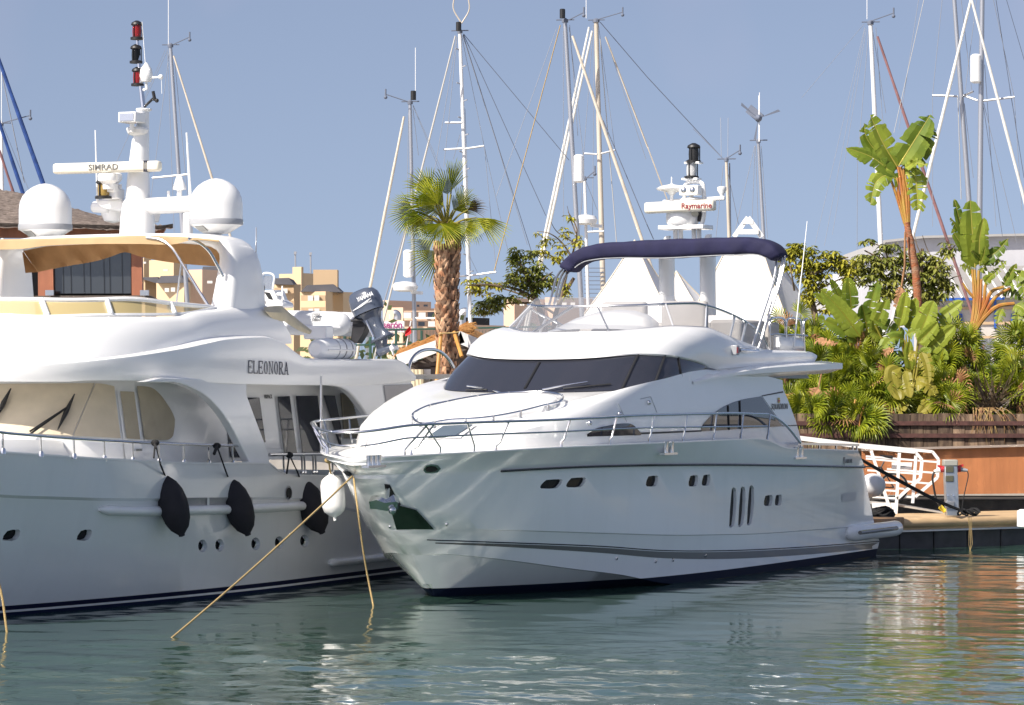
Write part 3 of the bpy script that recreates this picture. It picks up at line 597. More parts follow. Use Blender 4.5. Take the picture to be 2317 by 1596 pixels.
# house windows
def wpatch(name, top, bot, mt, par=near, n=20, off=.012, tree=None):
    b = MB(); patch(b, tree or hh, top, bot, n, 5, off); return part(name, b, mt, par, 60)
aw = wpatch('saloon_window', [zg(815, 1100), zg(900, 1008), zg(1000, 940), zg(1120, 893), zg(1280, 865)], [zg(820, 1134), zg(1000, 1124), zg(1150, 1112), zg(1300, 1104), zg(1440, 1095)], M['dark_glass'], n=26)
for a, b in ((zg(1022, 935), zg(1030, 1122)), (zg(1112, 900), zg(1120, 1116))):
    t = MB(); t.tube([p for p in [hit(hh, a[0] + (b[0]-a[0])*k/6, a[1] + (b[1]-a[1])*k/6, .018) for k in range(7)] if p], .02, 6); part('window_bar', t, M['black'], aw)
ew = wpatch('cabin_window', [zf(1133, 1158), zf(1200, 1115), zf(1300, 1090), zf(1400, 1074), zf(1480, 1080), zf(1552, 1148)], [zf(1135, 1176), zf(1250, 1172), zf(1400, 1168), zf(1552, 1164)], M['dark_glass'], n=18)
wpatch('dark_moulding', [zg(352, 1143), zg(820, 1125)], [zg(352, 1158), zg(820, 1137)], M['black'], n=14)
wpatch('dark_moulding', [zg(1285, 858), zg(1450, 825)], [zg(1285, 866), zg(1452, 836)], M['black'], n=8)
wpatch('panel_seam', [zg(1285, 868), zg(1360, 975), zg(1440, 1090)], [zg(1291, 868), zg(1367, 975), zg(1447, 1090)], M['grey_band'], n=8, off=.014)
wpatch('panel_seam', [zg(1440, 1090), zg(1578, 1083)], [zg(1440, 1096), zg(1580, 1090)], M['black'], n=8, off=.014)
for q in ((352, 885, 430, 868), (430, 868, 478, 990), (178, 920, 245, 1060)):
    a, b = zg(q[0], q[1]), zg(q[2], q[3]); t = MB(); t.tube([p for p in [hit(hh, a[0] + (b[0]-a[0])*k/6, a[1] + (b[1]-a[1])*k/6, .003) for k in range(7)] if p], .008, 5); part('panel_seam', t, M['silver_band'], near)
for u, v in (zg(408, 915), zg(183, 1003), zf(1150, 1073)):
    p = hit(hh, u, v, .02)
    if p: b = MB(); b.ball(p, .05); part('deck_filler', b, M['steel'], near)
tx = MB(); c = hit(hh, *zg(1422, 945), .012)
if c: put_text(tx, 'SQUADRON', .17, c, F.A, (0, 0, 1), xs=.95, shear=.2); part('model_lettering', tx, M['grey_letter'], near, 0)
for q, mt in (((1410, 875, 1424, 893), 'yellow'), ((1409, 893, 1426, 905), 'red'), ((1411, 905, 1424, 917), 'yellow')):
    b = MB(); patch(b, hh, [zg(q[0], q[1]), zg(q[2], q[1])], [zg(q[0], q[3]), zg(q[2], q[3])], 2, 2, .014); part('crest', b, M[mt], near)
# foredeck hatch, sunpad rail
ht = MB(); patch(ht, hh, [ze(1390, 105), ze(1690, 92)], [ze(1262, 205), ze(1560, 190)], 8, 5, .03); fr_ = part('hatch', ht, M['white'], near); ht = MB(); patch(ht, hh, [ze(1425, 112), ze(1655, 100)], [ze(1305, 195), ze(1525, 183)], 8, 5, .045)
part('hatch_glass', ht, mat('grey hatch glass', (.10, .13, .16), .08), fr_)
def on_house(u, v, off):
    return hit(hh, u, v, off)
loop = smooth_line([zf(60, 955), zf(380, 900), zf(710, 880), zf(870, 888), zf(950, 915), zf(940, 945), zf(800, 985), zf(560, 1045), zf(340, 1080), zf(100, 1095), zf(-180, 1110), zf(-210, 1060), zf(-120, 1000)], 70, closed=True)
lp = [on_house(u, v, .0) for u, v in loop]; lp = [p + Vector((0, 0, .12)) for p in lp if p]
t = MB(); t.tube(lp, .022, 8, closed=True); sr = part('sunpad_rail', t, M['steel'], near)
for k in range(0, len(lp), 6):
    t = MB(); t.tube([lp[k] - Vector((0, 0, .13)), lp[k] + Vector((0, 0, .02))], .025, 6); part('rail_post', t, M['steel'], sr)
sp_ = MB(); cen = sum(lp, Vector()) / len(lp); n = len(lp)
rr = [[cen + (p - cen) * f + Vector((0, 0, z_)) for p in lp] for f, z_ in ((.93, -.13), (.92, -.02), (.86, .02), (.4, .045), (.02, .05))]; sp_.grid(rr, cu=True); part('sunpad', sp_, M['white_matt'], near, 60)

# guard rails
top = Ring(F, [ze(1215, 88), zf(950, 1044), zg(440, 1009), zg(1000, 995), zg(1330, 1002)], -3.35, 2.80, 10, 2.0, 3.02)
midr = Ring(F, [ze(1180, 187), zf(930, 1137), zg(410, 1107), zg(920, 1100), zg(1330, 1095)], -3.15, 2.79, 10, 2.0, 2.78)
t = MB(); t.tube(top.row(80), .024, 8); rail = part('guard_rail', t, M['steel'], near); t = MB(); t.tube(midr.row(80), .017, 6); part('middle_rail', t, M['steel'], rail)
t = MB(); e = [F.pt(*zg(1330, 1002), 2.72)] + [F.pt(*zg(*q), 2.70) for q in ((1400, 1030), (1480, 1095), (1560, 1192), (1585, 1225))]; t.tube([Vector(q) for q in smooth_line(e, 16)], .026, 8); part('rail_end', t, M['steel'], rail)
for (tp, bt) in (((1215, 88), (1160, 325)), ((1860, 70), (1815, 297)), ):
    pass
for u in (ze(1175, 300)[0], ze(1828, 300)[0], zf(935, 1250)[0], zf(1310, 1250)[0], zg(415, 1200)[0], zg(677, 1200)[0], zg(912, 1200)[0], zg(1122, 1200)[0], zg(1328, 1200)[0]):
    S = None; w = 2.6
    for _ in range(50):
        S, Z = F.px(u, 1010, w); w += .5 * (sheer.w(S) - .08 - w)
    for sd in (1, -1):
        b0 = sheer.p(S, sd, -.07, .0); t1 = top.p(S + .12, sd); t = MB(); t.tube([b0, b0 + Vector((0, 0, .10)), b0.lerp(t1, .30), t1], [.03, .022, .019, .019], 6); part('stanchion', t, M['steel'], rail)
for S, dS in ((-2.55, .0), (-2.0, -.6), (-1.35, -.45)):
    for sd in (1, -1):
        b0 = sheer.p(S, sd, -.07, .0); t1 = top.p(S + dS + .1, sd); t = MB(); t.tube([b0, b0 + Vector((0, 0, .12)), t1], .02, 6); part('stanchion', t, M['steel'], rail)
for sd in (1, -1):
    t = MB(); q = [F.pt(*zj(560, 232), 2.6), F.pt(*zj(1030, 243), 2.55)]
    if sd < 0: q = [p - F.Pv * 5.15 for p in q]
    t.bar(q[0], q[1], .09, .05); rl = part('cockpit_rail', t, M['steel'], near)
    for f in (.07, .36, .64, .92, .99): t = MB(); p = q[0].lerp(q[1], f); t.tube([p, p - Vector((0, 0, .24))], .025, 6); part('rail_post', t, M['steel'], rl)
t = MB(); t.tube([sheer.p(-1.6, -1, 0, .0), sheer.p(-1.6, -1, 0, 1.35)], .022, 6); part('jack_staff', t, M['steel'], near)

# flybridge: screen, rail, helm, seats
rG = Ring(F, [zs(1230, 682), zs(1330, 700), zs(1500, 756), zs(1650, 832), zs(1780, 942), zs(1838, 1060)], 6.35, 2.12, 2.7, 2.3, 5.37)
rH = Ring(F, [zs(1000, 622), zs(1100, 627), zs(1200, 645), zs(1268, 672)], 6.62, 2.08, 2.6, 2.3, 5.56)
ge = rG.send; F4 = rF.row(60, dw=-.04, dz=.0, send=ge); G4 = rG.row(60)
t = MB(); t.grid([F4, G4]); scr = part('fly_screen', t, M['clear'], near, 60)
t = MB(); t.grid([rG.row(50, send=rH.send), rH.row(50)]); part('wind_deflector', t, M['clear'], scr)
t = MB(); t.tube(G4, .026, 8); part('screen_rail', t, M['steel'], scr); t = MB(); t.tube(F4, .02, 6); part('screen_base', t, M['alu'], scr)
for S in (5.7, 6.6, 7.5, 8.6, 9.2): 
    for sd in (1, -1):
        t = MB(); a, b = rF.p(S, sd, -.04), rG.p(max(S + .35, 6.36), sd); t.bar(a, b, .05, .03, up=F.Pv); part('screen_post', t, M['alu'], scr)
t = MB(); cc = [(0, .0), (.25, .55), (.6, .85), (1, .95)]
rows = []
for k in range(9):
    a = math.pi * k / 8; rows.append([F.at(7.0 + 1.2 * x, -.1 + 1.25 * math.cos(a) * (1 - .25*x), 4.72 + .62 * math.sin(a) ** .6 * (.35 + .65 * math.sin(x * 1.57))) for x in (0, .15, .35, .6, .85, 1.0)])
t.grid(rows); part('helm_console', t, M['white'], near, 60)
for w_ in (-.35, 1.0): t = MB(); c = F.at(9.0, w_, 5.0); t.box(c, F.A*.12, F.Pv*.5, (0, 0, .52)); t.box(c + F.A*-.3 + Vector((0, 0, -.15)), F.A*.35, F.Pv*.5, (0, 0, .12)); part('helm_seat', t, M['seat'], near, bevel=.08)
t = MB(); t.box(F.at(10.6, 1.5, 4.85), F.A*.7, F.Pv*.35, (0, 0, .30)); t.box(F.at(11.9, .2, 4.80), F.A*.3, F.Pv*1.6, (0, 0, .32)); t.box(F.at(10.6, -1.5, 4.85), F.A*.9, F.Pv*.35, (0, 0, .30)); part('settee', t, M['seat'], near, bevel=.07)

# folded bimini and its frame
SB = 10.6
topl = smooth_line([zs(*q) for q in ((152, 392), (215, 312), (300, 252), (430, 203), (660, 182), (1000, 162), (1340, 152), (1700, 146), (1850, 170), (1940, 230), (1976, 305))], 40)
botl = smooth_line([zs(*q) for q in ((255, 440), (300, 392), (360, 350), (480, 325), (650, 314), (1000, 316), (1340, 300), (1600, 290), (1790, 292), (1850, 315), (1890, 345))], 40)
rows = []
for k, (a, b) in enumerate(zip(topl, botl)):
    pa, pb = F.pts(*a, SB), F.pts(*b, SB); c = pa.lerp(pb, .5); hgt = (pa - pb) / 2 * 1.04; r = []
    wob = 1 + .06*math.sin(k*2.1) + .07*math.sin(k*5.3); hgt = hgt * (1 + .035*math.sin(k*3.7) + .03*math.sin(k*1.3))
    for q in range(14):
        an_ = 2*math.pi*q/14; x = math.copysign(abs(math.cos(an_)) ** .5, math.cos(an_)); y = math.copysign(abs(math.sin(an_)) ** .5, math.sin(an_)); r.append(c + hgt * x + F.A * (.30 * y * wob))
    rows.append(r)
t = MB(); t.grid(rows, cu=True); t.f.append(tuple(range(14))); t.f.append(tuple(len(t.v) - 14 + q for q in reversed(range(14)))); bim = part('bimini_cover', t, M['navy'], near, 60)
pm_ = MB(); pm_.tube([F.pts(*q, SB) - F.A*.24 for q in botl[2:-2]], .012, 5); part('piping', pm_, M['silver_band'], bim)
sub = bim.modifiers.new('sub', 'SUBSURF'); sub.levels = sub.render_levels = 1
for tp, bt in (((1902, 318), (1706, 1030)), ((1945, 300), (1752, 1052)), ((1968, 300), (1748, 1066)), ((1890, 330), (1868, 560)), ((158, 405), (52, 690)), ((190, 405), (90, 690)), ((222, 415), (120, 650))):
    t = MB(); port_ = tp[0] > 1000; w2 = 2.2 if port_ else -2.2
    a = F.pts(*zs(*tp), SB); b = F.pt(*zs(*bt), w2); md = a.lerp(b, .12) + F.Pv * (.05 if port_ else -.05)
    t.tube([Vector(q) for q in smooth_line([a, md, b], 8)], .026, 8); part('bimini_tube', t, M['alu'], near)
for sd in (1,):
    t = MB(); a = F.pt(*zg(1112, 510), 2.42); b = F.pt(*zg(1255, 515), 2.30); t.tube([a, b], .05, 10); part('bimini_foot', t, M['steel'], near)
    t = MB(); c = F.pt(*zg(1082, 508), 2.42); t.box(c, F.A*.07, F.Pv*.07, (0, 0, .10)); nl = part('navigation_light', t, M['silver_band'], near, bevel=.02); t = MB(); t.box(c + F.Pv*.045 - F.A*.012, F.A*.05, F.Pv*.035, (0, 0, .06)); part('lamp_lens', t, M['red_glass'], nl)
# aft flybridge hoops, life raft, whip aerial
def tubeP(px_, W_, r, mt, nm, par=near, sm=True, z=zg, k=20):
    t = MB(); pp = [F.pt(*z(*q), W_) for q in px_]; t.tube([Vector(q) for q in smooth_line(pp, k)] if sm else pp, r, 8); return part(nm, t, mt, par)
for q in ([(1350, 520), (1350, 290), (1358, 268), (1375, 260), (1440, 260), (1458, 268), (1468, 290), (1470, 525)], [(1480, 530), (1478, 300), (1484, 272), (1500, 264), (1560, 266), (1585, 275), (1592, 300), (1598, 535)], [(1350, 390), (1400, 386), (1470, 392)], [(1480, 395), (1540, 390), (1600, 396), (1640, 398)], [(1618, 540), (1614, 290), (1622, 270), (1640, 266)]):
    tubeP(q, 1.9, .024, M['steel'], 'aft_rail')
t = MB(); a, b = F.pt(*zg(1362, 472), 1.75), F.pt(*zg(1550, 478), 1.75); t.tube([a, a.lerp(b, .06), a.lerp(b, .94), b], [.2, .235, .235, .2], 16); t.tube([a.lerp(b, .49), a.lerp(b, .51)], .245, 16); part('life_raft_canister', t, M['white'], near)
tubeP([(1538, 485), (1590, -60), (1642, -95)][:2] + [], 2.0, .012, M['white'], 'whip_aerial', sm=False)
t = MB(); t.tube([F.pts(*zh(1645, 812), 13.3), F.pt(*zg(1537, 480), 2.0)], [.008, .018], 6); part('whip_aerial', t, M['white'], near)
# radar mast
SR = 11.4
def R_(x, y, dS=0.0): return F.pts(*zh(x, y), SR + dS)
for x0, x1, yt in ((362, 458, 940), (722, 822, 925)):
    t = MB(); a, b = R_(x0, 1560), R_(x1, 1560); w_ = (b - a).length / 2; top_ = R_((x0 + x1)/2 - 6, 985); bot_ = R_((x0 + x1)/2, 1640)
    t.grid([[p + F.Pv*(w_ * math.cos(q)) + F.A*(.30 * math.sin(q)) for q in [2*math.pi*i/16 for i in range(16)]] for p in (bot_, bot_.lerp(top_, .5), top_)], cu=True); leg = part('mast_leg', t, M['white'], near, 60)
    t = MB(); t.prism([R_(x0 + 18, 990), R_(x0 + 18, yt + 25), R_(x0 + 32, yt + 5), R_(x0 + 62, yt), R_(x0 + 62, 990)], F.A*.12); part('fin', t, M['white'], leg)
t = MB(); t.tube([R_(432, 868), R_(715, 868)], .14, 14, flat=.22, up=(0, 0, 1)); t.box(R_(573, 868), F.Pv*.52, F.A*.28, (0, 0, .045)); mp_ = part('mast_platform', t, M['white'], near, bevel=.04)
for x in (482, 528, 645, 690): t = MB(); t.tube([R_(x, 870, .1 if x > 600 else -.1), R_(x + 4, 985)], .05, 8); part('mast_post', t, M['white'], mp_)
t = MB(); t.tube([Vector(q) for q in smooth_line([R_(568, 860), R_(566, 700), R_(566, 520), R_(580, 480), R_(615, 466), R_(690, 466), R_(722, 482), R_(730, 520), R_(732, 780), R_(712, 850)], 40)], .045, 10); part('mast_hoop', t, M['white'], near)
t = MB(); t.tube([R_(378, 642), R_(918, 608)], .045, 8); part('aerial_bar', t, M['white'], near)
t = MB(); t.lathe(R_(545, 850), [(.30, 0), (.34, .05), (.35, .2), (.33, .42), (.27, .5), (.12, .54)], 20); sc_ = part('radar_pedestal', t, M['white'], near)
t = MB(); a, b = R_(220, 697, -.35), R_(833, 668, -.35); t.bar(a, b, .22, .235); rb = part('radar_scanner', t, M['cream'], near, bevel=.05)
t = MB(); put_text(t, 'Raymarine', .165, R_(688, 678, -.35) - F.A*.118, F.Pv, (0, 0, 1), xs=1.0, bold=.002); part('maker_lettering', t, M['red_letter'], rb, 0)
def lantern(fr, par, c, r, hgt, lens):
    t = MB(); t.lathe(c, [(r*1.25, 0), (r*1.25, hgt*.12), (r*.8, hgt*.16)], 14); t.lathe(c + Vector((0, 0, hgt*.74)), [(r*.9, 0), (r*1.15, hgt*.05), (r*1.0, hgt*.16), (r*.5, hgt*.24), (r*.3, hgt*.27)], 14)
    for q in range(3): t.tube([c + Vector((r*math.cos(q*2.1), r*math.sin(q*2.1), hgt*.1)), c + Vector((r*math.cos(q*2.1), r*math.sin(q*2.1), hgt*.8))], r*.1, 5)
    f = part('lantern', t, M['black'], par); t = MB(); t.lathe(c + Vector((0, 0, hgt*.14)), [(r*.82, 0), (r*.88, hgt*.3), (r*.82, hgt*.62)], 14); part('lantern_lens', t, lens, f); return f
lantern(F, near, R_(645, 300), .125, .42, M['black']); lantern(F, near, R_(625, 438), .125, .42, M['clear_lens'])
t = MB(); t.tube([R_(645, 440), R_(645, 300)], .05, 8); t.box(R_(645, 298), F.Pv*.17, F.A*.12, (0, 0, .02)); t.box(R_(625, 440), F.Pv*.18, F.A*.12, (0, 0, .02)); part('lantern_post', t, M['white'], near)
t = MB(); c = R_(617, 540, -.2); t.box(c, F.Pv*.215, F.A*.12, (0, 0, .105)); t.tube([c, R_(625, 612, -.1)], .05, 8); t.ball(R_(640, 620), .28, .28, .05); fl2 = part('searchlight', t, M['white'], near, bevel=.02)
t = MB(); 
for q in (-.1, .1): t.ball(c + F.Pv*q - F.A*.09, .08, .06, .08)
part('lamp_lens', t, M['steel'], fl2)
t = MB(); t.lathe(R_(450, 628), [(.04, 0), (.04, .10), (.10, .17), (.31, .22), (.33, .25), (.25, .30), (.05, .34), (.015, .36), (.012, .50)], 18); part('aerial_dome', t, M['white'], near)
t = MB(); t.lathe(R_(893, 600), [(.03, 0), (.04, .05), (.10, .14), (.10, .21), (.05, .23)], 12); t.tube([R_(897, 545), R_(900, 505)], .012, 5); part('aerial_dome', t, M['white'], near)
t = MB(); t.tube([R_(668, 760), R_(676, 730), R_(690, 712)], [.03, .045, .10], 10); t.tube([R_(640, 790), R_(648, 770), R_(655, 745, -.2)], [.03, .04, .08], 10); part('horn', t, M['steel'], near); t = MB(); t.box(R_(675, 745, .1), F.Pv*.13, F.A*.1, (0, 0, .17)); part('speaker_box', t, M['black'], near)

# ------------------------------------------------------------------ the white yacht on the left
E = Frame(-2.28 - 3.2*math.cos(R(23.5)), 66.2 + 3.2*math.sin(R(23.5)), 23.5)
T_E = 'white motor yacht with ELEONORA on its side, tan awning and two white satellite domes'
far = thing('motor_yacht', T_E, 'motor yacht', E.at(-4, 0, 0))
def ew(u, v, W=3.2): return E.px(u, v, W)
e_sheer = Ring(E, [zc(0, 268), zc(280, 288), zc(510, 303), zc(715, 316), zc(1095, 335), zc(1440, 348), zr(885, 790), zr(935, 835), zr(1000, 868), zr(1110, 880), zr(1390, 884), (960, 1078)], -19, 3.25, 10, 2.0, 3.6, extra=[(1.5, 2.05)], send=1.5)
e_kn = Ring(E, [zc(0, 555), zc(400, 570), zc(770, 580), zc(1060, 582), zr(750, 1045), zr(1100, 1050), (900, 1165)], -18.6, 3.24, 10.4, 1.95, 2.9, extra=[(1.5, 1.35)], send=1.5)
e_kn2 = Ring(E, [zc(0, 575), zc(400, 590), zc(770, 600), zc(1060, 602), zr(750, 1062), zr(1100, 1066), (900, 1172)], -18.5, 3.19, 10.6, 1.9, 2.8, extra=[(1.5, 1.28)], send=1.5)
e_low = Ring(E, [(0, 1300), (400, 1260), (700, 1235), (900, 1220)], -17.6, 3.16, 11.5, 1.75, 1.3, extra=[(1.5, .7)], send=1.5)
e_wl = Ring(E, [], -16.6, 3.12, 12, 1.6, 0, extra=[(-10, -.01), (1.5, -.02)], send=1.5)
e_k = Ring(E, [], -16, 2.2, 12, 1.6, -.9, extra=[(1.5, -.9)], send=1.5)
h = MB(); NE = 80; rows = [e_sheer.row(NE, pw=1.3), e_kn.row(NE, pw=1.3), e_kn2.row(NE, pw=1.3), e_low.row(NE, pw=1.3), e_wl.row(NE, pw=1.3), e_k.row(NE, pw=1.3)]
rows0 = e_sheer.row(NE, pw=1.3, dw=-.07, dz=-.16); rows = [rows0] + rows; h.grid(rows); h.grid([[r[0] for r in rows], [r[-1] for r in rows]]); close_hull(h, rows0, rows[-1]); ehull = part('hull', h, M['hull_far'], far, 28, weld=True); he = bvh(ehull)
r = e_sheer.row(50, dw=-.08, dz=-.12, pw=1.3); m = len(r); t = MB(); t.grid([r[:m//2+1][::-1], r[m//2:]]); part('deck', t, M['deck'], far)
t = MB(); rw = [e_sheer.row(NE, pw=1.3, dw=.01, dz=0), e_sheer.row(NE, pw=1.3, dw=.01, dz=.03), e_sheer.row(NE, pw=1.3, dw=-.1, dz=.03), e_sheer.row(NE, pw=1.3, dw=-.1, dz=-.13)]; t.grid(rw); part('toe_rail', t, M['white'], far)
def strake(px_, r, flat=.8, z=None):
    t = MB(); pp = [hit(he, *(z(*q) if z else q), .03) for q in px_]; pp = [p for p in pp if p]; pp = [Vector(q) for q in smooth_line(pp, 40)]
    t.tube(pp, [r*.3, r*.8] + [r]*36 + [r*.8, r*.3], 12, flat=flat, up=(0, 0, 1)); part('rubbing_strake', t, M['white'], far, 60)
strake([(222, 1152), (260, 1155), (400, 1155), (560, 1151), (700, 1144), (735, 1141)], .11); strake([(742, 1274), (790, 1270), (860, 1262), (905, 1256)], .10)
t = MB(); patch(t, he, [zr(232, 1048), zr(745, 1044)], [zr(232, 1110), zr(750, 1106)], 14, 3, .01); sl = part('freeing_port', t, mat('shaded slot', (.33, .32, .32), .5), far)
for x in (402, 640): t = MB(); patch(t, he, [zr(x - 9, 1047), zr(x + 9, 1047)], [zr(x - 9, 1112), zr(x + 9, 1112)], 2, 2, .02); part('slot_bar', t, M['white'], sl)
eports = [[zc(((x - 75)*k + 75 + dx), y) for x, y in ((16, 868), (24, 838), (50, 806), (85, 796), (128, 796), (140, 806), (136, 835), (116, 862), (80, 874))] for dx, k in ((0, 1.0), (500, .86))]
eports += [[zr(x + 34*math.cos(q), y + 49*math.sin(q)) for q in [2*math.pi*i/16 for i in range(16)]] for x, y in ((365, 1420), (497, 1414), (775, 1404), (957, 1394), (1152, 1381))]
for i_, (fl, n_) in enumerate(recess(ehull, he, eports, .12)):
    b = MB(); c = sum(fl, Vector()) / len(fl); b.prism([c + (p - c)*.94 for p in fl], n_ * .006); f = part('porthole', b, M['port_glass'], far, 0)
    if i_ > 1: b = MB(); b.tube([c + (p - c)*.86 + n_*.03 for p in fl], .018, 6, closed=True); part('port_ring', b, M['steel'], f)
t = MB(); outline(t, he, [zr(1025 + 25*math.cos(q), 1010 + 52*math.sin(q)) for q in [2*math.pi*i/18 for i in range(18)]], .02); f = part('hawse_pipe', t, M['steel'], far)
t = MB(); outline(t, he, [zr(1025 + 18*math.cos(q), 1010 + 40*math.sin(q)) for q in [2*math.pi*i/18 for i in range(18)]], .03); part('opening', t, M['dark'], f)

# brow, side band and flybridge coaming
b1 = Ring(E, [(0, 864), (200, 861), (367, 862), (550, 869), (700, 872), (800, 872), (940, 862)], -11.6, 3.22, 4.6, 2.5, 3.90)
b2 = Ring(E, [(0, 826), (128, 823), (257, 812), (410, 790), (520, 768), (600, 764), (640, 776), (672, 800), (700, 814), (780, 816), (905, 816), (940, 850)], -11.75, 3.24, 4.7, 2.5, 4.17)
b1.send = b2.send = min(b1.send, b2.send)
NB2 = 80; r1, r2 = b1.row(NB2, pw=1.6), b2.row(NB2, pw=1.6)
def emix(ra, rb, f, up=0.0, out=0.0):
    o = []
    for p, q in zip(ra, rb):
        m_ = p.lerp(q, f); S = (m_.x - E.ox)*E.a[0] + (m_.y - E.oy)*E.a[1]; c = E.at(max(S, -8.0), 0, 0); d_ = Vector((m_.x - c.x, m_.y - c.y, 0)); o.append(m_ + Vector((0, 0, up)) + d_.normalized() * out)
    return o
t = MB(); t.grid([emix(r1, r1, 0, .02, -.5), emix(r1, r1, 0, .0, -.06), r1, emix(r1, r2, .12, .0, .02), emix(r1, r2, .5, .0, .025), emix(r1, r2, .86, .0, .015), r2, emix(r2, r2, 0, .03, -.08), emix(r2, r2, 0, .03, -.30), emix(r2, r2, 0, -.05, -.36)])
brow = part('side_band', t, M['white'], far, 40, weld=True); hbr = bvh(brow)
inner = emix(r2, r2, 0, -.12, -.34); m = len(inner); t = MB(); ri = [p for p in inner]; t.grid([ri[:m//2+1][::-1], ri[m//2:]]); t.grid([[p - Vector((0, 0, .2)) for p in r_] for r_ in ([emix(r1, r1, 0, .25, -.1)[:m//2+1][::-1], emix(r1, r1, 0, .25, -.1)[m//2:]])]); part('upper_deck', t, M['white'], far)
c1 = Ring(E, [(0, 828), (128, 825), (257, 814), (410, 793), (520, 771), (600, 769), (660, 766)], -11.45, 2.92, 4.4, 2.5, 4.16)
c2 = Ring(E, [(0, 720), (205, 717), (396, 716), (440, 706), (499, 699), (560, 694), (596, 691)], -10.7, 2.72, 4.0, 2.5, 5.04)
k1, k2 = c1.row(NB2, pw=1.6), c2.row(NB2, pw=1.6)
t = MB(); t.grid([emix(k1, k1, 0, -.1, .0), k1, emix(k1, k2, .2, .0, .06), emix(k1, k2, .5, .02, .10), emix(k1, k2, .8, .02, .08), emix(k1, k2, .95, .02, .03), k2, emix(k2, k2, 0, .0, -.10), emix(k2, k2, 0, -.5, -.12)])
coam = part('flybridge_coaming', t, M['white'], far, 40, weld=True); hco = bvh(coam)
# amber wind screen in its white frame
d1 = Ring(E, [(0, 717), (205, 713), (396, 711), (499, 695)], -10.6, 2.68, 4.0, 2.5, 5.06); d2 = Ring(E, [(0, 684), (150, 680), (293, 677), (396, 688), (480, 696)], -10.2, 2.60, 3.9, 2.5, 5.33)
d1.send = d2.send = min(d1.send, d2.send)
q1, q2 = d1.row(60, pw=1.6), d2.row(60, pw=1.6); t = MB(); t.grid([q1, q2]); sc = part('wind_screen', t, M['amber'], far, 60)
t = MB(); t.tube(q2, .055, 8, flat=.8); part('screen_frame', t, M['white'], sc); t = MB(); t.tube(q1, .03, 6); part('screen_frame', t, M['white'], sc)
for u0, v0, u1, v1 in ((171, 684, 191, 716), (417, 690, 437, 709), (484, 697, 500, 702), (660/4, 684, 191, 716)):
    pass
for (x0, y0, x1, y1) in ((355, 160, 420, 285), (925, 150, 985, 275), (1500, 165, 1545, 255)):
    a, b = zq(x0, y0), zq(x1, y1); t = MB()
    w = 0.0
    # the frame bars lie between the two screen lines
    best = min(range(60), key=lambda i: abs(CU + q1[59 + i].x/q1[59 + i].y*FPX - b[0])) if b[0] > 300 else None
    idx = min(range(len(q1)), key=lambda i: (abs(CU + q1[i].x/q1[i].y*FPX - b[0]) + (0 if q1[i].y < 62 else 900)))
    idt = min(range(len(q2)), key=lambda i: (abs(CU + q2[i].x/q2[i].y*FPX - a[0]) + (0 if q2[i].y < 62 else 900)))
    t.bar(q1[idx], q2[idt], .13, .06, up=E.A); part('screen_bar', t, M['white'], sc, bevel=.015)
def serif(mb, txt, c, x, width, hgt, slant=0.0):
    "upright capitals with thick and thin strokes and slab feet"
    G = dict(E=('v.12', 'h.0:.12:.86', 'h1:.12:.86', 'h.5:.12:.62', 't.86:.0:.22', 't.86:.78:1', 't.62:.38:.62'), L=('v.12', 'h.0:.12:.86', 't.86:.0:.24', 's.12:1'), O=('o',), N=('n.14', 'd.14:1:.84:0', 'n.84', 's.14:1', 's.84:1', 's.14:0'),
             R=('v.14', 's.14:0', 'h1:.0:.5', 'h.5:.14:.5', 'r', 'D.42:.5:.86:0', 's.9:0'), A=('d.5:1:.1:0', 'D.5:1:.86:0', 'h.33:.25:.72', 's.1:0', 's.88:0'))
    x = Vector(x).normalized(); n = x.cross(Vector((0, 0, 1))); w = width / len(txt)
    for i, ch in enumerate(txt):
        o = c + x * ((i + .06) * w - width/2) + Vector((0, 0, -hgt/2 + slant * ((i + .5)/len(txt) - .5))); W = w * .86
        def pt(a, b, k=0): return o + x * (a*W) + Vector((0, 0, b*hgt)) + n * k
        def quad(a, b, c_, d): mb.prism([pt(*a), pt(*b), pt(*c_), pt(*d)], n * .004)
        def bar(x0, y0, x1, y1, tx_, ty_=0): quad((x0 - tx_/2, y0 - ty_/2), (x0 + tx_/2, y0 - ty_/2 if ty_ and y0 == y1 else y0 + (0 if not ty_ else -ty_/2)), (x1 + tx_/2, y1 + ty_/2), (x1 - tx_/2, y1 + ty_/2))
        for g in G[ch]:
            k, v = g[0], [float(q) for q in g[1:].split(':')] if len(g) > 1 else []
            if k == 'v': bar(v[0], 0, v[0], 1, .15)
            elif k == 'n': bar(v[0], 0, v[0], 1, .07)
            elif k == 'h': y = min(max(v[0], .03), .97); quad((v[1], y - .035), (v[2], y - .035), (v[2], y + .035), (v[1], y + .035))
            elif k == 't': quad((v[0] - .05, v[1]), (v[0] + .05, v[1]), (v[0] + .05, v[2]), (v[0] - .05, v[2]))
            elif k == 's': y = .03 if v[1] == 0 else .97; quad((v[0] - .17, y - .03), (v[0] + .17, y - .03), (v[0] + .17, y + .03), (v[0] - .17, y + .03))
            elif k in 'dD': bar(v[0], v[1], v[2], v[3], .15 if k == 'D' else .10)
            elif k == 'o' or k == 'r':
                cx_, cy_, rx_, ry_, a0, a1 = (.48, .5, .40, .5, 0, 2*math.pi) if k == 'o' else (.5, .75, .32, .25, -math.pi/2, math.pi/2)
                for q in range(20):
                    p0, p1 = a0 + (a1 - a0)*q/20, a0 + (a1 - a0)*(q+1)/20
                    f = lambda a, s_: (cx_ + (rx_ - s_*(.15*abs(math.cos(a)) + .05*abs(math.sin(a))))*math.cos(a), cy_ + (ry_ - s_*.06)*math.sin(a))
                    quad(f(p0, 0), f(p1, 0), f(p1, 1), f(p0, 1))
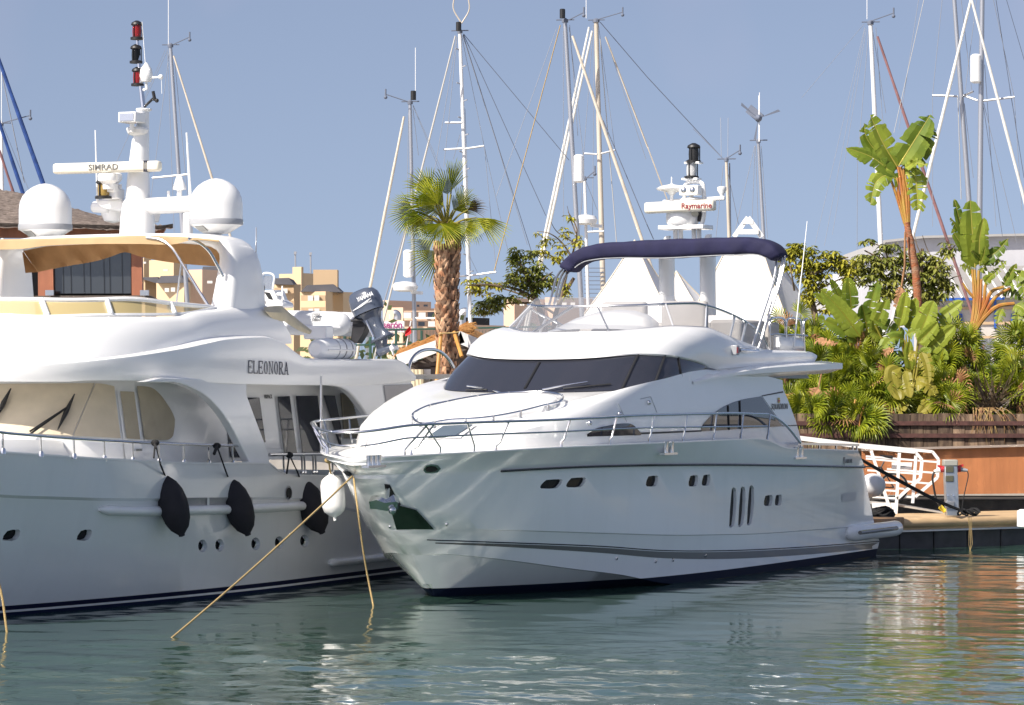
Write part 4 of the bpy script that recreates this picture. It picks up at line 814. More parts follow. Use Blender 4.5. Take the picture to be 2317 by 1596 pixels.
tx = MB(); c = hit(hbr, *zd(272, 1043), .014); serif(tx, 'ELEONORA', c, E.A, 1.62, .235, -.03)
# a serif hand: thin feet and caps on the strokes
part('name_lettering', tx, M['lettering'], far, 0)
# buttresses: plates that stand flush with the band
def plate(px_, W, th, nm, mt=M['white'], par=far, bev=.03):
    t = MB(); t.prism([E.pt(u, v, W) for u, v in px_], E.Pv * -th); return part(nm, t, mt, par, 30, bevel=bev)
arc = smooth_line([zq(1150, 858), zq(1330, 862), zq(1480, 866), zr(150, 158), zr(260, 190), zr(370, 245), zr(470, 335), zr(550, 440), zr(620, 560), zr(680, 680), zr(728, 770)], 26)
plate([(367, 855)] + arc[2:] + [zr(728, 792), zr(888, 792), zr(880, 765), zr(870, 690), zr(820, 560), zr(760, 400), zr(712, 270), zr(700, 230), zr(706, 200), (559, 862)], 3.20, .16, 'buttress')
arc2 = smooth_line([zd(780, 1183), zd(850, 1200), zd(920, 1250), zd(985, 1330), zd(1050, 1430), zd(1110, 1540), zd(1150, 1640)], 18)
plate([(755, 860)] + arc2 + [zd(1300, 1640), zd(1450, 1400), zd(1445, 1340), zd(1390, 1170), (930, 860)], 3.20, .16, 'buttress')
plate([zd(1170, 1178), zd(1390, 1170), zd(1440, 1340), zd(1255, 1500), zd(1200, 1400)], 3.23, .02, 'stern_cover', mat('grey cloth', (.42, .40, .39), .8, bump=.3, bscale=10))

# lower wheelhouse, its covered windows and the saloon side
w1 = Ring(E, [], -11.2, 2.40, 2.6, 2.6, e_sheer.z(-10) - .15, extra=[(-4.0, 2.4), (.8, 2.1)], send=.8)
w2 = Ring(E, [(210, 988), (300, 992), (420, 1003), (700, 1014)], -11.1, 2.38, 2.6, 2.6, CH - 135*58/FPX, extra=[(.8, 2.9)], send=.8)
w3 = Ring(E, [], -10.1, 2.30, 2.6, 2.6, 3.96, extra=[(.8, 3.92)], send=.8)
g1, g2, g3 = w1.row(70, pw=1.5), w2.row(70, pw=1.5), w3.row(70, pw=1.5)
t = MB(); t.grid([g1, emix(g1, g2, .9, 0, .02), g2, emix(g2, g3, .5, 0, .02), g3]); whl = part('wheelhouse', t, M['white'], far, 30, weld=True); hwl = bvh(whl)
# foredeck trunk in front of the wheelhouse
f1 = Ring(E, [], -16.2, 2.10, 4, 2.2, e_sheer.z(-14) - .15, extra=[(-10.6, 2.45)], send=-10.6); f2 = Ring(E, [(0, 1008), (120, 1010), (190, 1015)], -15.6, 1.95, 4, 2.2, 2.95, send=-10.7)
t = MB(); ra, rb2 = f1.row(40), f2.row(40); top_ = emix(rb2, rb2, 0, .10, -.25); t.grid([ra, emix(ra, rb2, .7, .0, .03), rb2, top_]); m = len(top_); t.grid([top_[:m//2+1][::-1], top_[m//2:]]); part('coachroof', t, M['white'], far, 40)
def wp2(nm, top_, bot_, mt, par=far, n=18, off=.02, tree=None, k=6):
    b = MB(); patch(b, tree or hwl, top_, bot_, n, k, off); return part(nm, b, mt, par, 60)
fc = wp2('window_cover', [zq(-60, 888), zq(400, 885), zq(830, 880)], [zq(-60, 1310), zq(300, 1325), zq(632, 1342)], M['cover'], n=24, off=.03)
wp2('window_cover', [zq(836, 882), zq(900, 885), zq(1000, 905)], [zq(640, 1342), zq(840, 1350), zq(1055, 1362)], M['cover'], n=14, off=.03)
dr = wp2('wheelhouse_door', [zq(1025, 935), zq(1165, 935)], [zq(1100, 1560), zq(1262, 1570)], M['white'], off=.025, n=6); wp2('window_cover', [zq(1045, 952), zq(1166, 955)], [zq(1098, 1368), zq(1218, 1378)], M['cover_dark'], dr, off=.05, n=6)
t = MB(); p = hit(hwl, *zq(1195, 1460), .05); t.bar(p - E.A*.1, p + E.A*.12, .04); part('door_handle', t, M['steel'], dr)
wp2('window_cover', [zq(1195, 903), zq(1270, 905), zq(1330, 918), zq(1400, 975), zq(1455, 1050), zq(1505, 1130), zq(1528, 1190)], [zq(1262, 1372), zq(1310, 1375), zq(1370, 1376), zq(1420, 1374), zq(1470, 1370), zq(1505, 1345), zq(1526, 1250)], M['cover_dark'], n=20, off=.035)
for q in (((110, 955), (-20, 1215), (0, 1090), (-120, 1150)), ((650, 1000), (500, 1312), (585, 1120), (265, 1350))):
    t = MB(); a, b = hit(hwl, *zq(*q[0]), .10), hit(hwl, *zq(*q[1]), .10); t.tube([a, a.lerp(b, .5) + Vector((0, 0, .0)), b], [.012, .05, .012], 6); wpp = part('wiper', t, M['black'], far)
    for o_ in (0, .05): t = MB(); c0, c1_ = hit(hwl, *zq(*q[2]), .13), hit(hwl, *zq(*q[3]), .12); t.tube([c0, c1_ + Vector((0, 0, o_))], .018, 6); part('wiper_arm', t, M['black'], wpp)
# saloon windows on the far deck side
for x in ([(545, 440), (690, 450), (695, 738), (575, 735)],):
    wp2('saloon_window', [zr(*x[0]), zr(640, 445)], [zr(*x[3]), zr(*x[2])], M['dark_glass'], n=6)
for (a, b, c, d) in (((640, 275), (790, 278), (836, 620), (780, 640)), ((930, 270), (1022, 266), (1080, 712), (985, 712)), ((1072, 264), (1238, 262), (1296, 712), (1125, 712)), ((1282, 260), (1372, 262), (1420, 500), (1420, 700))):
    e = 8; f = wp2('window_frame', [zr(a[0]-e, a[1]-e), zr(b[0]+e, b[1]-e)], [zr(d[0]-e, d[1]+e), zr(c[0]+e, c[1]+e)], M['white'], n=8, off=.02); wp2('saloon_window', [zr(*a), zr(*b)], [zr(*d), zr(*c)], M['dark_glass'], f, n=8, off=.045)
lv = wp2('louvre_panel', [zd(820, 1237), zd(900, 1245)], [zd(850, 1590), zd(990, 1590)], mat('taupe louvre', (.34, .31, .28), .6), n=6)
for k in range(15):
    y = 1262 + k*22; t = MB(); pp = [hit(hwl, *zd(826 + k*1.8, y), .045), hit(hwl, *zd(895 + k*5.6, y), .045)]
    if all(pp): t.bar(pp[0], pp[1], .03, .05); part('louvre', t, M['cover_dark'], lv)
tx = MB(); c = hit(hwl, *zr(865, 270), .02); put_text(tx, 'VRIPACK', .11, c, E.A, (0, 0, 1), xs=.75); part('maker_lettering', tx, M['grey_letter'], far, 0)
# side rails
def rail2(px_, W, posts, base_dz=None, r=.026):
    t = MB(); pp = [Vector(q) for q in smooth_line([E.pt(u, v, W) for u, v in px_], 30)]; t.tube(pp, r, 8); rl = part('guard_rail', t, M['steel'], far)
    for (tp, bt) in posts: t = MB(); t.tube([E.pt(*tp, W), E.pt(*bt, W)], .02, 6); t.lathe(E.pt(*bt, W), [(.045, -.02), (.04, .05), (.02, .08)], 8); part('stanchion', t, M['steel'], rl)
rail2([zc(-60, 118), zc(20, 130), zc(280, 155), zc(505, 172), zc(715, 185), zc(905, 195), zc(1090, 203), zc(1430, 215), zc(1660, 222)], 3.12,
      [(zc(x, a), zc(x + 4, b)) for x, a, b in ((18, 130, 268), (278, 155, 288), (505, 173, 303), (713, 186, 316), (908, 196, 327), (1088, 204, 337), (1258, 209, 343), (1428, 216, 347), (1594, 221, 350))])
rail2([zr(880, 717), zr(1100, 714), zr(1400, 710)], 3.14, [(zr(x, 718), zr(x + 6, b)) for x, b in ((988, 862), (1130, 868), (1150, 868), (1216, 866), (1236, 866), (1365, 866))], r=.032)

# radar arch
rows = []
def sect(c, hs, hw, up):
    out = []
    for q in range(16):
        an_ = 2*math.pi*q/16; x = math.copysign(abs(math.cos(an_)) ** .5, math.cos(an_)); y = math.copysign(abs(math.sin(an_)) ** .5, math.sin(an_)); out.append(c + E.A*(hs*x) + up*(hw*y))
    return out
SA = -5.45
arch = [(2.50, 4.95, .84, .30, 0), (2.52, 5.6, .70, .26, .05), (2.50, 6.1, .60, .22, .2), (2.40, 6.36, .52, .18, .6), (2.15, 6.50, .50, .12, .9), (1.6, 6.56, .48, .10, 1), (0, 6.58, .48, .10, 1)]
full = [(w, z, a, b, k, 1) for w, z, a, b, k in arch] + [(-w, z, a, b, k, -1) for w, z, a, b, k in reversed(arch[:-1])]
for w, z, hs, hw, k, sd in full:
    up = (E.Pv * (sd*(1-k)) + Vector((0, 0, 1)) * k).normalized(); rows.append(sect(E.at(SA + (z - 4.95) * .10, w, z), hs, hw, up if sd > 0 else up))
t = MB(); t.grid(rows, cu=True); ar = part('radar_arch', t, M['white'], far, 60)
sm_ = ar.modifiers.new('sub', 'SUBSURF'); sm_.levels = sm_.render_levels = 1
# awning, flap and poles
SW = -6.6
SFL = SW + 1.0
tt = MB(); a_ = smooth_line([zb(-80, 66), zb(350, 58), zb(760, 46), zb(1100, 36), zb(1450, 48), zb(1690, 68)], 30); b_ = smooth_line([zb(-80, 132), zb(180, 125), zb(350, 102), zb(760, 88), zb(1100, 88), zb(1350, 90), zb(1470, 60), zb(1690, 72)], 30)
rows = [[E.pts(u, v, SFL + .2) + Vector((0, 0, .02)) for u, v in a_], [E.pts(u, v, SW + .1) + Vector((0, 0, .03)) for u, v in a_], [E.pts(u, v, SW) for u, v in a_], [E.pts(u, v, SW + .01) for u, v in b_], [E.pts(u, v, SW + .06) + Vector((0, 0, .02)) for u, v in b_], [E.pts(u, v, SFL) for u, v in a_]]
tt.grid(rows); part('awning', tt, M['awn'], far, 40, norm=False)
tt = MB(); a_ = smooth_line([zb(178, 140), zb(420, 98), zb(700, 80), zb(960, 80), zb(1250, 84), zb(1460, 66), zb(1698, 74)], 40); b_ = smooth_line([zb(290, 305), zb(500, 262), zb(750, 218), zb(860, 185), zb(960, 152), zb(1080, 185), zb(1200, 212), zb(1400, 240), zb(1706, 264)], 40)
rows = [[E.pts(u, v, SFL + (.05*math.sin(i*1.3) + .03*math.sin(i*3.1 + 1)) * f) for i, (u, v) in enumerate(zip([p[0]*(1-f) + q[0]*f for p, q in zip(a_, b_)], [p[1]*(1-f) + q[1]*f for p, q in zip(a_, b_)]))] for f in (0, .25, .5, .75, 1)]
tt.grid(rows); part('awning_flap', tt, M['canvas'], far, 60, norm=False)
tt = MB(); tt.grid([[E.pts(*zb(178, 145), SFL), E.pts(*zb(290, 305), SFL)], [E.pts(*zb(172, 160), SFL - .5), E.pts(*zb(196, 312), SFL - .45)]]); part('awning_flap', tt, M['canvas'], far, 0, norm=False)
for px_ in ([(1130, 38), (1240, 55), (1320, 110), (1400, 230), (1500, 395), (1605, 560)], [(1450, 45), (1540, 80), (1610, 140), (1670, 240), (1722, 340)]):
    t = MB(); S1 = E.px(*zb(*px_[-1]), 2.55)[0]; n = len(px_); pp = [E.pts(*zb(*q), SW + (S1 - SW) * (i/(n-1))) for i, q in enumerate(px_)]; t.tube([Vector(q) for q in smooth_line(pp, 18)], .028, 8); part('awning_pole', t, M['steel'], far)
t = MB(); t.tube([E.pts(*zb(1398, 235), SW + .6), E.pts(*zb(1362, 535), SW + .6)], .018, 6); part('awning_pole', t, M['alu'], far)
# mast with lanterns, scanner, domes
SM = -4.75
def R2(x, y, dS=0.0, z=za): return E.pts(*z(x, y), SM + dS)
t = MB(); rows = []
for xl, xr, y in ((752, 942, 1500), (758, 940, 1360), (770, 925, 1260), (785, 915, 1230), (800, 912, 1050), (822, 913, 870), (845, 915, 780), (850, 916, 690), (846, 932, 678), (848, 930, 672)):
    a, b = R2(xl, y), R2(xr, y); c = a.lerp(b, .5); w = (b - a).length/2; rows.append([c + E.Pv*(w*math.cos(q)) + E.A*(w*1.15*math.sin(q)) for q in [2*math.pi*i/16 for i in range(16)]])
t.grid(rows, cu=True); t.f.append(tuple(len(t.v) - 16 + q for q in range(16))); ms = part('signal_mast', t, M['white'], far, 50)
t = MB(); t.prism([R2(592, 1232), R2(592, 1262), R2(640, 1290), R2(760, 1310), R2(770, 1340), R2(870, 1370), R2(900, 1245), R2(690, 1230)], E.A*.7); t.tube([R2(572, 1278, .3), R2(680, 1285, .3)], .11, 10); part('mast_platform', t, M['white'], far, bevel=.04)
t = MB(); t.lathe(R2(700, 1372, .5), [(.02, -.02), (.18, .02), (.24, .15), (.24, .3)], 16); part('loudspeaker', t, M['white'], far)
t = MB(); t.tube([R2(895, 1275), R2(1185, 1260)], .16, 12); part('dome_arm', t, M['white'], far)
t = MB(); pts_ = [R2(885, 662), R2(868, 520), R2(858, 390), R2(848, 250)]; t.tube(pts_, [.05, .045, .04, .03], 8); lpst = part('lantern_post', t, M['steel'], far)
for (x, y, ln_) in ((845, 246, 'red_glass'), (840, 392, 'port_glass'), (849, 532, 'red_glass')): lantern(E, far, R2(x, y), .10, .36, M[ln_])
lantern(E, far, R2(640, 1228, -.3), .135, .38, M['amber_glass'])
t = MB(); c = R2(815, 728, -.35); t.box(c, E.Pv*.19, E.A*.2, (0, 0, .10)); t.tube([c, c - Vector((0, 0, .28))], .05, 8); t.lathe(R2(848, 800, -.1) - Vector((0, 0, .14)), [(.05, 0), (.18, .05), (.22, .14), (.2, .18)], 14); sl2 = part('searchlight', t, M['white'], far, bevel=.025)
t = MB(); t.box(c - E.A*.205, E.Pv*.15, E.A*.01, (0, 0, .07)); part('lamp_lens', t, M['steel'], sl2)
t = MB(); a, b = R2(335, 1044, -.55), R2(992, 1026, -.35); t.bar(a, b, .20, .20); scn = part('radar_scanner', t, M['cream'], far, bevel=.05)
for o_ in (.87, .888): t = MB(); p = a.lerp(b, o_); t.box(p, E.Pv*.012 + E.A*.0, E.A*.105, (0, 0, .105)); part('stripe', t, M['lettering'], scn, 0)
tx = MB(); put_text(tx, 'SIMRAD', .155, a.lerp(b, .49) - E.A*.107 + Vector((0, 0, .0)), (b - a), (0, 0, 1), xs=1.15, bold=.002); part('maker_lettering', tx, M['grey_letter'], scn, 0)
t = MB(); t.lathe(R2(668, 1150, -.4), [(.10, -.06), (.11, .04), (.19, .10), (.20, .20), (.18, .235), (.06, .25)], 18); t.lathe(R2(700, 1135, .1), [(.10, 0), (.17, .08), (.17, .18), (.12, .22)], 16); part('radar_pedestal', t, M['white'], far)
t = MB(); t.box(R2(695, 1200, -.1), E.Pv*.17, E.A*.18, (0, 0, .10)); t.box(R2(690, 1160, -.25), E.Pv*.10, E.A*.1, (0, 0, .09)); part('light_box', t, M['white'], far, bevel=.03)
for xx, yy, nm in ((280, 1480, 'l'), (1335, 1448, 'r')):
    c = R2(xx, yy); k = za(1, 0)[0] * c.y / FPX
    prof = [(.075, -.04), (.09, 0), (78*k, 6*k), (160*k, 58*k), (164*k, 60*k), (164*k, 92*k), (163*k, 93*k), (163*k, 185*k), (157*k, 228*k), (141*k, 266*k), (115*k, 298*k), (82*k, 322*k), (43*k, 340*k), (.005, 347*k)]
    t = MB(); t.lathe(c, prof, 32); dm = part('satellite_dome', t, M['white'], far, 40)
    t = MB(); t.lathe(c, [(165.5*k, 58*k), (166.5*k, 62*k), (166.5*k, 90*k), (165*k, 93*k)], 32); part('dome_band', t, M['silver_band'], dm)
    t = MB(); dirv = (-E.Pv*.35 - E.A).normalized(); tv = Vector((-dirv.y, dirv.x, 0)); up = (Vector((0, 0, 1))*.62 + dirv*.78).normalized()
    t.box(c + dirv*(122*k) + Vector((0, 0, 33*k)), tv*(36*k), up*(26*k), up.cross(tv)*.008); part('dome_plate', t, mat('grey plate', (.25, .25, .24), .4), dm)
    t = MB(); t.tube([c, c - Vector((0, 0, .25))], .11, 10); part('dome_foot', t, M['alu'], dm)
def whip(a, b, r0=.012, r1=.02, mt='white', nm='whip_aerial'):
    t = MB(); t.tube([a, b], [r0, r1], 6); t.lathe(b, [(.03, -.05), (.03, .06)], 8); part(nm, t, M[mt], far)
whip(R2(588, 805), R2(601, 1230)); whip(R2(1152, 820), R2(1176, 1230), .018, .03); whip(R2(1582, 1405), R2(1580, 1590), .012, .015, 'alu'); whip(R2(877, 135), R2(903, 470), .006, .008); whip(R2(740, 1140), R2(745, 1230), .04, .05); whip(R2(1040, 1180), R2(1042, 1235), .03, .03)
t = MB(); t.lathe(R2(903, 505), [(.09, 0), (.10, .03), (.13, .1), (.11, .24), (.02, .36)], 12); t.tube([R2(903, 510), R2(905, 550), R2(885, 556)], .03, 6); t.tube([R2(915, 482), R2(990, 476)], .02, 6); t.ball(R2(993, 476), .05); t.tube([R2(996, 480), R2(999, 580)], .006, 5); part('wind_sensor', t, M['white'], far)
t = MB(); t.tube([R2(890, 662), R2(955, 600)], .025, 6); t.tube([R2(945, 565), R2(957, 622)], .035, 6); t.ball(R2(968, 622), .04); part('wind_vane', t, M['black'], far)
t = MB(); t.lathe(R2(1108, 1210), [(.05, 0), (.05, .1), (.13, .12), (.13, .16), (.06, .36), (.01, .40)], 12); part('aerial_cap', t, M['white'], far)
lantern(E, far, E.pt(*zd(185, 550), 2.4), .14, .40, M['red_glass'])

# ------------------------------------------------------------------ fenders, ropes, dinghy and gear on and between the yachts
def fender(top, bot, hw_px, d0, rope_px, label, mt, prof, rmat='black_rope', name='fender', dknot=None):
    a, b = P(*top, d0), P(*bot, d0 - .12); ax = b - a; l = ax.length; r = hw_px * d0 / FPX
    t_ = thing(name, label, 'fender', b, 'fenders hung along the white yachts'); m_ = MB(); m_.lathe(a, [(r*x, l*y) for x, y in prof], 24, axis=ax); part('fender_body', m_, mt, t_, 60)
    if rope_px:
        m_ = MB(); m_.tube([P(u, v, d) for u, v, d in rope_px] + [a + ax*.02], .016, 6); k = P(*rope_px[0]); m_.ball(k, .075, .06, .06); part('fender_rope', m_, M[rmat], t_)
        for q in rope_px[1:-1]: pass
    return t_
lens = [(.02, -.02), (.16, .0), (.30, .04), (.62, .13), (.88, .27), (1, .45), (.98, .6), (.86, .76), (.62, .89), (.36, .955), (.22, .99), (.20, 1.02), (.02, 1.03)]
dE = lambda u, v, W=3.45: E.pt(u, v, W).y
for k, (tp, bt, hw, rp) in enumerate(((zr(78, 880), zr(205, 1335), 34, [zr(0, 625), zr(40, 790)]), (zr(565, 895), zr(715, 1330), 33, [zr(476, 648), zr(545, 845)]), (zr(1118, 905), zr(1288, 1315), 34, [zr(1035, 718), zr(1098, 850)]))):
    lab = ('dark lens shaped fender nearest the bow in the row of three dark ones', 'dark lens shaped fender hanging between the other two dark ones on the hull', 'dark lens shaped fender hanging half behind the mooring rope and beside the white fender')[k]
    dd = dE(*bt)
    f = fender(tp, bt, hw, dd, [(*rp[0], dE(*rp[0], 3.16)), (rp[0][0]*.75 + rp[1][0]*.25, rp[0][1]*.75 + rp[1][1]*.25, dE(rp[0][0], rp[0][1], 3.40)), (*rp[1], dE(*rp[1], 3.44))], lab, M['fender_black'], lens)
    if k < 2:
        o = MB(); q = rp[0]; x_ = (-6, 22)[k] if k else -2; o.tube([P(q[0], q[1], dE(*q, 3.24)), P(q[0] - (3 if k == 0 else 6), q[1] + (34 if k == 0 else 18), dE(*q, 3.40))], .015 if k == 0 else .03, 6); part('rope_tail', o, M['black_rope'], f)
    else:
        o = MB(); q = rp[0]; o.tube([P(q[0], q[1], dE(*q, 3.24)), P(q[0] - 6, q[1] + 42, dE(*q, 3.40))], .017, 6); part('rope_tail', o, M['black_rope'], f)
cyl = [(.05, -.06), (.18, -.05), (.2, .0), (.55, .05), (.85, .12), (1, .24), (1.02, .5), (1, .74), (.86, .86), (.5, .95), (.2, .99), (.14, 1.0), (.13, 1.08), (.03, 1.09)]
fender(ze(560, 470), ze(588, 800), 53*.5, 59.6, [(*ze(540, 360), 59.0), (*ze(552, 440), 59.5)], 'white cylindrical fender hanging under the bow of the yacht with the navy bimini', M['white_matt'], cyl, 'rope')
def rope(pts_, r, mt, label, sag=0.0, nm='mooring_rope', n=24):
    pts_ = [Vector(p) for p in pts_]; a = [Vector(q) for q in smooth_line(pts_, n)] if len(pts_) > 2 else [pts_[0].lerp(pts_[1], i/(n-1)) for i in range(n)]
    a = [p - Vector((0, 0, sag * 4 * (i/(n-1)) * (1 - i/(n-1)))) for i, p in enumerate(a)]
    m_ = MB(); m_.tube(a, r, 8); return solo(nm, m_, mt, label, 'rope')
hw0 = hit(hb, *ze(735, 466), .05)
rope([hw0, P(383, 1441, 50.6) + Vector((0, 0, -.05))], .017, M['rope'], 'tan mooring rope running taut from the bow down to the water across the dark fender', .05)
rope([hw0 + Vector((.02, 0, -.02)), P(*ze(760, 700), 57.2), P(*ze(805, 1040), 57.4), P(*ze(850, 1300), 57.6), P(846, 1371, 57.5) + Vector((0, 0, -.05))], .017, M['rope'], 'tan rope hanging slack and nearly upright from the bow into the water')
rope([E.at(-16.5, e_sheer.w(-16.5) - .1, 2.6), P(-110, 1180, 51.5), P(-22, 1268, 51.6), P(0, 1330, 51.6), P(17, 1432, 51.5) + Vector((0, 0, -.05))], .02, M['rope'], 'short piece of tan rope entering the water at the left edge of the picture')

# inflatable tender on the after deck of the left yacht
WD = 2.0; SD = -1.0
def DP(u, v, w): return E.pts(u, v, SD + (WD - w))
dg = thing('inflatable_boat', 'pale grey inflatable tender with white console and slate outboard motor, lying on the upper deck', 'dinghy', DP(*zp(900, 1100), WD - .8))
ra_ = 150 * zp(1, 0)[0]; kz = (zp(1, 0)[0] - zp(0, 0)[0]) * 65 / FPX
for W_, nm in ((WD, 'near'), (WD - 1.5, 'far')):
    c = [DP(*zp(300, 920), WD), DP(*zp(700, 925), WD), DP(*zp(1000, 935), WD), DP(*zp(1150, 940), WD), DP(*zp(1215, 945), WD), DP(*zp(1245, 948), WD)]
    c = [p - (-E.A) * (WD - W_) for p in c]; m_ = MB(); m_.tube([Vector(q) for q in smooth_line(c, 30)], [150*kz]*22 + [148*kz, 145*kz, 140*kz, 132*kz, 120*kz, 100*kz, 70*kz, 30*kz], 20); tb_ = part('inflatable_tube', m_, M['pvc'], dg, 60)
    if nm == 'near':
        m_ = MB(); m_.tube([p + (-E.A)*(150*kz) - Vector((0, 0, .06)) for p in [Vector(q) for q in smooth_line(c[:-1], 16)]], .03, 6); part('rubbing_strip', m_, M['pvc'], tb_)
        m_ = MB(); q0 = DP(*zp(910, 860), WD) + (-E.A)*(148*kz); 
        for a_, b_ in (((-.08, .07), (.08, .07)), ((.08, .07), (.08, -.07)), ((.08, -.07), (-.08, -.07)), ((-.08, -.07), (-.08, .07)), ((-.06, .02), (.07, .05)), ((.07, .05), (-.05, -.04)), ((-.06, .05), (.04, .06)), ((-.05, -.05), (.06, -.04))): m_.bar(q0 + E.Pv*a_[0] + Vector((0, 0, a_[1])), q0 + E.Pv*b_[0] + Vector((0, 0, b_[1])), .012)
        part('maker_mark', m_, M['grey_letter'], tb_, 0)
m_ = MB(); a = DP(*zp(360, 960), WD - .75); b = DP(*zp(1180, 990), WD - .75); m_.bar(a, b, 1.3, .18); part('rigid_hull', m_, M['white_matt'], dg, bevel=.05)
m_ = MB(); m_.prism([DP(*zp(*q), WD - .4) for q in ((205, 700), (210, 535), (330, 528), (370, 640), (440, 690), (445, 740), (215, 740))], -(-E.A)*.5); cs = part('console', m_, M['white'], dg, bevel=.03)
m_ = MB(); m_.prism([DP(*zp(*q), WD - .395) for q in ((222, 555), (290, 565), (330, 650), (275, 640))], (-E.A)*.004); part('instrument_panel', m_, M['black'], cs)
m_ = MB(); m_.tube([Vector(q) for q in smooth_line([DP(*zp(*q), WD - .4) for q in ((190, 540), (185, 480), (200, 350), (225, 332), (310, 340), (335, 360), (325, 520))], 24)], .022, 8); part('screen_frame', m_, M['white'], cs); m_ = MB(); m_.prism([DP(*zp(*q), WD - .42) for q in ((200, 520), (215, 360), (315, 365), (315, 520))], -(-E.A)*.01); part('screen', m_, M['clear'], cs)
m_ = MB(); cc = DP(*zp(437, 580), WD - .5); m_.tube([cc + (E.Pv*.35 + (-E.A)*.6).normalized()*(.085*math.cos(q)) + Vector((0, 0, .155*math.sin(q))) for q in [2*math.pi*i/20 for i in range(20)]], .015, 6, closed=True); m_.tube([cc, cc + Vector((0, 0, .15))], .01, 5); m_.tube([cc, cc - Vector((0, 0, .14)) + E.Pv*.05], .01, 5); m_.tube([cc, cc - E.Pv*.16], .04, 8); part('steering_wheel', m_, M['white'], cs)
# outboard: lofted cowling, leg, cavitation plate, gearcase, propeller
WO = WD - .75
ob = [((1368, 540), 105), ((1385, 556), 160), ((1405, 600), 192), ((1430, 665), 206), ((1452, 730), 206), ((1470, 785), 196), ((1474, 800), 200)]
def loftpx(st, nm, mt, par, depth=.75, n=20, off=(.93, -.36), p_=.75):
    m_ = MB(); rows = []
    for (x, y), hw in st:
        c = DP(*zp(x, y), WO); w = hw * kz * .97; xd = (E.Pv * off[0] + Vector((0, 0, -off[1]))).normalized(); rows.append([c + xd*(w*math.copysign(abs(math.cos(q))**p_, math.cos(q))) + (-E.A)*(w*depth*math.copysign(abs(math.sin(q))**p_, math.sin(q))) for q in [2*math.pi*i/n for i in range(n)]])
    m_.grid(rows, cu=True); m_.f.append(tuple(reversed(range(n)))); m_.f.append(tuple(len(m_.v) - n + q for q in range(n))); return part(nm, m_, mt, par, 50)
om = loftpx(ob, 'outboard_motor', M['engine'], dg)
# the cowling needs the sight line of its own foreshortening: its long side runs along the boat
loftpx([((1478, 805), 190), ((1490, 840), 150), ((1535, 930), 98), ((1580, 1000), 84), ((1620, 1050), 92), ((1640, 1085), 120)], 'outboard_leg', M['engine'], om, .55)
loftpx([((1632, 1098), 150), ((1636, 1112), 160), ((1640, 1124), 150)], 'cavitation_plate', M['engine'], om, .8); loftpx([((1622, 1130), 95), ((1625, 1200), 80), ((1640, 1265), 95), ((1628, 1300), 60), ((1610, 1325), 25)], 'gearcase', M['engine'], om, .35)
m_ = MB(); m_.tube([DP(*zp(1560, 1285), WO), DP(*zp(1640, 1258), WO), DP(*zp(1735, 1222), WO)], [.03, .085, .06], 12); part('gearcase_torpedo', m_, M['engine'], om, 60)
m_ = MB(); c = DP(*zp(1755, 1225), WO); m_.ball(c, .07)
for k in range(3):
    an_ = k*2.1 + .6; m_.prism([c, c + (-E.A)*(.15*math.cos(an_)) + Vector((0, 0, .15*math.sin(an_))) + E.Pv*.03, c + (-E.A)*(.17*math.cos(an_ + .6)) + Vector((0, 0, .17*math.sin(an_ + .6))) + E.Pv*.05, c + (-E.A)*(.08*math.cos(an_ + .9)) + Vector((0, 0, .08*math.sin(an_ + .9)))], E.Pv*.015)
part('propeller', m_, M['white'], om)
m_ = MB(); m_.prism([DP(*zp(*q), WO) for q in ((1280, 870), (1420, 820), (1440, 960), (1400, 1060), (1330, 1170), (1250, 1160))], -(-E.A)*.25); m_.tube([DP(*zp(1230, 900), WO + .1), DP(*zp(1400, 890), WO + .1)], .03, 6); part('clamp_bracket', m_, M['engine_dark'], om, bevel=.02)
m_ = MB(); m_.tube([DP(*zp(1440, 900), WO + .12), DP(*zp(1530, 1090), WO + .12)], .022, 6); part('tilt_ram', m_, M['steel'], om)
oc = bvh(om); m_ = MB(); q = hit(oc, *zp(1425, 615), .012)
if q: 
    xd = (E.Pv*.93 + Vector((0, 0, .36))).normalized(); put_text(m_, 'YAMAHA', 70*kz, q, xd, Vector((0, 0, 1)) - xd*.36, shear=.2, bold=.003, xs=.8); 
    st_ = hit(oc, *zp(1440, 690), .012); 
    if st_: put_text(m_, 'FOUR STROKE', 26*kz, st_, xd, Vector((0, 0, 1)) - xd*.36, shear=.2)
    part('maker_lettering', m_, M['white_letter'], om, 0)
m_ = MB(); a, b = hit(oc, *zp(1285, 780), .012), hit(oc, *zp(1490, 625), .012)
if a and b: patch(m_, oc, [zp(1285, 776), zp(1400, 690), zp(1495, 624)], [zp(1290, 782), zp(1410, 712), zp(1495, 630)], 8, 2, .012); part('flash_stripe', m_, M['white_letter'], om, 0)
# folded cover at the end of the coaming
m_ = MB(); rows = [[E.pt(*zp(*q), w_) for q, w_ in r_] for r_ in ([((215, 735), 2.85), ((340, 722), 2.8), ((430, 720), 2.7), ((520, 800), 2.6), ((640, 900), 2.6), ((790, 1015), 2.6)], [((235, 790), 2.95), ((340, 800), 2.95), ((450, 800), 2.95), ((540, 880), 2.9), ((640, 950), 2.9), ((785, 1040), 2.85)], [((290, 850), 2.9), ((370, 900), 2.9), ((460, 905), 2.95), ((540, 960), 2.9), ((640, 1020), 2.9), ((760, 1062), 2.8)])]; m_.grid(rows)
part('folded_cover', m_, M['canvas_light'], far, 60, norm=False)
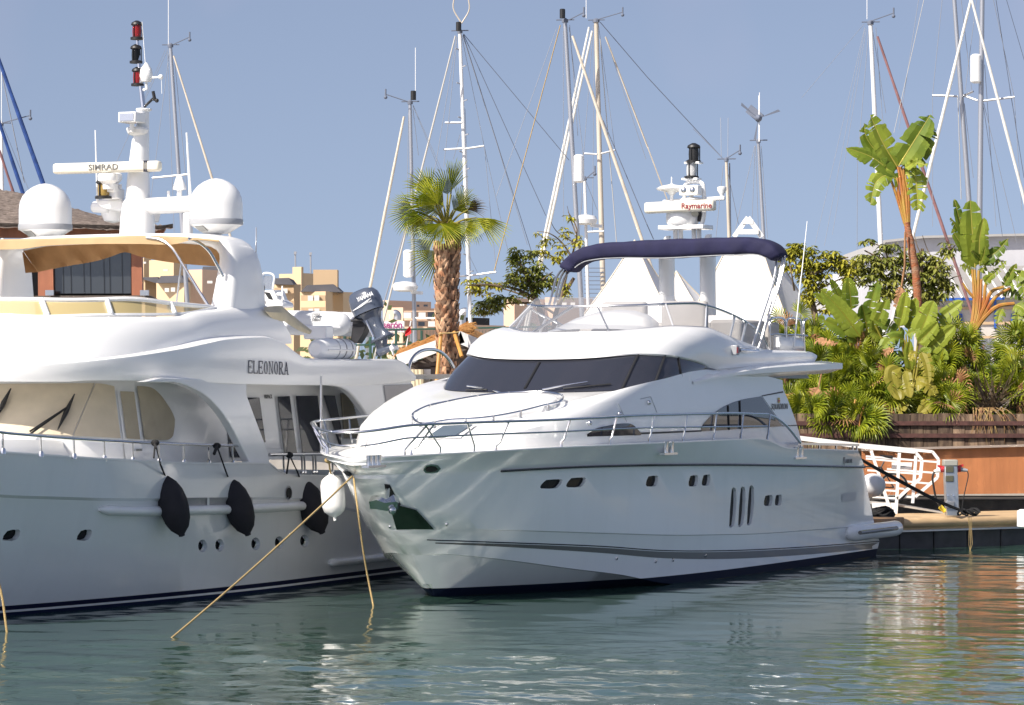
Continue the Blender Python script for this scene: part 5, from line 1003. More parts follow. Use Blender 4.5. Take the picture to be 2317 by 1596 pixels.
# life raft canister on the side deck above
WL = 2.9
lr = thing('life_raft', 'white life raft canister with black straps lying on the upper deck under the tender', 'life raft', E.pt(*zp(1040, 1360), WL))
m_ = MB(); a, b = E.pt(*zp(830, 1235), WL), E.pt(*zp(1245, 1240), WL); r_ = 125*kz; m_.tube([a, a.lerp(b, .04), a.lerp(b, .12), a.lerp(b, .88), a.lerp(b, .96), b], [r_*.6, r_*.88, r_, r_, r_*.88, r_*.6], 20); part('canister', m_, M['white'], lr, 40)
m_ = MB(); m_.tube([a - (b - a)*.0 + E.Pv*.0, b], r_*1.03, 20) if False else m_.tube([a.lerp(b, .1) + E.Pv*r_*1.0 - Vector((0, 0, .02)), a.lerp(b, .9) + E.Pv*r_*1.0 - Vector((0, 0, .02))], .02, 6); part('flange', m_, M['white_matt'], lr)
for f in (.45, .64, .82): m_ = MB(); c = a.lerp(b, f); m_.tube([c - E.A*.015, c + E.A*.015], r_*1.03, 20); part('strap', m_, M['grey_letter'] if f > .5 else M['silver_band'], lr)
m_ = MB(); m_.box(E.pt(*zp(870, 1040), 2.6), E.A*.16, E.Pv*.25, (0, 0, .13)); solo('deck_locker', m_, M['white'], 'small white locker box beside the grey tender on the upper deck', 'locker', bevel=.03)
# stern hoop rail of the left yacht
m_ = MB(); m_.tube([Vector(q) for q in smooth_line([E.pt(*zw(*q), 2.9) for q in ((232, 1130), (240, 1060), (280, 970), (360, 900), (460, 876), (560, 890), (640, 940), (700, 1010), (738, 1080))], 30)], .035, 8); m_.bar(E.pt(*zw(255, 1185), 2.9), E.pt(*zw(690, 1178), 2.9), .10, .10); part('stern_hoop', m_, M['steel'], far)

# ------------------------------------------------------------------ quay, pontoon, planter
m_ = MB(); m_.abox(-120, 140, 84.6, 400, -4, .82); solo('quay', m_, M['rock'], 'dark rocky edge of the quay behind the pontoon', 'quay', kind='structure')
m_ = MB(); m_.abox(-120, 140, 86.9, 420, .85, 2.25); solo('quay_terrace', m_, M['concrete'], 'terrace ground behind the planter', 'terrace', kind='structure')
m_ = MB(); m_.abox(-1500, 1500, 400, 2600, -2, 2.2); solo('far_ground', m_, M['bush'], 'ground of the town beyond', 'ground', kind='structure')
m_ = MB()
rr = np.random.default_rng(5)
for k in range(60):
    x = rr.uniform(4, 24); y = rr.uniform(84.0, 84.7); r_ = rr.uniform(.12, .26); m_.ball((x, y + .35, rr.uniform(.0, .5)), r_, r_*.8, r_*.7, 7, 5)
solo('rocks', m_, M['rock'], 'dark rocks in the shade under the orange wall', 'rocks', kind='stuff', smooth=20)
dA, dB = P(1965, 1174.5, 75.8), P(2460, 1163, 79.2); dx = (dB - dA); dx.z = 0; dx.normalize(); dn = Vector((-dx.y, dx.x, 0)); DZ = .70; l_ = 9.0
po = thing('floating_pontoon', 'floating pontoon with sandy edge board and dark floats beside the stern of the near yacht', 'pontoon', dA)
m_ = MB(); c = Vector((dA.x, dA.y, DZ)); m_.box(c + dx*l_/2 + dn*1.2 + Vector((0, 0, -.03)), dx*l_/2, dn*1.2, (0, 0, .03)); part('deck_boards', m_, M['dock'], po)
m_ = MB(); m_.tube([c + dx*.1 + Vector((0, 0, -.10)), c + dx*l_ + Vector((0, 0, -.10))], .10, 10, flat=1.1); m_.box(c + dx*l_/2 + Vector((0, 0, -.17)) + dn*.08, dx*l_/2, dn*.06, (0, 0, .09)); part('edge_board', m_, M['dock'], po, 50)
m_ = MB(); m_.box(c + dx*l_/2 + Vector((0, 0, -.285)) + dn*.04, dx*l_/2, dn*.05, (0, 0, .02)); part('edge_rail', m_, M['alu'], po)
for k in range(9):
    m_ = MB(); m_.box(c + dx*(k*1.0 + .52) + dn*1.15 + Vector((0, 0, -.62)), dx*.485, dn*1.0, (0, 0, .32)); part('float', m_, M['dock_dark'], po, bevel=.03)
# power pedestal
D0 = 77.2; pp_ = lambda x, y, d=D0: P(*zj(x, y), d)
kp = (zj(1, 0)[0] - zj(0, 0)[0]) * D0 / FPX
pd = thing('power_pedestal', 'grey metal shore power pedestal with red plugs standing on the pontoon', 'pedestal', pp_(1760, 790)); pd_b, pd_t = pp_(1762, 790), pp_(1746, 400); up = (pd_t - pd_b)
m_ = MB(); m_.box((pd_b + pd_t)/2, (50*kp, 0, 0), (0, .16, 0), up/2); body = part('pedestal_body', m_, M['alu'], pd, bevel=.02)
m_ = MB(); m_.box(pp_(1745, 380), (54*kp, 0, 0), (0, .18, 0), (0, 0, 24*kp)); part('pedestal_cap', m_, mat('grey green cap', (.33, .33, .29), .5), pd, bevel=.02)
for y in (432, 503): m_ = MB(); m_.box(pp_(1743, y, D0 - .17), (31*kp, 0, 0), (0, .02, 0), (0, 0, 24*kp)); w_ = part('meter_window', m_, mat('meter glass', (.10, .10, .07), .1), pd, bevel=.015)
m_ = MB(); m_.box(pp_(1745, 705, D0 - .19), (36*kp, 0, 0), (0, .03, 0), (0, 0, 26*kp)); part('socket_box', m_, mat('grey socket', (.16, .17, .19), .4), pd, bevel=.02)
for x in (1728, 1772): m_ = MB(); m_.tube([pp_(x, 632, D0 - .16), pp_(x, 632, D0 - .24)], .022, 8); m_.bar(pp_(x - 14, 626, D0 - .23), pp_(x + 14, 634, D0 - .23), .015); part('tap', m_, M['steel'], pd)
for sg, (r0, r1, w0, w1) in ((-1, ((1692, 428), (1672, 432), (1668, 436), (1622, 448))), (1, ((1806, 428), (1826, 428), (1820, 430), (1880, 440)))):
    m_ = MB(); m_.tube([pp_(*r0), pp_(*r1)], .075, 12); m_.box(pp_(r1[0] - sg*2, r1[1] - 22), (.07, 0, .02*sg), (0, .05, 0), (0, 0, .025)); pl_ = part('plug', m_, M['red'], pd); m_ = MB(); m_.tube([pp_(*w0), pp_(*w1)], [.06, .035], 10); part('plug_body', m_, M['white_matt'] if sg < 0 else M['silver_band'], pl_)
    cb = [(1625, 450), (1612, 480), (1620, 570), (1640, 660), (1665, 715)] if sg < 0 else [(1880, 445), (1886, 470), (1870, 560), (1850, 650), (1838, 740)]
    m_ = MB(); m_.tube([Vector(q) for q in smooth_line([pp_(*q, D0 - .1) for q in cb], 16)], .026 if sg < 0 else .013, 6); part('power_cable', m_, M['black'], pd)
m_ = MB(); m_.tube([pp_(1668, 718), pp_(1708, 758)], [.06, .05], 10); part('cable_plug', m_, M['yellow'], pd)
rope([F.pt(*zj(1042, 342), 2.55), pp_(1300, 482, 75), pp_(1700, 690, 76.2), pp_(1900, 772, 76.6)], .022, M['black_rope'], 'black mooring rope from the stern quarter to the pontoon, upper one of the pair', .0)
rope([F.pt(*zj(1042, 350), 2.50), pp_(1300, 498, 75), pp_(1700, 702, 76.2), pp_(1910, 780, 76.6)], .022, M['black_rope'], 'black mooring rope from the stern quarter to the pontoon, lower one of the pair', .0)
m_ = MB()
for k in range(7): a_ = k*.9; m_.tube([pp_(1845 + 90*abs(math.sin(a_)) , 770 - 28*((k*37) % 5)/5, 76.5) + Vector((.12*math.cos(q + k), .1*math.sin(q), .05*math.sin(2*q + k))) for q in [2*math.pi*i/12 for i in range(12)]], .022, 5, closed=True)
solo('rope_bundle', m_, M['black_rope'], 'tangle of black rope on the pontoon where the stern lines end', 'rope')
m_ = MB()
for k in range(6): m_.tube([P(*zx(550 + 25*(k % 3), 1210 - 14*k), 75.6) + Vector((.20*math.cos(q), .15*math.sin(q), .06*math.sin(q*2 + k))) for q in [2*math.pi*i/14 for i in range(14)]], .03, 5, closed=True)
m_.ball(P(*zx(555, 1205), 75.7), .34, .2, .16, 10, 6); solo('rope_bundle', m_, M['black_rope'], 'dark heap of rope and cloth lying behind the swim platform', 'rope')
m_ = MB()
for k in range(3): m_.tube([pp_(1885 + k*12, 800, 76.0), pp_(1895 + k*8, 880, 76.1), pp_(1890 + k*14, 1010, 76.1), pp_(1905 - k*6, 1075, 76.1)], .007, 5)
solo('rope_ends', m_, M['rope'], 'frayed tan rope ends hanging from the pontoon edge to the water', 'rope')
# gangway with white railings
DN, DF = 79.2, 80.6; gw = thing('gangway', 'white railed gangway leading down to the pontoon behind the stern', 'gangway', P(*zx(700, 1150), DN))
def frame(nm, d, segs, w=.07):
    m_ = MB()
    for s_ in segs:
        for a_, b_ in zip(s_[:-1], s_[1:]): m_.bar(P(*zx(*a_), d), P(*zx(*b_), d), w, w, up=(0, 1, 0))
    return part(nm, m_, M['white_matt'], gw, 0)
frame('near_railing', DN, [[(-700, 150), (230, 275), (1030, 352), (1120, 458), (1095, 712), (775, 992)], [(808, 360), (760, 1205)], [(420, 330), (690, 1165)]]); frame('near_railing', DN, [[(350, 440), (800, 480)], [(370, 600), (1090, 650)], [(500, 762), (770, 775)], [(530, 868), (770, 885)], [(440, 966), (760, 985)]], .045)
frame('far_railing', DF, [[(-700, 130), (250, 248), (1262, 345), (1345, 452), (1330, 700), (1025, 965)], [(1035, 400), (990, 1052)]]); frame('far_railing', DF, [[(350, 408), (1350, 490)], [(640, 582), (1345, 640)], [(900, 752), (1240, 785)], [(880, 962), (1020, 972)], [(800, 850), (960, 860)]], .045)
m_ = MB(); m_.prism([P(*zx(430, 1045), DN), P(*zx(790, 1050), DN), P(*zx(770, 1205), DN), P(*zx(440, 1130), DN)], (0, .05, 0)); part('side_plate', m_, M['white_matt'], gw)
m_ = MB(); m_.prism([P(*zx(-300, 985), DN + .1), P(*zx(800, 1070), DN + .1), P(*zx(1440, 1182), DN + .1), P(*zx(1440, 1200), DN + .1), P(*zx(810, 1098), DN + .1), P(*zx(-300, 1000), DN + .1)], (0, 1.2, 0)); part('walkway', m_, M['concrete'], gw, 0)
m_ = MB(); m_.prism([P(*zx(*q), DN + .35) for q in ((705, 492), (985, 492), (975, 592), (705, 585))], (0, .02, 0)); nb = part('notice_board', m_, M['white_matt'], gw, 0)
m_ = MB(); 
for x0, x1, y in ((835, 850, 545), (855, 885, 543), (890, 905, 546), (830, 880, 556)): m_.bar(P(*zx(x0, y), DN + .34), P(*zx(x1, y), DN + .34), .012)
part('faint_print', m_, M['silver_band'], nb, 0)
# bicycle
DB = 80.0; bk_ = thing('bicycle', 'bicycle with black saddle parked on the gangway behind white railings', 'bicycle', P(*zx(730, 1030), DB))
X_ = lambda x, y, d=DB: P(*zx(x, y), d); kx = (zx(1, 0)[0] - zx(0, 0)[0]) * DB / FPX
for cx_ in (730, 40):
    m_ = MB(); c = X_(cx_, 835); r_ = 192*kx; m_.tube([c + Vector((r_*math.cos(q), 0, r_*math.sin(q))) for q in [2*math.pi*i/40 for i in range(40)]], .022, 6, closed=True, up=(0, 1, 0)); wh = part('wheel', m_, M['black'], bk_)
    m_ = MB(); m_.tube([c + Vector((r_*.9*math.cos(q), 0, r_*.9*math.sin(q))) for q in [2*math.pi*i/40 for i in range(40)]], .012, 5, closed=True, up=(0, 1, 0)); part('rim', m_, M['alu'], wh)
    m_ = MB()
    for q in range(12): m_.tube([c, c + Vector((r_*.9*math.cos(q*.52), 0, r_*.9*math.sin(q*.52)))], .003, 4)
    part('spokes', m_, M['alu'], wh)
m_ = MB()
for a_, b_ in (((730, 835), (420, 830)), ((730, 835), (560, 560)), ((420, 830), (600, 480)), ((560, 560), (200, 540)), ((420, 830), (190, 600)), ((205, 480), (40, 835)), ((205, 480), (190, 620))): m_.tube([X_(*a_), X_(*b_)], .018, 6)
part('bicycle_frame', m_, M['engine_dark'], bk_); m_ = MB(); m_.tube([X_(545, 395), X_(620, 412), X_(715, 425)], [.03, .07, .10], 10, flat=.4, up=(0, 0, 1)); part('saddle', m_, M['black'], bk_); m_ = MB(); m_.tube([X_(205, 480), X_(200, 420), X_(150, 400, DB - .3)], .014, 6); part('handlebar', m_, M['steel'], bk_)
m_ = MB(); m_.lathe(X_(425, 830, DB - .06), [(.09, 0), (.09, .012)], 16, axis=(0, 1, 0)); m_.tube([X_(425, 830, DB - .08), X_(480, 880, DB - .1)], .012, 5); part('chainset', m_, M['steel'], bk_)
m_ = MB(); c = P(*zx(440, 805), 75.4); m_.ball(c, .30, .30, .27, 20, 14); solo('fender', m_, M['pvc'], 'fat pale grey ball fender peeping out behind the transom', 'fender', group='fenders hung along the white yachts', smooth=60)
# orange boarded wall and timber planter
m_ = MB(); w0, w1 = P(1950, 1021, 84.2), P(2620, 1003, 84.2); n = 46
for k in range(n):
    a, b = w0.lerp(w1, k/n), w0.lerp(w1, (k + .992)/n); zb0 = CH - (1121 - HV)*84.2/FPX + .08*(k/n); m_.box(((a + b)/2 + Vector((0, .04, 0))) * 1 + Vector((0, 0, (zb0 - a.z)/2)), (b - a)/2, (0, .03, 0), (0, 0, (a.z - zb0)/2))
ow = solo('boarded_wall', m_, M['orange'], 'terracotta coloured boarded wall under the timber planter beside the gangway', 'wall', smooth=0)
m_ = MB(); m_.bar(w0 + Vector((0, .0, .03)), w1 + Vector((0, .0, .03)), .35, .05); part('wall_coping', m_, mat('grey brown coping', (.30, .24, .20), .7), ow)
plm = bpy.data.materials.new('planter boards'); plm = M['wood']
nd, lk = plm.node_tree.nodes, plm.node_tree.links; g = nd.new('ShaderNodeNewGeometry'); hvv = nd.new('ShaderNodeHueSaturation'); mrr = nd.new('ShaderNodeMapRange'); mrr.inputs['To Min'].default_value = .35; mrr.inputs['To Max'].default_value = 1.55
src = nd['Principled BSDF'].inputs['Base Color'].links[0].from_socket; lk.new(g.outputs['Random Per Island'], mrr.inputs['Value']); lk.new(mrr.outputs['Result'], hvv.inputs['Value']); lk.new(src, hvv.inputs['Color']); lk.new(hvv.outputs['Color'], nd['Principled BSDF'].inputs['Base Color'])
tp = thing('timber_planter', 'long planter of weathered upright timbers with rusty bands, full of palms', 'planter', P(2060, 1013, 86.3))
m_ = MB(); x = -2.0; rr = np.random.default_rng(9); ztop = CH - (937 - HV)*86.3/FPX; zbot = CH - (1020 - HV)*86.3/FPX
while x < 18:
    w_ = rr.uniform(.28, .38); m_.box((x + w_/2, 86.35 + rr.uniform(0, .05), (ztop + zbot)/2 + rr.uniform(-.02, .02)), (w_/2 - .008, 0, 0), (0, .06, 0), (0, 0, (ztop - zbot)/2)); x += w_
part('planks', m_, M['wood'], tp, 0)
for v in (958, 986): m_ = MB(); z_ = CH - (v - HV)*86.3/FPX; m_.abox(-2, 18, 86.24, 86.30, z_ - .055, z_ + .055); part('iron_band', m_, M['iron'], tp, 0)
m_ = MB(); m_.abox(-2, 18, 86.45, 91, zbot, ztop - .12); part('soil', m_, M['soil'], tp)
m_ = MB(); c = P(*zj(2312, 812), 77.3); m_.tube([c - Vector((0, 0, .22)), c - Vector((0, 0, .18)), c + Vector((0, 0, .18)), c + Vector((0, 0, .22))], [.08, .15, .15, .08], 14); solo('dock_bumper', m_, M['white_matt'], 'small white bumper on the pontoon edge cut by the right edge of the picture', 'bumper', smooth=50)

# ------------------------------------------------------------------ masts of the boats moored beyond the quay
GM = 'masts of the sailing boats moored beyond the quay'
def sail_mast(label, top, bot, wpx, mt, d=112.0, furl=(), spread=(), stays=(), gear=(), taper=.8):
    a, b = P(*top, d), P(*bot, d); foot = b + (b - a) * ((b.z - 2.0) / max(a.z - b.z, .1)) if b.z > 2 else b
    t = thing('sailboat_mast', label, 'mast', foot, GM); r = wpx*.44 * d / FPX
    m_ = MB(); m_.tube([foot, b, a], [r, r, r*taper], 12); part('spar', m_, M[mt], t)
    m_ = MB(); m_.lathe(a, [(r*1.3, -.04), (r*1.3, .05), (r*.5, .1)], 10); m_.tube([a - Vector((.28, 0, -.04)), a + Vector((.30, 0, .05))], .02, 5); part('masthead', m_, M['wire_dark'], t)
    for (q, r_, m2) in furl:
        m_ = MB(); pp = [P(u, v, d - .6 + .3*i) for i, (u, v) in enumerate(q)]; n = 18
        if len(pp) == 2 and pp[1].z > 4: pp[1] = pp[0] + (pp[1] - pp[0]) * ((pp[0].z - 3.6) / (pp[0].z - pp[1].z))
        pl = [pp[0].lerp(pp[-1], i/(n-1)) for i in range(n)] if len(pp) == 2 else [Vector(x) for x in smooth_line(pp, n)]
        m_.tube(pl, [r_*.82*d/FPX*(.72 + .28*min(1, i/5) + .06*math.sin(i*2.3)) for i in range(n)], 8); part('furled_sail', m_, M[m2], t)
    for q in spread: m_ = MB(); m_.tube([P(*q[0], d), P(*q[1], d - .3)], .034, 6); part('spreader', m_, M['alu'], t)
    for q in stays:
        m_ = MB(); w_ = (q[2] if len(q) > 2 else .011) * .72; m_.tube([P(*q[0], d), P(*q[1], d + .8)], w_, 4); part('stay', m_, M[q[3] if len(q) > 3 else 'wire'], t)
    for g_ in gear:
        k = g_[0]; c = P(*g_[1], d - .25); m_ = MB()
        if k == 'reflector': m_.tube([c + Vector((0, 0, .45)), c + Vector((0, 0, .40)), c - Vector((0, 0, .40)), c - Vector((0, 0, .45))], [.10, .17, .17, .10], 14); part('radar_reflector', m_, M['white'], t)
        elif k == 'radome': m_.lathe(c, [(.2, -.12), (.38, -.08), (.42, .05), (.36, .16), (.1, .22)], 18); m_.bar(c + Vector((.2, 0, -.14)), c + Vector((.55, .2, -.16)), .1); part('radome', m_, M['white'], t)
        elif k == 'aerial': m_.tube([c, c + Vector((0, 0, g_[2]))], .012, 5); part('aerial', m_, M['white'], t)
        elif k == 'vane': m_.tube([c, c + Vector((g_[2], 0, .25))], .018, 5); m_.tube([c + Vector((g_[2], 0, .12)), c + Vector((g_[2], 0, .42))], .03, 5); m_.ball(c + Vector((g_[2], 0, .15)), .06); part('wind_vane', m_, M['wire_dark'], t)
        elif k == 'light': m_.lathe(c, [(.09, 0), (.09, .28), (.07, .3)], 10); part('masthead_light', m_, M['black'], t)
        elif k == 'loop': m_.tube([Vector(x) for x in smooth_line([c, c + Vector((-.28, 0, .55)), c + Vector((-.06, 0, 1.15)), c + Vector((.04, 0, 1.15)), c + Vector((.26, 0, .5)), c], 24)], .025, 6); part('aerial_loop', m_, M['mast_cream'], t)
        elif k == 'steps':
            for i in range(16): f = i/16; p = a.lerp(b, .06 + f*.9); m_ = MB(); m_.bar(p, p + Vector(((.16 if i % 2 else -.16), -.1, .05)), .035); part('mast_step', m_, M['wire'], t)
        elif k == 'ladder':
            for i in range(8): p = P(g_[1][0], g_[1][1] + i*9.5, d - .2); m_.bar(p - Vector((.35, 0, 0)), p + Vector((.35, 0, 0)), .03)
            part('ratlines', m_, M['wire_dark'], t)
        elif k == 'turbine':
            for i in range(3): an_ = i*2.094 + .3; m_.prism([c, c + Vector((.75*math.cos(an_), -.05, .75*math.sin(an_))), c + Vector((.70*math.cos(an_ + .12), -.05, .70*math.sin(an_ + .12)))], (0, .03, 0))
            m_.ball(c, .12, .3, .12); m_.bar(c + Vector((.1, .2, 0)), c + Vector((-.3, .35, .35)), .05, .3); part('wind_turbine', m_, M['wire_dark'], t)
    return t
Z = lambda z, *a: [z(a[i], a[i+1]) for i in range(0, len(a), 2)]
sail_mast('thin white mast with blue and red rolled sails at the left edge', za(8, 770), za(14, 1170), 9, 'mast_white', 104, furl=[(Z(za, -20, 330, 265, 1132), 6.2, 'sail_blue'), (Z(za, -20, 710, 142, 1195), 5.8, 'sail_blue'), (Z(za, -10, 910, 80, 1182), 4.5, 'sail_red')], stays=[(za(20, 780), za(180, 1180)), (za(15, 790), za(120, 1170)), (za(0, 400), za(150, 1130), .02)], gear=[('vane', za(10, 762), .9), ('aerial', za(10, 762), 1.6)])
sail_mast('silver mast with a cream furled sail, behind the satellite domes of the left yacht', za(1052, 285), (424, 690), 11.5, 'mast_alu', 112, furl=[(Z(za, 1072, 345, 1312, 1110), 3.2, 'sail_cream')], spread=[(za(940, 1100), za(1165, 1078))], stays=[(za(1040, 300), za(720, 1000)), (za(1048, 300), za(930, 1230)), (za(1035, 320), za(1075, 1440)), (za(1075, 340), za(1180, 1440)), (za(1020, 310), za(890, 610))], gear=[('aerial', za(1040, 275), 3.0), ('vane', za(1070, 275), .55), ('reflector', za(1160, 1395))])
sail_mast('silver mast with radome, white reflector and a cream furled sail, left of the palm', zm(247, 530), zw(305, 880), 11, 'mast_alu', 108, furl=[(Z(zm, 216, 600, 40, 1490), 4.2, 'sail_cream')], stays=[(zm(262, 540), zm(420, 900)), (zm(262, 545), zm(400, 880)), (zm(240, 545), zm(232, 1050)), (zm(258, 1060), zm(100, 1600), .03, 'mast_alu'), (zm(262, 560), zm(290, 800)), (zm(258, 700), zm(262, 1500))], gear=[('light', zm(264, 515)), ('vane', zm(240, 525), -.75), ('aerial', zm(275, 515), 1.7), ('radome', zm(222, 1482)), ('reflector', zm(238, 1357))], spread=[(zw(300, 525), zw(560, 528))])
sail_mast('white mast with step rungs and an aerial loop, right behind the palm', zm(503, 165), zw(930, 725), 11, 'mast_white', 110, furl=[(Z(zm, 480, 185, 285, 960), 2.6, 'wire_pale')], spread=[(zm(428, 632), zm(515, 632)), (zm(420, 770), zm(520, 765)), (zm(520, 768), zm(628, 752)), (zm(490, 1424), zm(545, 1418)), (zm(545, 1420), zm(690, 1400))], stays=[(zm(488, 190), zm(370, 900)), (zm(490, 190), zm(420, 860)), (zm(510, 170), zm(628, 752)), (zm(628, 752), zm(750, 1290)), (zm(522, 175), zm(1065, 825), .016, 'wire_dark'), (zm(522, 178), zm(945, 1110), .016, 'wire_dark'), (zm(520, 180), zm(740, 880), .016, 'wire_dark'), (zm(740, 880), zm(870, 1290), .016, 'wire_dark'), (zm(518, 185), zm(700, 760)), (zm(700, 760), zm(850, 1260)), (zm(505, 690), zm(470, 820)), (zm(630, 760), zm(690, 1400)), (zm(545, 1300), zm(640, 1500)), (zm(530, 560), zm(560, 1450))], gear=[('loop', zm(512, 122)), ('light', zm(497, 160)), ('steps', (0, 0))])
sail_mast('broad silver mast with capsule reflector standing behind the folded bimini', zm(1044, 110), zm(1127, 1545), 13, 'mast_alu', 106, furl=[(Z(zm, 1082, 185, 1440, 1235), 4.6, 'sail_cream')], stays=[(zm(1020, 130), zm(680, 1395), .022, 'rope'), (zm(1000, 150), zm(690, 1010)), (zm(1068, 130), zm(1110, 700)), (zm(1035, 160), zm(1036, 1140)), (zm(1065, 140), zm(1140, 820))], gear=[('light', zm(1031, 95)), ('vane', zm(1060, 105), .5), ('reflector', zm(1116, 868))])
sail_mast('weathered cream mast with twin white furled sails and ratlines behind the folded bimini', zm(1204, 110), zm(1240, 1500), 14, 'mast_cream', 116, furl=[(Z(zm, 1168, 140, 900, 1395), 3.6, 'sail_white'), (Z(zm, 1184, 160, 915, 1390), 4.0, 'sail_white')], spread=[(zm(1138, 790), zm(1210, 795)), (zm(1215, 795), zm(1302, 773)), (zm(1150, 1195), zm(1245, 1190))], stays=[(zm(1225, 115), zm(1465, 395), .02, 'wire_dark'), (zm(1465, 395), zh(905, 262), .02, 'wire_dark'), (zm(1252, 190), zm(1470, 760), .04, 'sail_cream'), (zm(1470, 760), zh(470, 780), .04, 'sail_cream'), (zm(1254, 195), zm(1460, 820)), (zm(1215, 120), zm(1300, 760)), (zm(1240, 620), zm(1463, 1150), .022, 'wire_dark'), (zm(1463, 1150), zh(290, 970), .022, 'wire_dark'), (zm(1225, 200), zm(1310, 1260), .02, 'wire_pale'), (zm(1190, 130), zm(1140, 800)), (zm(1140, 800), zm(1120, 1180)), (zm(1195, 130), zm(1185, 1200))], gear=[('aerial', zm(1153, 95), 1.1), ('vane', zm(1215, 100), .85), ('ladder', zm(1195, 1380))])
sail_mast('short white mizzen mast carrying a radome, between the two tall masts', zm(1145, 922), zm(1162, 1540), 9, 'mast_white', 109, stays=[(zm(1150, 930), zm(1210, 1080)), (zm(1148, 930), zm(1120, 1130))], gear=[('radome', zm(1146, 1138)), ('vane', zm(1150, 920), .3)])
sail_mast('weathered short mast with a red smear, right of the radar scanner', zh(932, 275), zh(957, 965), 9, 'mast_cream', 104, stays=[(zh(905, 262), zh(640, -5), .016, 'wire_dark'), (zh(888, 240), zh(882, -100)), (zh(945, 250), zh(948, -100)), (zh(905, 320), zh(840, 950)), (zh(950, 400), zh(1040, 840)), (zh(960, 300), zh(970, 940), .03, 'wire_dark')], gear=[('vane', zh(940, 255), .4), ('reflector', zh(905, 745))][:1])
sail_mast('plain pale mast topped by a small wind turbine, behind the right tent', zh(1214, 110), zh(1262, 965), 9.5, 'mast_alu', 108, stays=[(zh(1185, 140), zh(1010, 890)), (zh(1185, 150), zh(1160, 780)), (zh(1240, 150), zh(1295, 960)), (zh(1190, 150), zh(1215, 900))], gear=[('turbine', (1716, 268)), ('aerial', zh(1225, 110), 1.6), ('aerial', zh(1218, 110), 1.5)])
sail_mast('cream mast with a faded red furled sail, left of the banana tree', zl(425, 145), zl(490, 1540), 13, 'mast_white', 106, furl=[(Z(zl, 468, 225, 945, 1620), 4.4, 'sail_red')], spread=[(zl(350, 978), zl(470, 985))], stays=[(zl(385, 150), zl(0, 605), .008), (zl(390, 170), zl(80, 1520), .008), (zl(392, 175), zl(140, 1520), .008), (zl(400, 180), zl(190, 1450), .008), (zl(415, 180), zl(345, 1000)), (zl(345, 1000), zl(342, 1540)), (zl(440, 200), zl(520, 700)), (zl(458, 170), zl(530, 1150))], gear=[('aerial', zl(404, 120), 3.2), ('vane', zl(432, 130), .7)])
sail_mast('grey mast with spreaders, left one of the tall pair at the right edge', zl(938, -60), zl(1040, 1330), 13.5, 'mast_alu', 104, furl=[(Z(zl, 1048, -10, 690, 1450), 4.8, 'sail_white')], spread=[(zl(807, 590), zl(965, 596)), (zl(1000, 592), zl(1060, 565)), (zl(995, 590), zl(1085, 622))], stays=[(zl(870, -20), zl(808, 590)), (zl(808, 592), zl(808, 1400)), (zl(755, 0), zl(570, 820), .012, 'wire_pale'), (zl(722, 0), zl(600, 800), .01), (zl(985, 0), zl(1050, 560)), (zl(965, 600), zl(985, 1230), .018, 'wire_pale'), (zl(1005, 640), zl(1060, 1100)), (zl(1080, 0), zl(1010, 560))])
sail_mast('grey mast with capsule reflector, right one of the tall pair at the right edge', zl(1116, -60), zl(1098, 1420), 15, 'mast_alu', 103, furl=[(Z(zl, 1045, -20, 1400, 1330), 4.3, 'sail_white')], spread=[(zl(1108, 626), zl(1315, 600))], stays=[(zl(1180, -20), zl(1312, 600)), (zl(1200, 0), zl(1250, 320), .014, 'wire_dark'), (zl(1250, 320), zl(1373, 1100), .014, 'wire_dark'), (zl(1265, 0), zl(1380, 390), .014, 'wire_dark'), (zl(1312, 605), zl(1360, 1300)), (zl(1120, 640), zl(1240, 1460)), (zl(1125, 640), zl(1330, 1500)), (zl(1130, 400), zl(1200, 1400))], gear=[('reflector', zl(1076, 425))])

# ------------------------------------------------------------------ buildings of the town
def face_box(mb, u0, um, u1, vt, vb, d, th=60, top=True):
    "a block seen on its corner: lit face from u0 to um, shaded face from um to u1"
    t = R(th); r_ = Vector((math.cos(t), math.sin(t), 0)); l_ = Vector((-math.sin(t), math.cos(t), 0)); m0 = P(um, vb, d); z1 = P(um, vt, d).z; z0 = min(m0.z, 2.3)
    def ext(u, dr):
        k = (u - CU)/FPX; den = dr.x - k*dr.y; return (k*m0.y - m0.x)/den
    Ll, Lr = ext(u0, l_), ext(u1, r_); a = Vector((m0.x, m0.y, z0)); h_ = Vector((0, 0, z1 - z0)); poly = [a, a + r_*Lr, a + r_*Lr + l_*Ll, a + l_*Ll]; mb.prism(poly, h_)
    return a, r_, l_, Ll, Lr, z1
def window_px(par, z, x0, y0, x1, y1, d, mt='shutter_white', off=.25):
    m_ = MB(); m_.prism([P(*z(x0, y0), d), P(*z(x1, y0), d), P(*z(x1, y1), d), P(*z(x0, y1), d)], (0, .3, 0)); return part('window', m_, M[mt], par, 0)
def block(name, label, base_px, d): return thing(name, label, 'building', Vector((P(*base_px, d).x, d, 2.2)), 'town buildings beyond the harbour')
U = lambda z, x: z(x, 0)[0]; V = lambda z, y: z(0, y)[1]
def roof_px(par, z, poly, d, depth=6):
    m_ = MB(); m_.prism([P(*z(*q), d) for q in poly], (0, depth, 0)); return part('roof', m_, M['slate'], par, 0)
bA = block('apartment_building', 'cream apartment block with a stair tower and slate roofs, left of the outboard motor', (700, 740), 270)
def wall(par, z, x0, xm, x1, yt, yb, d, mt='b_cream', nm='wall'): m_ = MB(); face_box(m_, U(z, x0), U(z, xm), U(z, x1), V(z, yt), V(z, yb), d); return part(nm, m_, M[mt], par, 0)
wall(bA, zp, 560, 665, 690, 255, 1100, 274); wall(bA, zp, 400, 560, 700, 338, 1100, 276); wall(bA, zp, 660, 690, 890, 330, 1100, 280, 'b_cream')
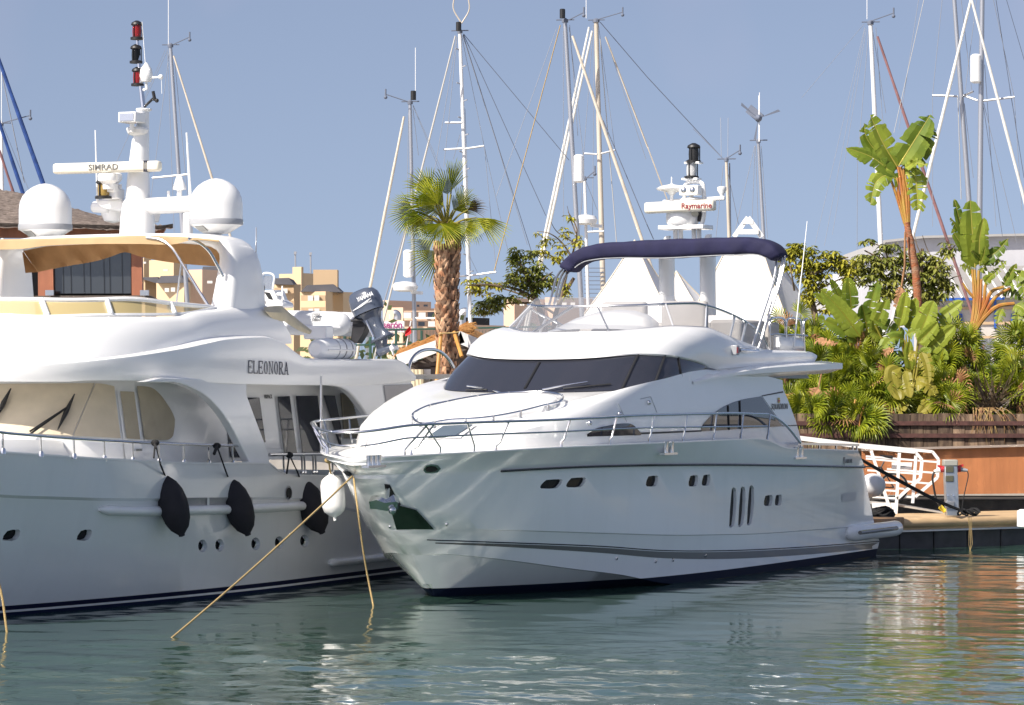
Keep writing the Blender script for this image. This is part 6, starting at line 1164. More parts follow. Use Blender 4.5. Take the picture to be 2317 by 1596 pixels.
wall(bA, zp, 330, 575, 660, 462, 1100, 266); wall(bA, zp, 650, 955, 1040, 548, 1100, 258); wall(bA, zp, 1035, 1165, 1290, 555, 1100, 262)
roof_px(bA, zp, [(340, 462), (350, 392), (515, 386), (580, 470)], 265.2); roof_px(bA, zp, [(655, 552), (730, 474), (1045, 462), (1145, 555)], 258.5, 8)
m_ = MB(); m_.box(P(*zp(960, 445), 262), (.95, 0, 0), (0, 1, 0), (0, 0, 1.0)); part('chimney', m_, M['b_tan'], bA)
for (x0, y0, x1, y1) in ((742, 598, 805, 660), (818, 596, 878, 660), (750, 755, 806, 785), (820, 752, 880, 785), (440, 515, 500, 570)): window_px(bA, zp, x0, y0, x1, y1, 256.4 if x0 > 600 else 263)
for (x0, y0, x1, y1) in ((662, 595, 952, 660), (662, 740, 960, 790), (345, 505, 575, 570), (345, 660, 580, 720)):
    m_ = MB(); d_ = 256.8 if x0 > 600 else 263.4; m_.prism([P(*zp(x0, y0), d_), P(*zp(x1, y0), d_), P(*zp(x1, y1), d_), P(*zp(x0, y1), d_)], (0, .3, 0)); part('recess', m_, M['b_tan'], bA, 0)
for x, y0, y1 in ((592, 75, 258), (775, 85, 330)): m_ = MB(); m_.tube([P(*zp(x, y0), 276), P(*zp(x + 2, y1), 276)], .07, 5); m_.bar(P(*zp(x - 14, y0 + 12), 276), P(*zp(x + 14, y0 + 18), 276), .25); part('aerial', m_, M['wire'], bA)
bB = block('apartment_building', 'stepped cream apartment block with slate roofs seen under the tan awning', (560, 680), 250)
wall(bB, zb, 1040, 1110, 1165, 195, 700, 262); wall(bB, zb, 1150, 1340, 1420, 210, 700, 258); wall(bB, zb, 1206, 1420, 1470, 382, 700, 246); wall(bB, zb, 1455, 1560, 1700, 285, 700, 250, 'b_pink'); wall(bB, zb, 1560, 1700, 1760, 330, 700, 262); wall(bB, zb, 1080, 1120, 1230, 350, 700, 252, 'b_tan')
roof_px(bB, zb, [(1204, 388), (1240, 335), (1400, 330), (1425, 388)], 245.8); roof_px(bB, zb, [(1085, 355), (1100, 345), (1215, 342), (1235, 400)], 251); roof_px(bB, zb, [(1550, 335), (1565, 262), (1680, 262), (1700, 335)], 261)
for (x0, y0, x1, y1) in ((1270, 428, 1303, 458), (1318, 424, 1350, 456), (1258, 282, 1295, 298), (1598, 372, 1638, 392), (1105, 225, 1125, 240)): window_px(bB, zb, x0, y0, x1, y1, 244.4 if x0 < 1400 and y0 > 400 else 248.5)
bC = block('apartment_building', 'long pink apartment block with balconies beyond the red flag', (940, 740), 300)
wall(bC, zp, 1640, 1700, 2215, 655, 1200, 306, 'b_pink'); wall(bC, zp, 1640, 1880, 2330, 740, 1200, 300, 'b_pink')
for (x0, y0, x1, y1, mt_) in ((1885, 800, 1980, 870, 'shutter_white'), (2065, 800, 2150, 862, 'shutter_white'), (2175, 795, 2330, 860, 'pane'), (2060, 912, 2140, 962, 'pane'), (2180, 905, 2270, 970, 'shutter_white'), (2125, 705, 2175, 730, 'pane'), (2045, 708, 2075, 732, 'pane'), (1710, 820, 1730, 880, 'shutter_white')): window_px(bC, zp, x0, y0, x1, y1, 296, mt_)
for (x0, x1, y0, y1) in ((1890, 2330, 870, 895), (1890, 2330, 970, 1000), (1890, 2330, 780, 792)):
    m_ = MB(); m_.prism([P(*zp(x0, y0), 297), P(*zp(x1, y0), 297), P(*zp(x1, y1), 297), P(*zp(x0, y1), 297)], (0, 1.0, 0)); part('balcony', m_, M['b_pink'], bC, 0)
m_ = MB(); m_.tube([Vector(q) for q in smooth_line([P(*zp(*q), 290) for q in ((1770, 815), (1795, 815), (1812, 835), (1812, 890))], 10)], .35, 8); part('flue', m_, M['alu'], bC)
bD = block('low_building', 'low white building with a purple roof box seen right of the palm trunk', (1130, 740), 220)
wall(bD, zw, 800, 860, 1320, 598, 900, 222, 'b_pink'); wall(bD, zw, 785, 800, 1140, 515, 640, 226, 'dark'); m_ = MB(); m_.tube([Vector(q) for q in smooth_line([P(*zw(*q), 218) for q in ((880, 455), (850, 455), (832, 475), (830, 600))], 12)], .28, 8); part('flue', m_, M['alu'], bD)
bE = block('apartment_building', 'pink apartment block mostly hidden behind the green tree and the fly screen', (1270, 690), 290)
wall(bE, zw, 1300, 1420, 2300, 300, 900, 292, 'b_pink'); wall(bE, zw, 1760, 1880, 2300, 290, 900, 296, 'b_pink')
for k in range(8): window_px(bE, zw, 1480 + k*95, 350, 1530 + k*95, 385, 289)
m_ = MB(); m_.prism([P(*zp(*q), 150) for q in ((1500, 905), (1895, 905), (1895, 1040), (1500, 1045))], (0, .3, 0)); sg = solo('advertising_board', m_, M['white_matt'], 'white advertising board with purple lettering beyond the red flag', 'sign', smooth=0)
m_ = MB(); put_text(m_, 'aserón', .40, P(*zp(1735, 950), 149.9), (1, 0, 0), (0, 0, 1), bold=.012, xs=.95); part('sign_lettering', m_, mat('purple lettering', (.30, .03, .16), .6), sg, 0); m_ = MB(); put_text(m_, 'ador de Carnes', .17, P(*zp(1745, 1008), 149.9), (1, 0, 0), (0, 0, 1), bold=.003); part('sign_lettering', m_, mat('purple print', (.30, .06, .18), .6), sg, 0)
m_ = MB(); m_.abox(sg.location.x + 1, sg.location.x + 1.2, 150.1, 150.3, 2, sg.location.z); m_.abox(sg.location.x - 1, sg.location.x - .8, 150.1, 150.3, 2, sg.location.z); part('sign_post', m_, M['alu'], sg)
fl_ = thing('flag', 'small red flag hanging on a slim pole beside the sign', 'flag', P(*zp(1915, 1230), 100)); m_ = MB(); m_.tube([P(*zp(1975, 900), 100), P(*zp(1915, 1230), 100)], .02, 5); part('flag_pole', m_, M['mast_white'], fl_)
m_ = MB(); m_.grid([[P(*zp(*q), 99.9 + .08*math.sin(i*2)) for i, q in enumerate(r_)] for r_ in (((1965, 960), (1972, 1000), (1978, 1050)), ((1935, 990), (1945, 1030), (1955, 1065)), ((1905, 1035), (1908, 1060), (1903, 1085)))]); part('flag_cloth', m_, M['flag_red'], fl_)
# green mesh fence and hedges on the far side
gf = thing('mesh_fence', 'green mesh fence with slim posts beyond the straw roofed hut', 'fence', P(1000, 800, 104)); m_ = MB()
for k in range(9):
    u = 780 + k*58; m_.tube([P(u, 745 + (k % 2)*3, 104), Vector((P(u, 745, 104).x, 104, 2.2))], .045, 5)
for v in (745, 778): m_.tube([P(760, v + 4, 104), P(1260, v - 6, 104)], .03, 5)
for k in range(70): u = 770 + k*7; m_.tube([P(u, 748, 104), Vector((P(u, 748, 104).x, 104, 2.2))], .006, 3)
part('fence_frame', m_, M['green'], gf)
def clumps(mb, n, cx, cy, cz, sx, sy, sz, size, seed):
    r = np.random.default_rng(seed)
    for _ in range(n):
        c = Vector((cx + r.normal()*sx, cy + r.normal()*sy, max(cz + r.normal()*sz, 2.2))); a = Vector(r.normal(size=3)).normalized() * size; b = a.orthogonal().normalized() * size * .6; mb.add([c - a, c + b, c + a, c - b], [(0, 1, 2, 3)])
m_ = MB(); clumps(m_, 5000, P(1000, 0, 135).x, 135, 3.0, 7, 1.5, .9, .22, 4); clumps(m_, 3000, P(1230, 0, 120).x, 120, 3.6, 3, 1.0, .9, .2, 5); solo('hedge', m_, M['bush'], 'low band of hedges and scrub beyond the mesh fence', 'hedge', kind='stuff', smooth=0, norm=False)
# grey warehouse on the right
wh = thing('warehouse', 'pale grey metal warehouse with a ribbed lean-to roof and blue windows, behind the tall plants', 'warehouse', P(2180, 760, 170)); dW = 170
def pz(poly, d, z, dep, mt, nm, par=wh): m_ = MB(); m_.prism([P(*z(*q), d) for q in poly], (0, dep, 0)); return part(nm, m_, M[mt], par, 0)
pz([(-160, 900), (-110, 720), (-20, 530), (420, 488), (1800, 455), (1800, 840), (-160, 1000)], dW, zv, 20, 'shed', 'upper_wall'); pz([(-170, 740), (-125, 715), (-28, 520), (420, 470), (1800, 440), (1800, 466), (420, 496), (-18, 546), (-112, 735)], dW - .5, zv, 21, 'shed_roof', 'eaves'); pz([(-600, 900), (-160, 900), (330, 1000), (330, 1300), (-600, 1300)], dW - .4, zv, 10, 'white', 'side_wall')
pz([(200, 840), (1800, 800), (1800, 1160), (330, 1175)], dW - 1.5, zv, .4, 'shed_roof', 'lean_to_roof')
for k in range(14): a, b = zv(430 + k*110, 835), zv(620 + k*112, 1165); m_ = MB(); m_.bar(P(*a, dW - 1.6), P(*b, dW - 1.7), .10, .06, up=(0, 1, 0)); part('roof_rib', m_, M['white_matt'], wh, 0)
pz([(330, 1165), (1800, 1150), (1800, 1900), (330, 1900)], dW - .8, zv, 1, 'block', 'block_wall'); pz([(560, 1172), (1320, 1160), (1320, 1188), (560, 1200)], dW - 1.6, zv, .3, 'blue', 'blue_fascia')
for y in (1270, 1440, 1600): pz([(330, y), (1800, y - 6), (1800, y + 24), (330, y + 30)], dW - .9, zv, .2, 'b_tan', 'block_course')
for x in (600, 770, 1410): f = pz([(x - 14, 1345), (x + 78, 1345), (x + 78, 1455), (x - 14, 1455)], dW - .98, zv, .12, 'blue', 'window'); pz([(x, 1358), (x + 64, 1358), (x + 64, 1442), (x, 1442)], dW - 1.08, zv, .05, 'pane', 'pane', f)
pz([(1205, 1180), (1228, 1180), (1228, 1520), (1205, 1520)], dW - 1.0, zv, .15, 'blue', 'downpipe')
pz([(-260, 1060), (-40, 800), (200, 900), (200, 1500), (-260, 1500)], 150, zv, 6, 'shed', 'annex')
# white beam and posts right of the banana stems
m_ = MB(); dK = 96; m_.prism([P(*zk(*q), dK) for q in ((1500, 770), (1900, 765), (1900, 800), (1500, 812))], (0, .4, 0)); pg = solo('pergola', m_, M['white_matt'], 'white beam of a pergola among the plants near the right edge', 'pergola', smooth=0)
for x in (1620, 1840): m_ = MB(); m_.prism([P(*zk(*q), dK + .1) for q in ((x - 22, 805), (x + 22, 805), (x + 22, 1000), (x - 22, 1000))], (0, .25, 0)); part('pergola_post', m_, M['white_matt'], pg, 0)

# ------------------------------------------------------------------ huts and tents
dT = 88.0; hut = thing('thatched_pavilion', 'brown timber pavilion with grey thatched roof and folding glass doors, behind the left yacht', 'pavilion', P(200, 700, dT))
m_ = MB(); er = [za(*q) for q in ((-260, 1390), (200, 1398), (500, 1402), (800, 1410), (1000, 1408), (1068, 1398))]; rd = [za(*q) for q in ((-260, 1120), (0, 1170), (150, 1198), (330, 1250), (620, 1330), (900, 1375))]
E_, R_2 = smooth_line(er, 60), smooth_line(rd, 60); rows = []; rr = np.random.default_rng(2)
for j in range(14):
    f = j/13; row_ = []
    for (a, b) in zip(E_, R_2):
        stepv = (f*4) % 1.0; row_.append(P(a[0] + (b[0]-a[0])*f + rr.normal()*.7, a[1] + (b[1]-a[1])*f + rr.normal()*.9 + (1 - stepv)*4.5*(f < .98), dT - .8 + 3.2*f - .0))
    rows.append(row_)
m_.grid(rows); m_.grid([[P(u, v + rr.uniform(0, 6), dT - .7) for u, v in E_], [P(u, v - 6, dT - .8) for u, v in E_]]); part('thatched_roof', m_, M['thatch'], hut, 25, norm=False)
m_ = MB(); m_.prism([P(*za(*q), dT) for q in ((-260, 1402), (1020, 1412), (990, 1470), (-260, 1468))], (0, .25, 0)); m_.prism([P(*zb(*q), dT + .05) for q in ((-300, 60), (1190, 20), (1190, 150), (-300, 160))], (0, .2, 0)); part('fascia', m_, M['brown'], hut, 0)
for (x0, x1, y0) in ((290, 405, 60), (1012, 1090, 60)): m_ = MB(); m_.prism([P(*zb(*q), dT - .1) for q in ((x0, y0), (x1, y0), (x1 + 8, 500), (x0 + 4, 500))], (0, .35, 0)); part('timber_post', m_, M['brown'], hut, 0)
m_ = MB(); m_.prism([P(*zb(*q), dT + .6) for q in ((-300, 100), (1090, 100), (1090, 700), (-300, 700))], (0, .1, 0)); part('interior', m_, M['dark'], hut, 0)
gl = MB(); gl.prism([P(*zb(*q), dT + .1) for q in ((405, 150), (1010, 150), (1010, 470), (415, 470))], (0, .04, 0)); gp = part('glass_doors', gl, mat('reflecting glass', (.04, .045, .05), .03, spec=1.0), hut, 0)
for x in (485, 545, 645, 695, 800, 845, 940): m_ = MB(); m_.bar(P(*zb(x, 150), dT + .08), P(*zb(x + 4, 468), dT + .08), .012); part('glazing_bar', m_, M['black'], gp)
m_ = MB(); m_.prism([P(*zb(*q), dT - .3) for q in ((220, 488), (1150, 484), (1220, 520), (220, 530))], (0, .7, 0)); part('lower_roof', m_, M['shutter'], hut, 0)
for x in (385, 1115): m_ = MB(); m_.box(P(*zb(x, 465), dT - .5), (.11, 0, 0), (0, .1, 0), (0, 0, .07)); m_.tube([P(*zb(x, 470), dT - .45), P(*zb(x, 490), dT - .4)], .03, 6); part('floodlight', m_, M['alu'], hut)
# small straw hut
dS = 93.0; sh_ = thing('straw_hut', 'small timber kiosk with an orange straw roof and white bargeboards behind the palm', 'hut', P(990, 880, dS)); S_ = lambda x, y, d=dS: P(*zw(x, y), d)
m_ = MB(); ap, lf, rt_ = zw(820, 700), zw(60, 990), zw(1380, 1000); n = 30; rows = []
for j in range(8):
    f = j/7; rows.append([P(lf[0] + (ap[0]-lf[0])*i/(n-1) + 12*f, lf[1] + (ap[1]-lf[1])*i/(n-1) - 10*f*1.5 + rr.normal()*1.0 - 6, dS + .2 + 3.0*f) for i in range(n)])
m_.grid(rows); rows = []
for j in range(8):
    f = j/7; rows.append([P(rt_[0] + (ap[0]-rt_[0])*i/(n-1) + 12*f, rt_[1] + (ap[1]-rt_[1])*i/(n-1) - 14*f + rr.normal()*1.0 - 6, dS + .2 + 3.0*f) for i in range(n)])
m_.grid(rows)
for k in range(1500):
    f = rr.random(); i = rr.random(); b = P(lf[0] + (ap[0]-lf[0])*i + 12*f, lf[1] + (ap[1]-lf[1])*i - 15*f - 6 + rr.normal()*2, dS + .2 + 3*f); m_.bar(b, b + Vector((rr.uniform(.15, .4), -.05, rr.uniform(-.12, .14))), .02)
part('straw_roof', m_, M['straw'], sh_, 30, norm=False)
for a, b in (((115, 1000), (840, 735)), ((790, 735), (1340, 960))): m_ = MB(); m_.bar(S_(*a), S_(*b), .14, .34, up=(0, 0, 1)); part('bargeboard', m_, M['white_matt'], sh_, 0)
m_ = MB(); m_.prism([S_(*q, dS + .4) for q in ((230, 1050), (820, 800), (1250, 1000), (1250, 1120), (230, 1120))], (0, .1, 0)); part('gable_boards', m_, M['shutter'], sh_, 0)
for (x0, x1, y0, y1, mt_, nm) in ((480, 570, 1060, 1450, 'shutter', 'timber_post'), (330, 570, 1030, 1075, 'shutter', 'beam'), (255, 480, 1098, 1165, 'white_matt', 'counter_front'), (290, 470, 1165, 1500, 'block', 'kiosk_wall')): m_ = MB(); m_.prism([S_(*q, dS + .3) for q in ((x0, y0), (x1, y0), (x1, y1), (x0, y1))], (0, .3, 0)); part(nm, m_, M[mt_], sh_, 0)
for x0, x1 in ((285, 312), (322, 372), (368, 388)): m_ = MB(); m_.tube([S_(x0, 1100, dS + .1), S_(x1 - 5, 1480, dS + .1)], .09, 8); part('cane_post', m_, M['canvas_light'], sh_)
m_ = MB(); m_.prism([P(*zw(*q), 91) for q in ((445, 1280), (520, 1400), (500, 1480), (420, 1500))], (0, .05, 0)); bn = solo('beach_flag', m_, M['white_matt'], 'white pointed cloth flag with a dark loop mark by the kiosk', 'flag', smooth=0); m_ = MB(); c = P(*zw(458, 1368), 90.95); m_.tube([c + Vector((.14*math.cos(q), 0, .16*math.sin(q))) for q in [2*math.pi*i/14 for i in range(14)]], .03, 5, closed=True, up=(0, 1, 0)); m_.bar(c - Vector((0, 0, .16)), c - Vector((0, 0, .45)), .05); part('loop_mark', m_, M['grey_letter'], bn)
m_ = MB(); m_.ball(P(*zw(435, 1462), 90.5), .28, .25, .26, 10, 7); clumps(m_, 60, P(*zw(400, 1470), 90.6).x, 90.6, P(*zw(400, 1480), 90.6).z, .2, .1, .15, .1, 3); solo('flower_bush', m_, M['flag_red'], 'red flowers low beside the kiosk', 'flowers')
# pyramid tents
def tent(label, apex, ridge, left, right, front, vb, d, frame_=False):
    t = thing('pyramid_tent', label, 'tent', P((left + right)/2, vb + 40, d), 'white pyramid tents'); A0 = P(*apex, d + 2.3); c = []
    for u, dd in ((left, d + .8), (front, d), (right, d + 2.6)): c.append(P(u, vb + (6 if dd == d else 0), dd))
    c.append(c[0] + c[2] - c[1]); m_ = MB(); n = 10
    for a, b in ((0, 1), (1, 2), (2, 3), (3, 0)):
        rows = []
        for j in range(n + 1):
            f = j/n * (.69 if frame_ else 1); g = f ** .86; rows.append([c[a].lerp(c[b], i/8).lerp(A0, f) - Vector((0, 0, .14*math.sin(math.pi*f) * (.55 + .45*math.sin(math.pi*i/8)))) for i in range(9)])
        m_.grid(rows)
    part('tent_roof', m_, M['tent'], t, 30, weld=True)
    for a in range(4): m_ = MB(); ft = .69 if frame_ else 1; m_.tube([c[a].lerp(A0, ft*i/8) - Vector((0, 0, .14*math.sin(math.pi*ft*i/8)*.55 - .02)) for i in range(9)], .022, 5); part('seam', m_, M['sail_cream'], t)
    m_ = MB()
    for a, b in ((0, 1), (1, 2), (2, 3), (3, 0)): q = [c[a], c[b], c[b] - Vector((0, 0, 3.0)), c[a] - Vector((0, 0, 3.0))]; m_.add(q, [(0, 1, 2, 3)])
    part('tent_wall', m_, M['tent'], t, 0)
    if frame_:
        m_ = MB(); tp_ = P(*zh(1120, 780), d + 1.5)
        for i_, q in enumerate(((1000, 950), (1245, 950))): m_.bar(tp_ + Vector((0, -.1 - .012*i_, 0)), P(*zh(*q), d + 1.4 - .012*i_), .13, .13 + .006*i_)
        m_.bar(P(*zh(1075, 820), d + 1.36), P(*zh(1170, 820), d + 1.36), .10); m_.bar(P(*zh(1035, 905), d + 1.33), P(*zh(1215, 905), d + 1.33), .14); part('top_frame', m_, M['white_matt'], t, 0)
    return t
tent('white pyramid tent with gathered cloth, left of the radar mast legs', (1436, 545), None, 1322, 1552, 1515, 712, 97); tent('large bright white pyramid tent with an open timber peak', (1692, 468), None, 1546, 1862, 1790, 745, 93, True)
tent('white pyramid tent half hidden between the two radar mast legs', (1530, 615), None, 1480, 1640, 1600, 720, 103)

# ------------------------------------------------------------------ plants
pr = np.random.default_rng(21)
def fan(mb, hub, dr, nrm, Rr, spread=200, n=26, droop=.25, split=.5, wid=.9):
    dr = Vector(dr).normalized(); nrm = Vector(nrm); nrm = (nrm - dr * nrm.dot(dr)).normalized(); sd = nrm.cross(dr); da = R(spread) / n
    for i in range(n):
        a = -R(spread)/2 + da * (i + .5); u = dr * math.cos(a) + sd * math.sin(a); w = sd * math.cos(a) - dr * math.sin(a)
        L_ = Rr * (.78 + .22 * math.cos(a * .8)) * pr.uniform(.9, 1.05); m_ = hub + u * (L_*split) + nrm * (.04*Rr) ; h = L_ * split * math.tan(da/2) * wid; q = L_*.78
        dz = Vector((0, 0, -1)) * (droop * L_ * pr.uniform(.6, 1.4)); md = hub + u * q + dz * .35; tp = hub + u * L_ * .97 + dz
        i0 = len(mb.v); mb.v += [tuple(x) for x in (hub, m_ - w*h + nrm*.02*Rr, m_ - nrm*.03*Rr, m_ + w*h + nrm*.02*Rr, md - w*h*.62, md + w*h*.62, tp)]
        mb.f += [(i0, i0+1, i0+2), (i0, i0+2, i0+3), (i0+1, i0+4, i0+2), (i0+2, i0+4, i0+5), (i0+2, i0+5, i0+3), (i0+4, i0+6, i0+5)]
def banana(mb, pts_, W, nrm, tears=.45, fold=.22, seed=0, rib=None, curl=.3):
    r = np.random.default_rng(seed); N = 22; c = [Vector(q) for q in smooth_line(pts_, N + 1)]; nrm = Vector(nrm).normalized(); base = len(mb.v)
    mb.v += [tuple(p) for p in c]
    L_ = sum((c[i+1] - c[i]).length for i in range(N))
    for sgn in (-1, 1):
        i = 0
        while i < N:
            g = min(N - i, int(r.integers(1, 4)) if r.random() < tears * 1.25 else int(r.integers(4, 9))); sh_ = r.normal() * .22 * tears; dr_ = r.uniform(0, .6) * tears; prev = None
            for j in range(i, i + g + 1):
                t_ = j / N; T = (c[min(j+1, N)] - c[max(j-1, 0)]).normalized(); S = T.cross(nrm); S = S.normalized() if S.length > 1e-4 else Vector((1, 0, 0)); n2 = S.cross(T)
                w_ = W * min(1, (t_ * 7) ** .6) * max(0, 1 - t_ ** 3.6) ** .55 * (1.0 + .05*r.normal())
                sh2 = sh_ + (.055 if j == i else (-.06 if j == i + g else 0)) * min(1, tears*1.6)
                e = c[j] + S * (sgn * w_) + n2 * (fold * w_) + T * (sh2 * L_ * .3 + .10 * w_) + Vector((0, 0, -1)) * (dr_ * w_)
                m_ = c[j] + S * (sgn * w_ * .5) + n2 * (fold * w_ * .75) + T * (sh2 * L_ * .12 + .04 * w_) + Vector((0, 0, -1)) * (dr_ * w_ * .25)
                e += n2 * (-curl * fold * w_)
                k = len(mb.v); mb.v += [tuple(m_), tuple(e)]
                if prev is not None: mb.f += [(base + j - 1, base + j, k, prev), (prev, k, k + 1, prev + 1)]
                prev = k
            i += g
    if rib is not None: rib.tube(c, [max(W*.055*(1 - i/N*.75), .006) for i in range(N + 1)], 6)
def leafy(z, d, spec, mb, rib, seed=0, kx=None):
    "leaves given by the points of their midrib in a zoomed view and half width in its pixels"
    k = (z(1, 0)[0] - z(0, 0)[0]) * d / FPX
    for i, (q, hw, *o) in enumerate(spec):
        tears = o[0] if o else .4; dd = o[1] if len(o) > 1 else 0; nx = o[2] if len(o) > 2 else pr.uniform(-.35, .25); n = len(q)
        pts_ = [P(*z(x, y), d + dd - .25 * (j/(n-1)) * (1 if len(o) < 4 else o[3])) for j, (x, y) in enumerate(q)]
        if len(pts_) == 2: pts_ = [pts_[0], pts_[0].lerp(pts_[1], .5) + Vector((0, -.05, .04)), pts_[1]]
        banana(mb, pts_, hw * k, (nx, -1, .35), tears, .25, seed + i, rib)
def stalks(z, d, spec, mb, w=.05):
    for q, *o in spec: pp = [Vector(x) for x in smooth_line([P(*z(*p), d) for p in q], 12)]; r0 = o[0] if o else w; mb.tube(pp, [r0*(1.2 - .55*i/11) for i in range(12)], 7)

# tall banana tree left of the masts
d1 = 90.0; t1 = thing('banana_tree', 'tallest banana tree with an orange ringed trunk and torn paddle leaves against the sky', 'tree', P(*zv(345, 1500), d1))
m_, rb = MB(), MB()
leafy(zl, d1, [(((590, 1030), (500, 880), (425, 715)), 80, .35, .1), (((600, 1025), (690, 880), (795, 710)), 92, .5, -.1), (((620, 1030), (730, 920), (810, 775)), 75, .5, .15), (((590, 1100), (440, 975), (272, 912)), 52, .55), (((590, 1110), (520, 1085), (465, 1120), (425, 1262)), 62, .7), (((640, 1080), (690, 1080), (712, 1180), (718, 1300)), 70, .8), (((600, 1050), (540, 1010), (400, 850), (385, 765)), 50, .5, .2), (((640, 1040), (680, 1010), (686, 985)), 26, .3, -.3), (((650, 1070), (700, 1010), (770, 1020)), 40, .8, -.2)], m_, rb, 10)
part('leaves', m_, M['banana'], t1, 0, norm=False); part('leaf_ribs', rb, mat('yellow leaf rib', (.42, .36, .07), .5), t1)
m_ = MB(); stalks(zl, d1, [(((652, 1400), (600, 1200), (590, 1100)), .05), (((650, 1390), (620, 1180), (596, 1030)), .06), (((655, 1390), (645, 1200), (612, 1030)), .06), (((660, 1390), (660, 1220), (640, 1080)), .05), (((640, 1380), (590, 1220), (540, 1080)), .05), (((648, 1395), (632, 1250), (628, 1040)), .06)], m_); part('leaf_stalks', m_, M['orange_stem'], t1)
tr_ = [zv(225, 320), zv(235, 400), zv(262, 520), zv(290, 700), zv(318, 850), zv(332, 1000), zv(345, 1150), zv(352, 1500)]; pp = [P(*q, d1) for q in tr_]; m_ = MB(); pl = [Vector(q) for q in smooth_line(pp, 40)]; m_.tube(pl, [(.08 + .03*min(1, i/14)) * (1 + .09*((i % 4) == 0)) for i in range(40)], 12); part('trunk', m_, mat('ringed orange trunk', (.33, .085, .022), .8, col2=(.30, .18, .11), vscale=5, bump=1, bscale=16, stretch=(1, 1, 2)), t1, 30)
m_, rb = MB(), MB(); leafy(zv, d1 - .2, [(((160, 1040), (130, 1180), (90, 1280)), 55, .9), (((180, 1060), (165, 1160), (150, 1300)), 40, .9)], m_, rb, 3); m_.tube([P(*zv(*q), d1 - .2) for q in ((205, 430), (200, 600), (200, 800), (165, 1040))], .03, 6); part('dead_leaf', m_, M['dry'], t1, 0, norm=False)
# second banana tree
d2 = 89.5; t2 = thing('banana_tree', 'banana tree with dense upright leaves and arching orange stalks at the right edge', 'tree', P(*zv(930, 1620), d2)); m_, rb = MB(), MB()
leafy(zv, d2, [(((990, 830), (960, 450), (935, 75)), 150, .25, .15, -.1), (((1040, 800), (1040, 520), (1085, 265)), 105, .4, -.1), (((930, 700), (850, 420), (755, 60)), 70, .3, .3), (((900, 640), (800, 420), (712, 262)), 48, .5, .35), (((920, 760), (850, 600), (730, 405)), 70, .5, .2), (((1050, 760), (1230, 650), (1365, 500)), 75, .7), (((1060, 760), (1090, 680), (1105, 592)), 42, .4, -.3), (((1050, 740), (1000, 680), (945, 640)), 36, .5, -.3), (((990, 900), (900, 830), (820, 800)), 55, .8, .1), (((1040, 880), (1150, 780), (1320, 755)), 45, .9, .2), (((1060, 960), (1180, 900), (1340, 760)), 50, .9), (((1100, 1000), (1160, 930), (1200, 900)), 50, .5, -.2), (((1300, 1040), (1400, 880), (1450, 780)), 50, .5), (((1320, 1050), (1480, 900), (1540, 1130)), 85, .95), (((1430, 1235), (1480, 1300), (1470, 1420), (1440, 1600)), 80, .6), (((1300, 1290), (1270, 1340), (1240, 1450)), 60, .95), (((1280, 1080), (1400, 1100), (1540, 1190)), 65, .9, .3), (((1440, 1240), (1520, 1280), (1600, 1400)), 80, .6)], m_, rb, 40)
part('leaves', m_, M['banana'], t2, 0, norm=False); part('leaf_ribs', rb, bpy.data.materials['yellow leaf rib'], t2)
m_ = MB(); stalks(zv, d2, [(((930, 1600), (1000, 1300), (985, 850)), .055), (((935, 1600), (1010, 1320), (1030, 860)), .06), (((940, 1600), (1030, 1330), (1060, 960)), .06), (((945, 1600), (1060, 1350), (1110, 1000)), .06), (((930, 1600), (1100, 1250), (1180, 1090), (1310, 1045)), .065), (((935, 1610), (1080, 1400), (1250, 1260), (1430, 1232)), .07), (((940, 1610), (1120, 1300), (1230, 1150), (1380, 1060)), .055), (((930, 1610), (980, 1250), (960, 850)), .055), (((980, 1170), (900, 1080), (850, 1000)), .04)], m_); part('leaf_stalks', m_, M['orange_stem'], t2)
# banana clumps in front
def bplant(label, spec, d, seed, base, old=(), dry=()):
    t = thing('banana_plant', label, 'plant', P(*base, d)); m_, rb = MB(), MB(); leafy(zk, d, spec, m_, rb, seed); part('leaves', m_, M['banana'], t, 0, norm=False)
    for q, hw, *o in spec: rb.tube([P(*zk(*q[0]), d), (P(*zk(*q[0]), d) + P(*base, d))/2 + Vector((0, 0, -.1)), P(*base, d)], [.022, .035, .05], 6)
    part('leaf_stalks', rb, M['banana_old'], t)
    for nm, ls, mt in (('yellow_leaf', old, 'banana_old'), ('dry_leaf', dry, 'dry')):
        for i_, l_ in enumerate(ls): m_, rb = MB(), MB(); leafy(zk, d - .35, [l_], m_, rb, seed + 50 + i_); part(nm, m_, M[mt], t, 0, norm=False)
bplant('broad leaved banana plant just behind the yacht stern, left of the other clumps', [(((690, 760), (560, 580), (405, 415)), 75, .12, -.1, -.2), (((680, 790), (540, 690), (372, 612)), 50, .55), (((625, 560), (615, 440), (600, 325)), 62, .2, .1), (((580, 540), (520, 430), (470, 338)), 36, .1, .2), (((735, 660), (770, 500), (818, 342)), 58, .6, -.05), (((560, 620), (440, 500), (345, 440)), 40, .3, .25), (((740, 700), (720, 600), (700, 520)), 60, .4)], 88.6, 70, zk(700, 1050))
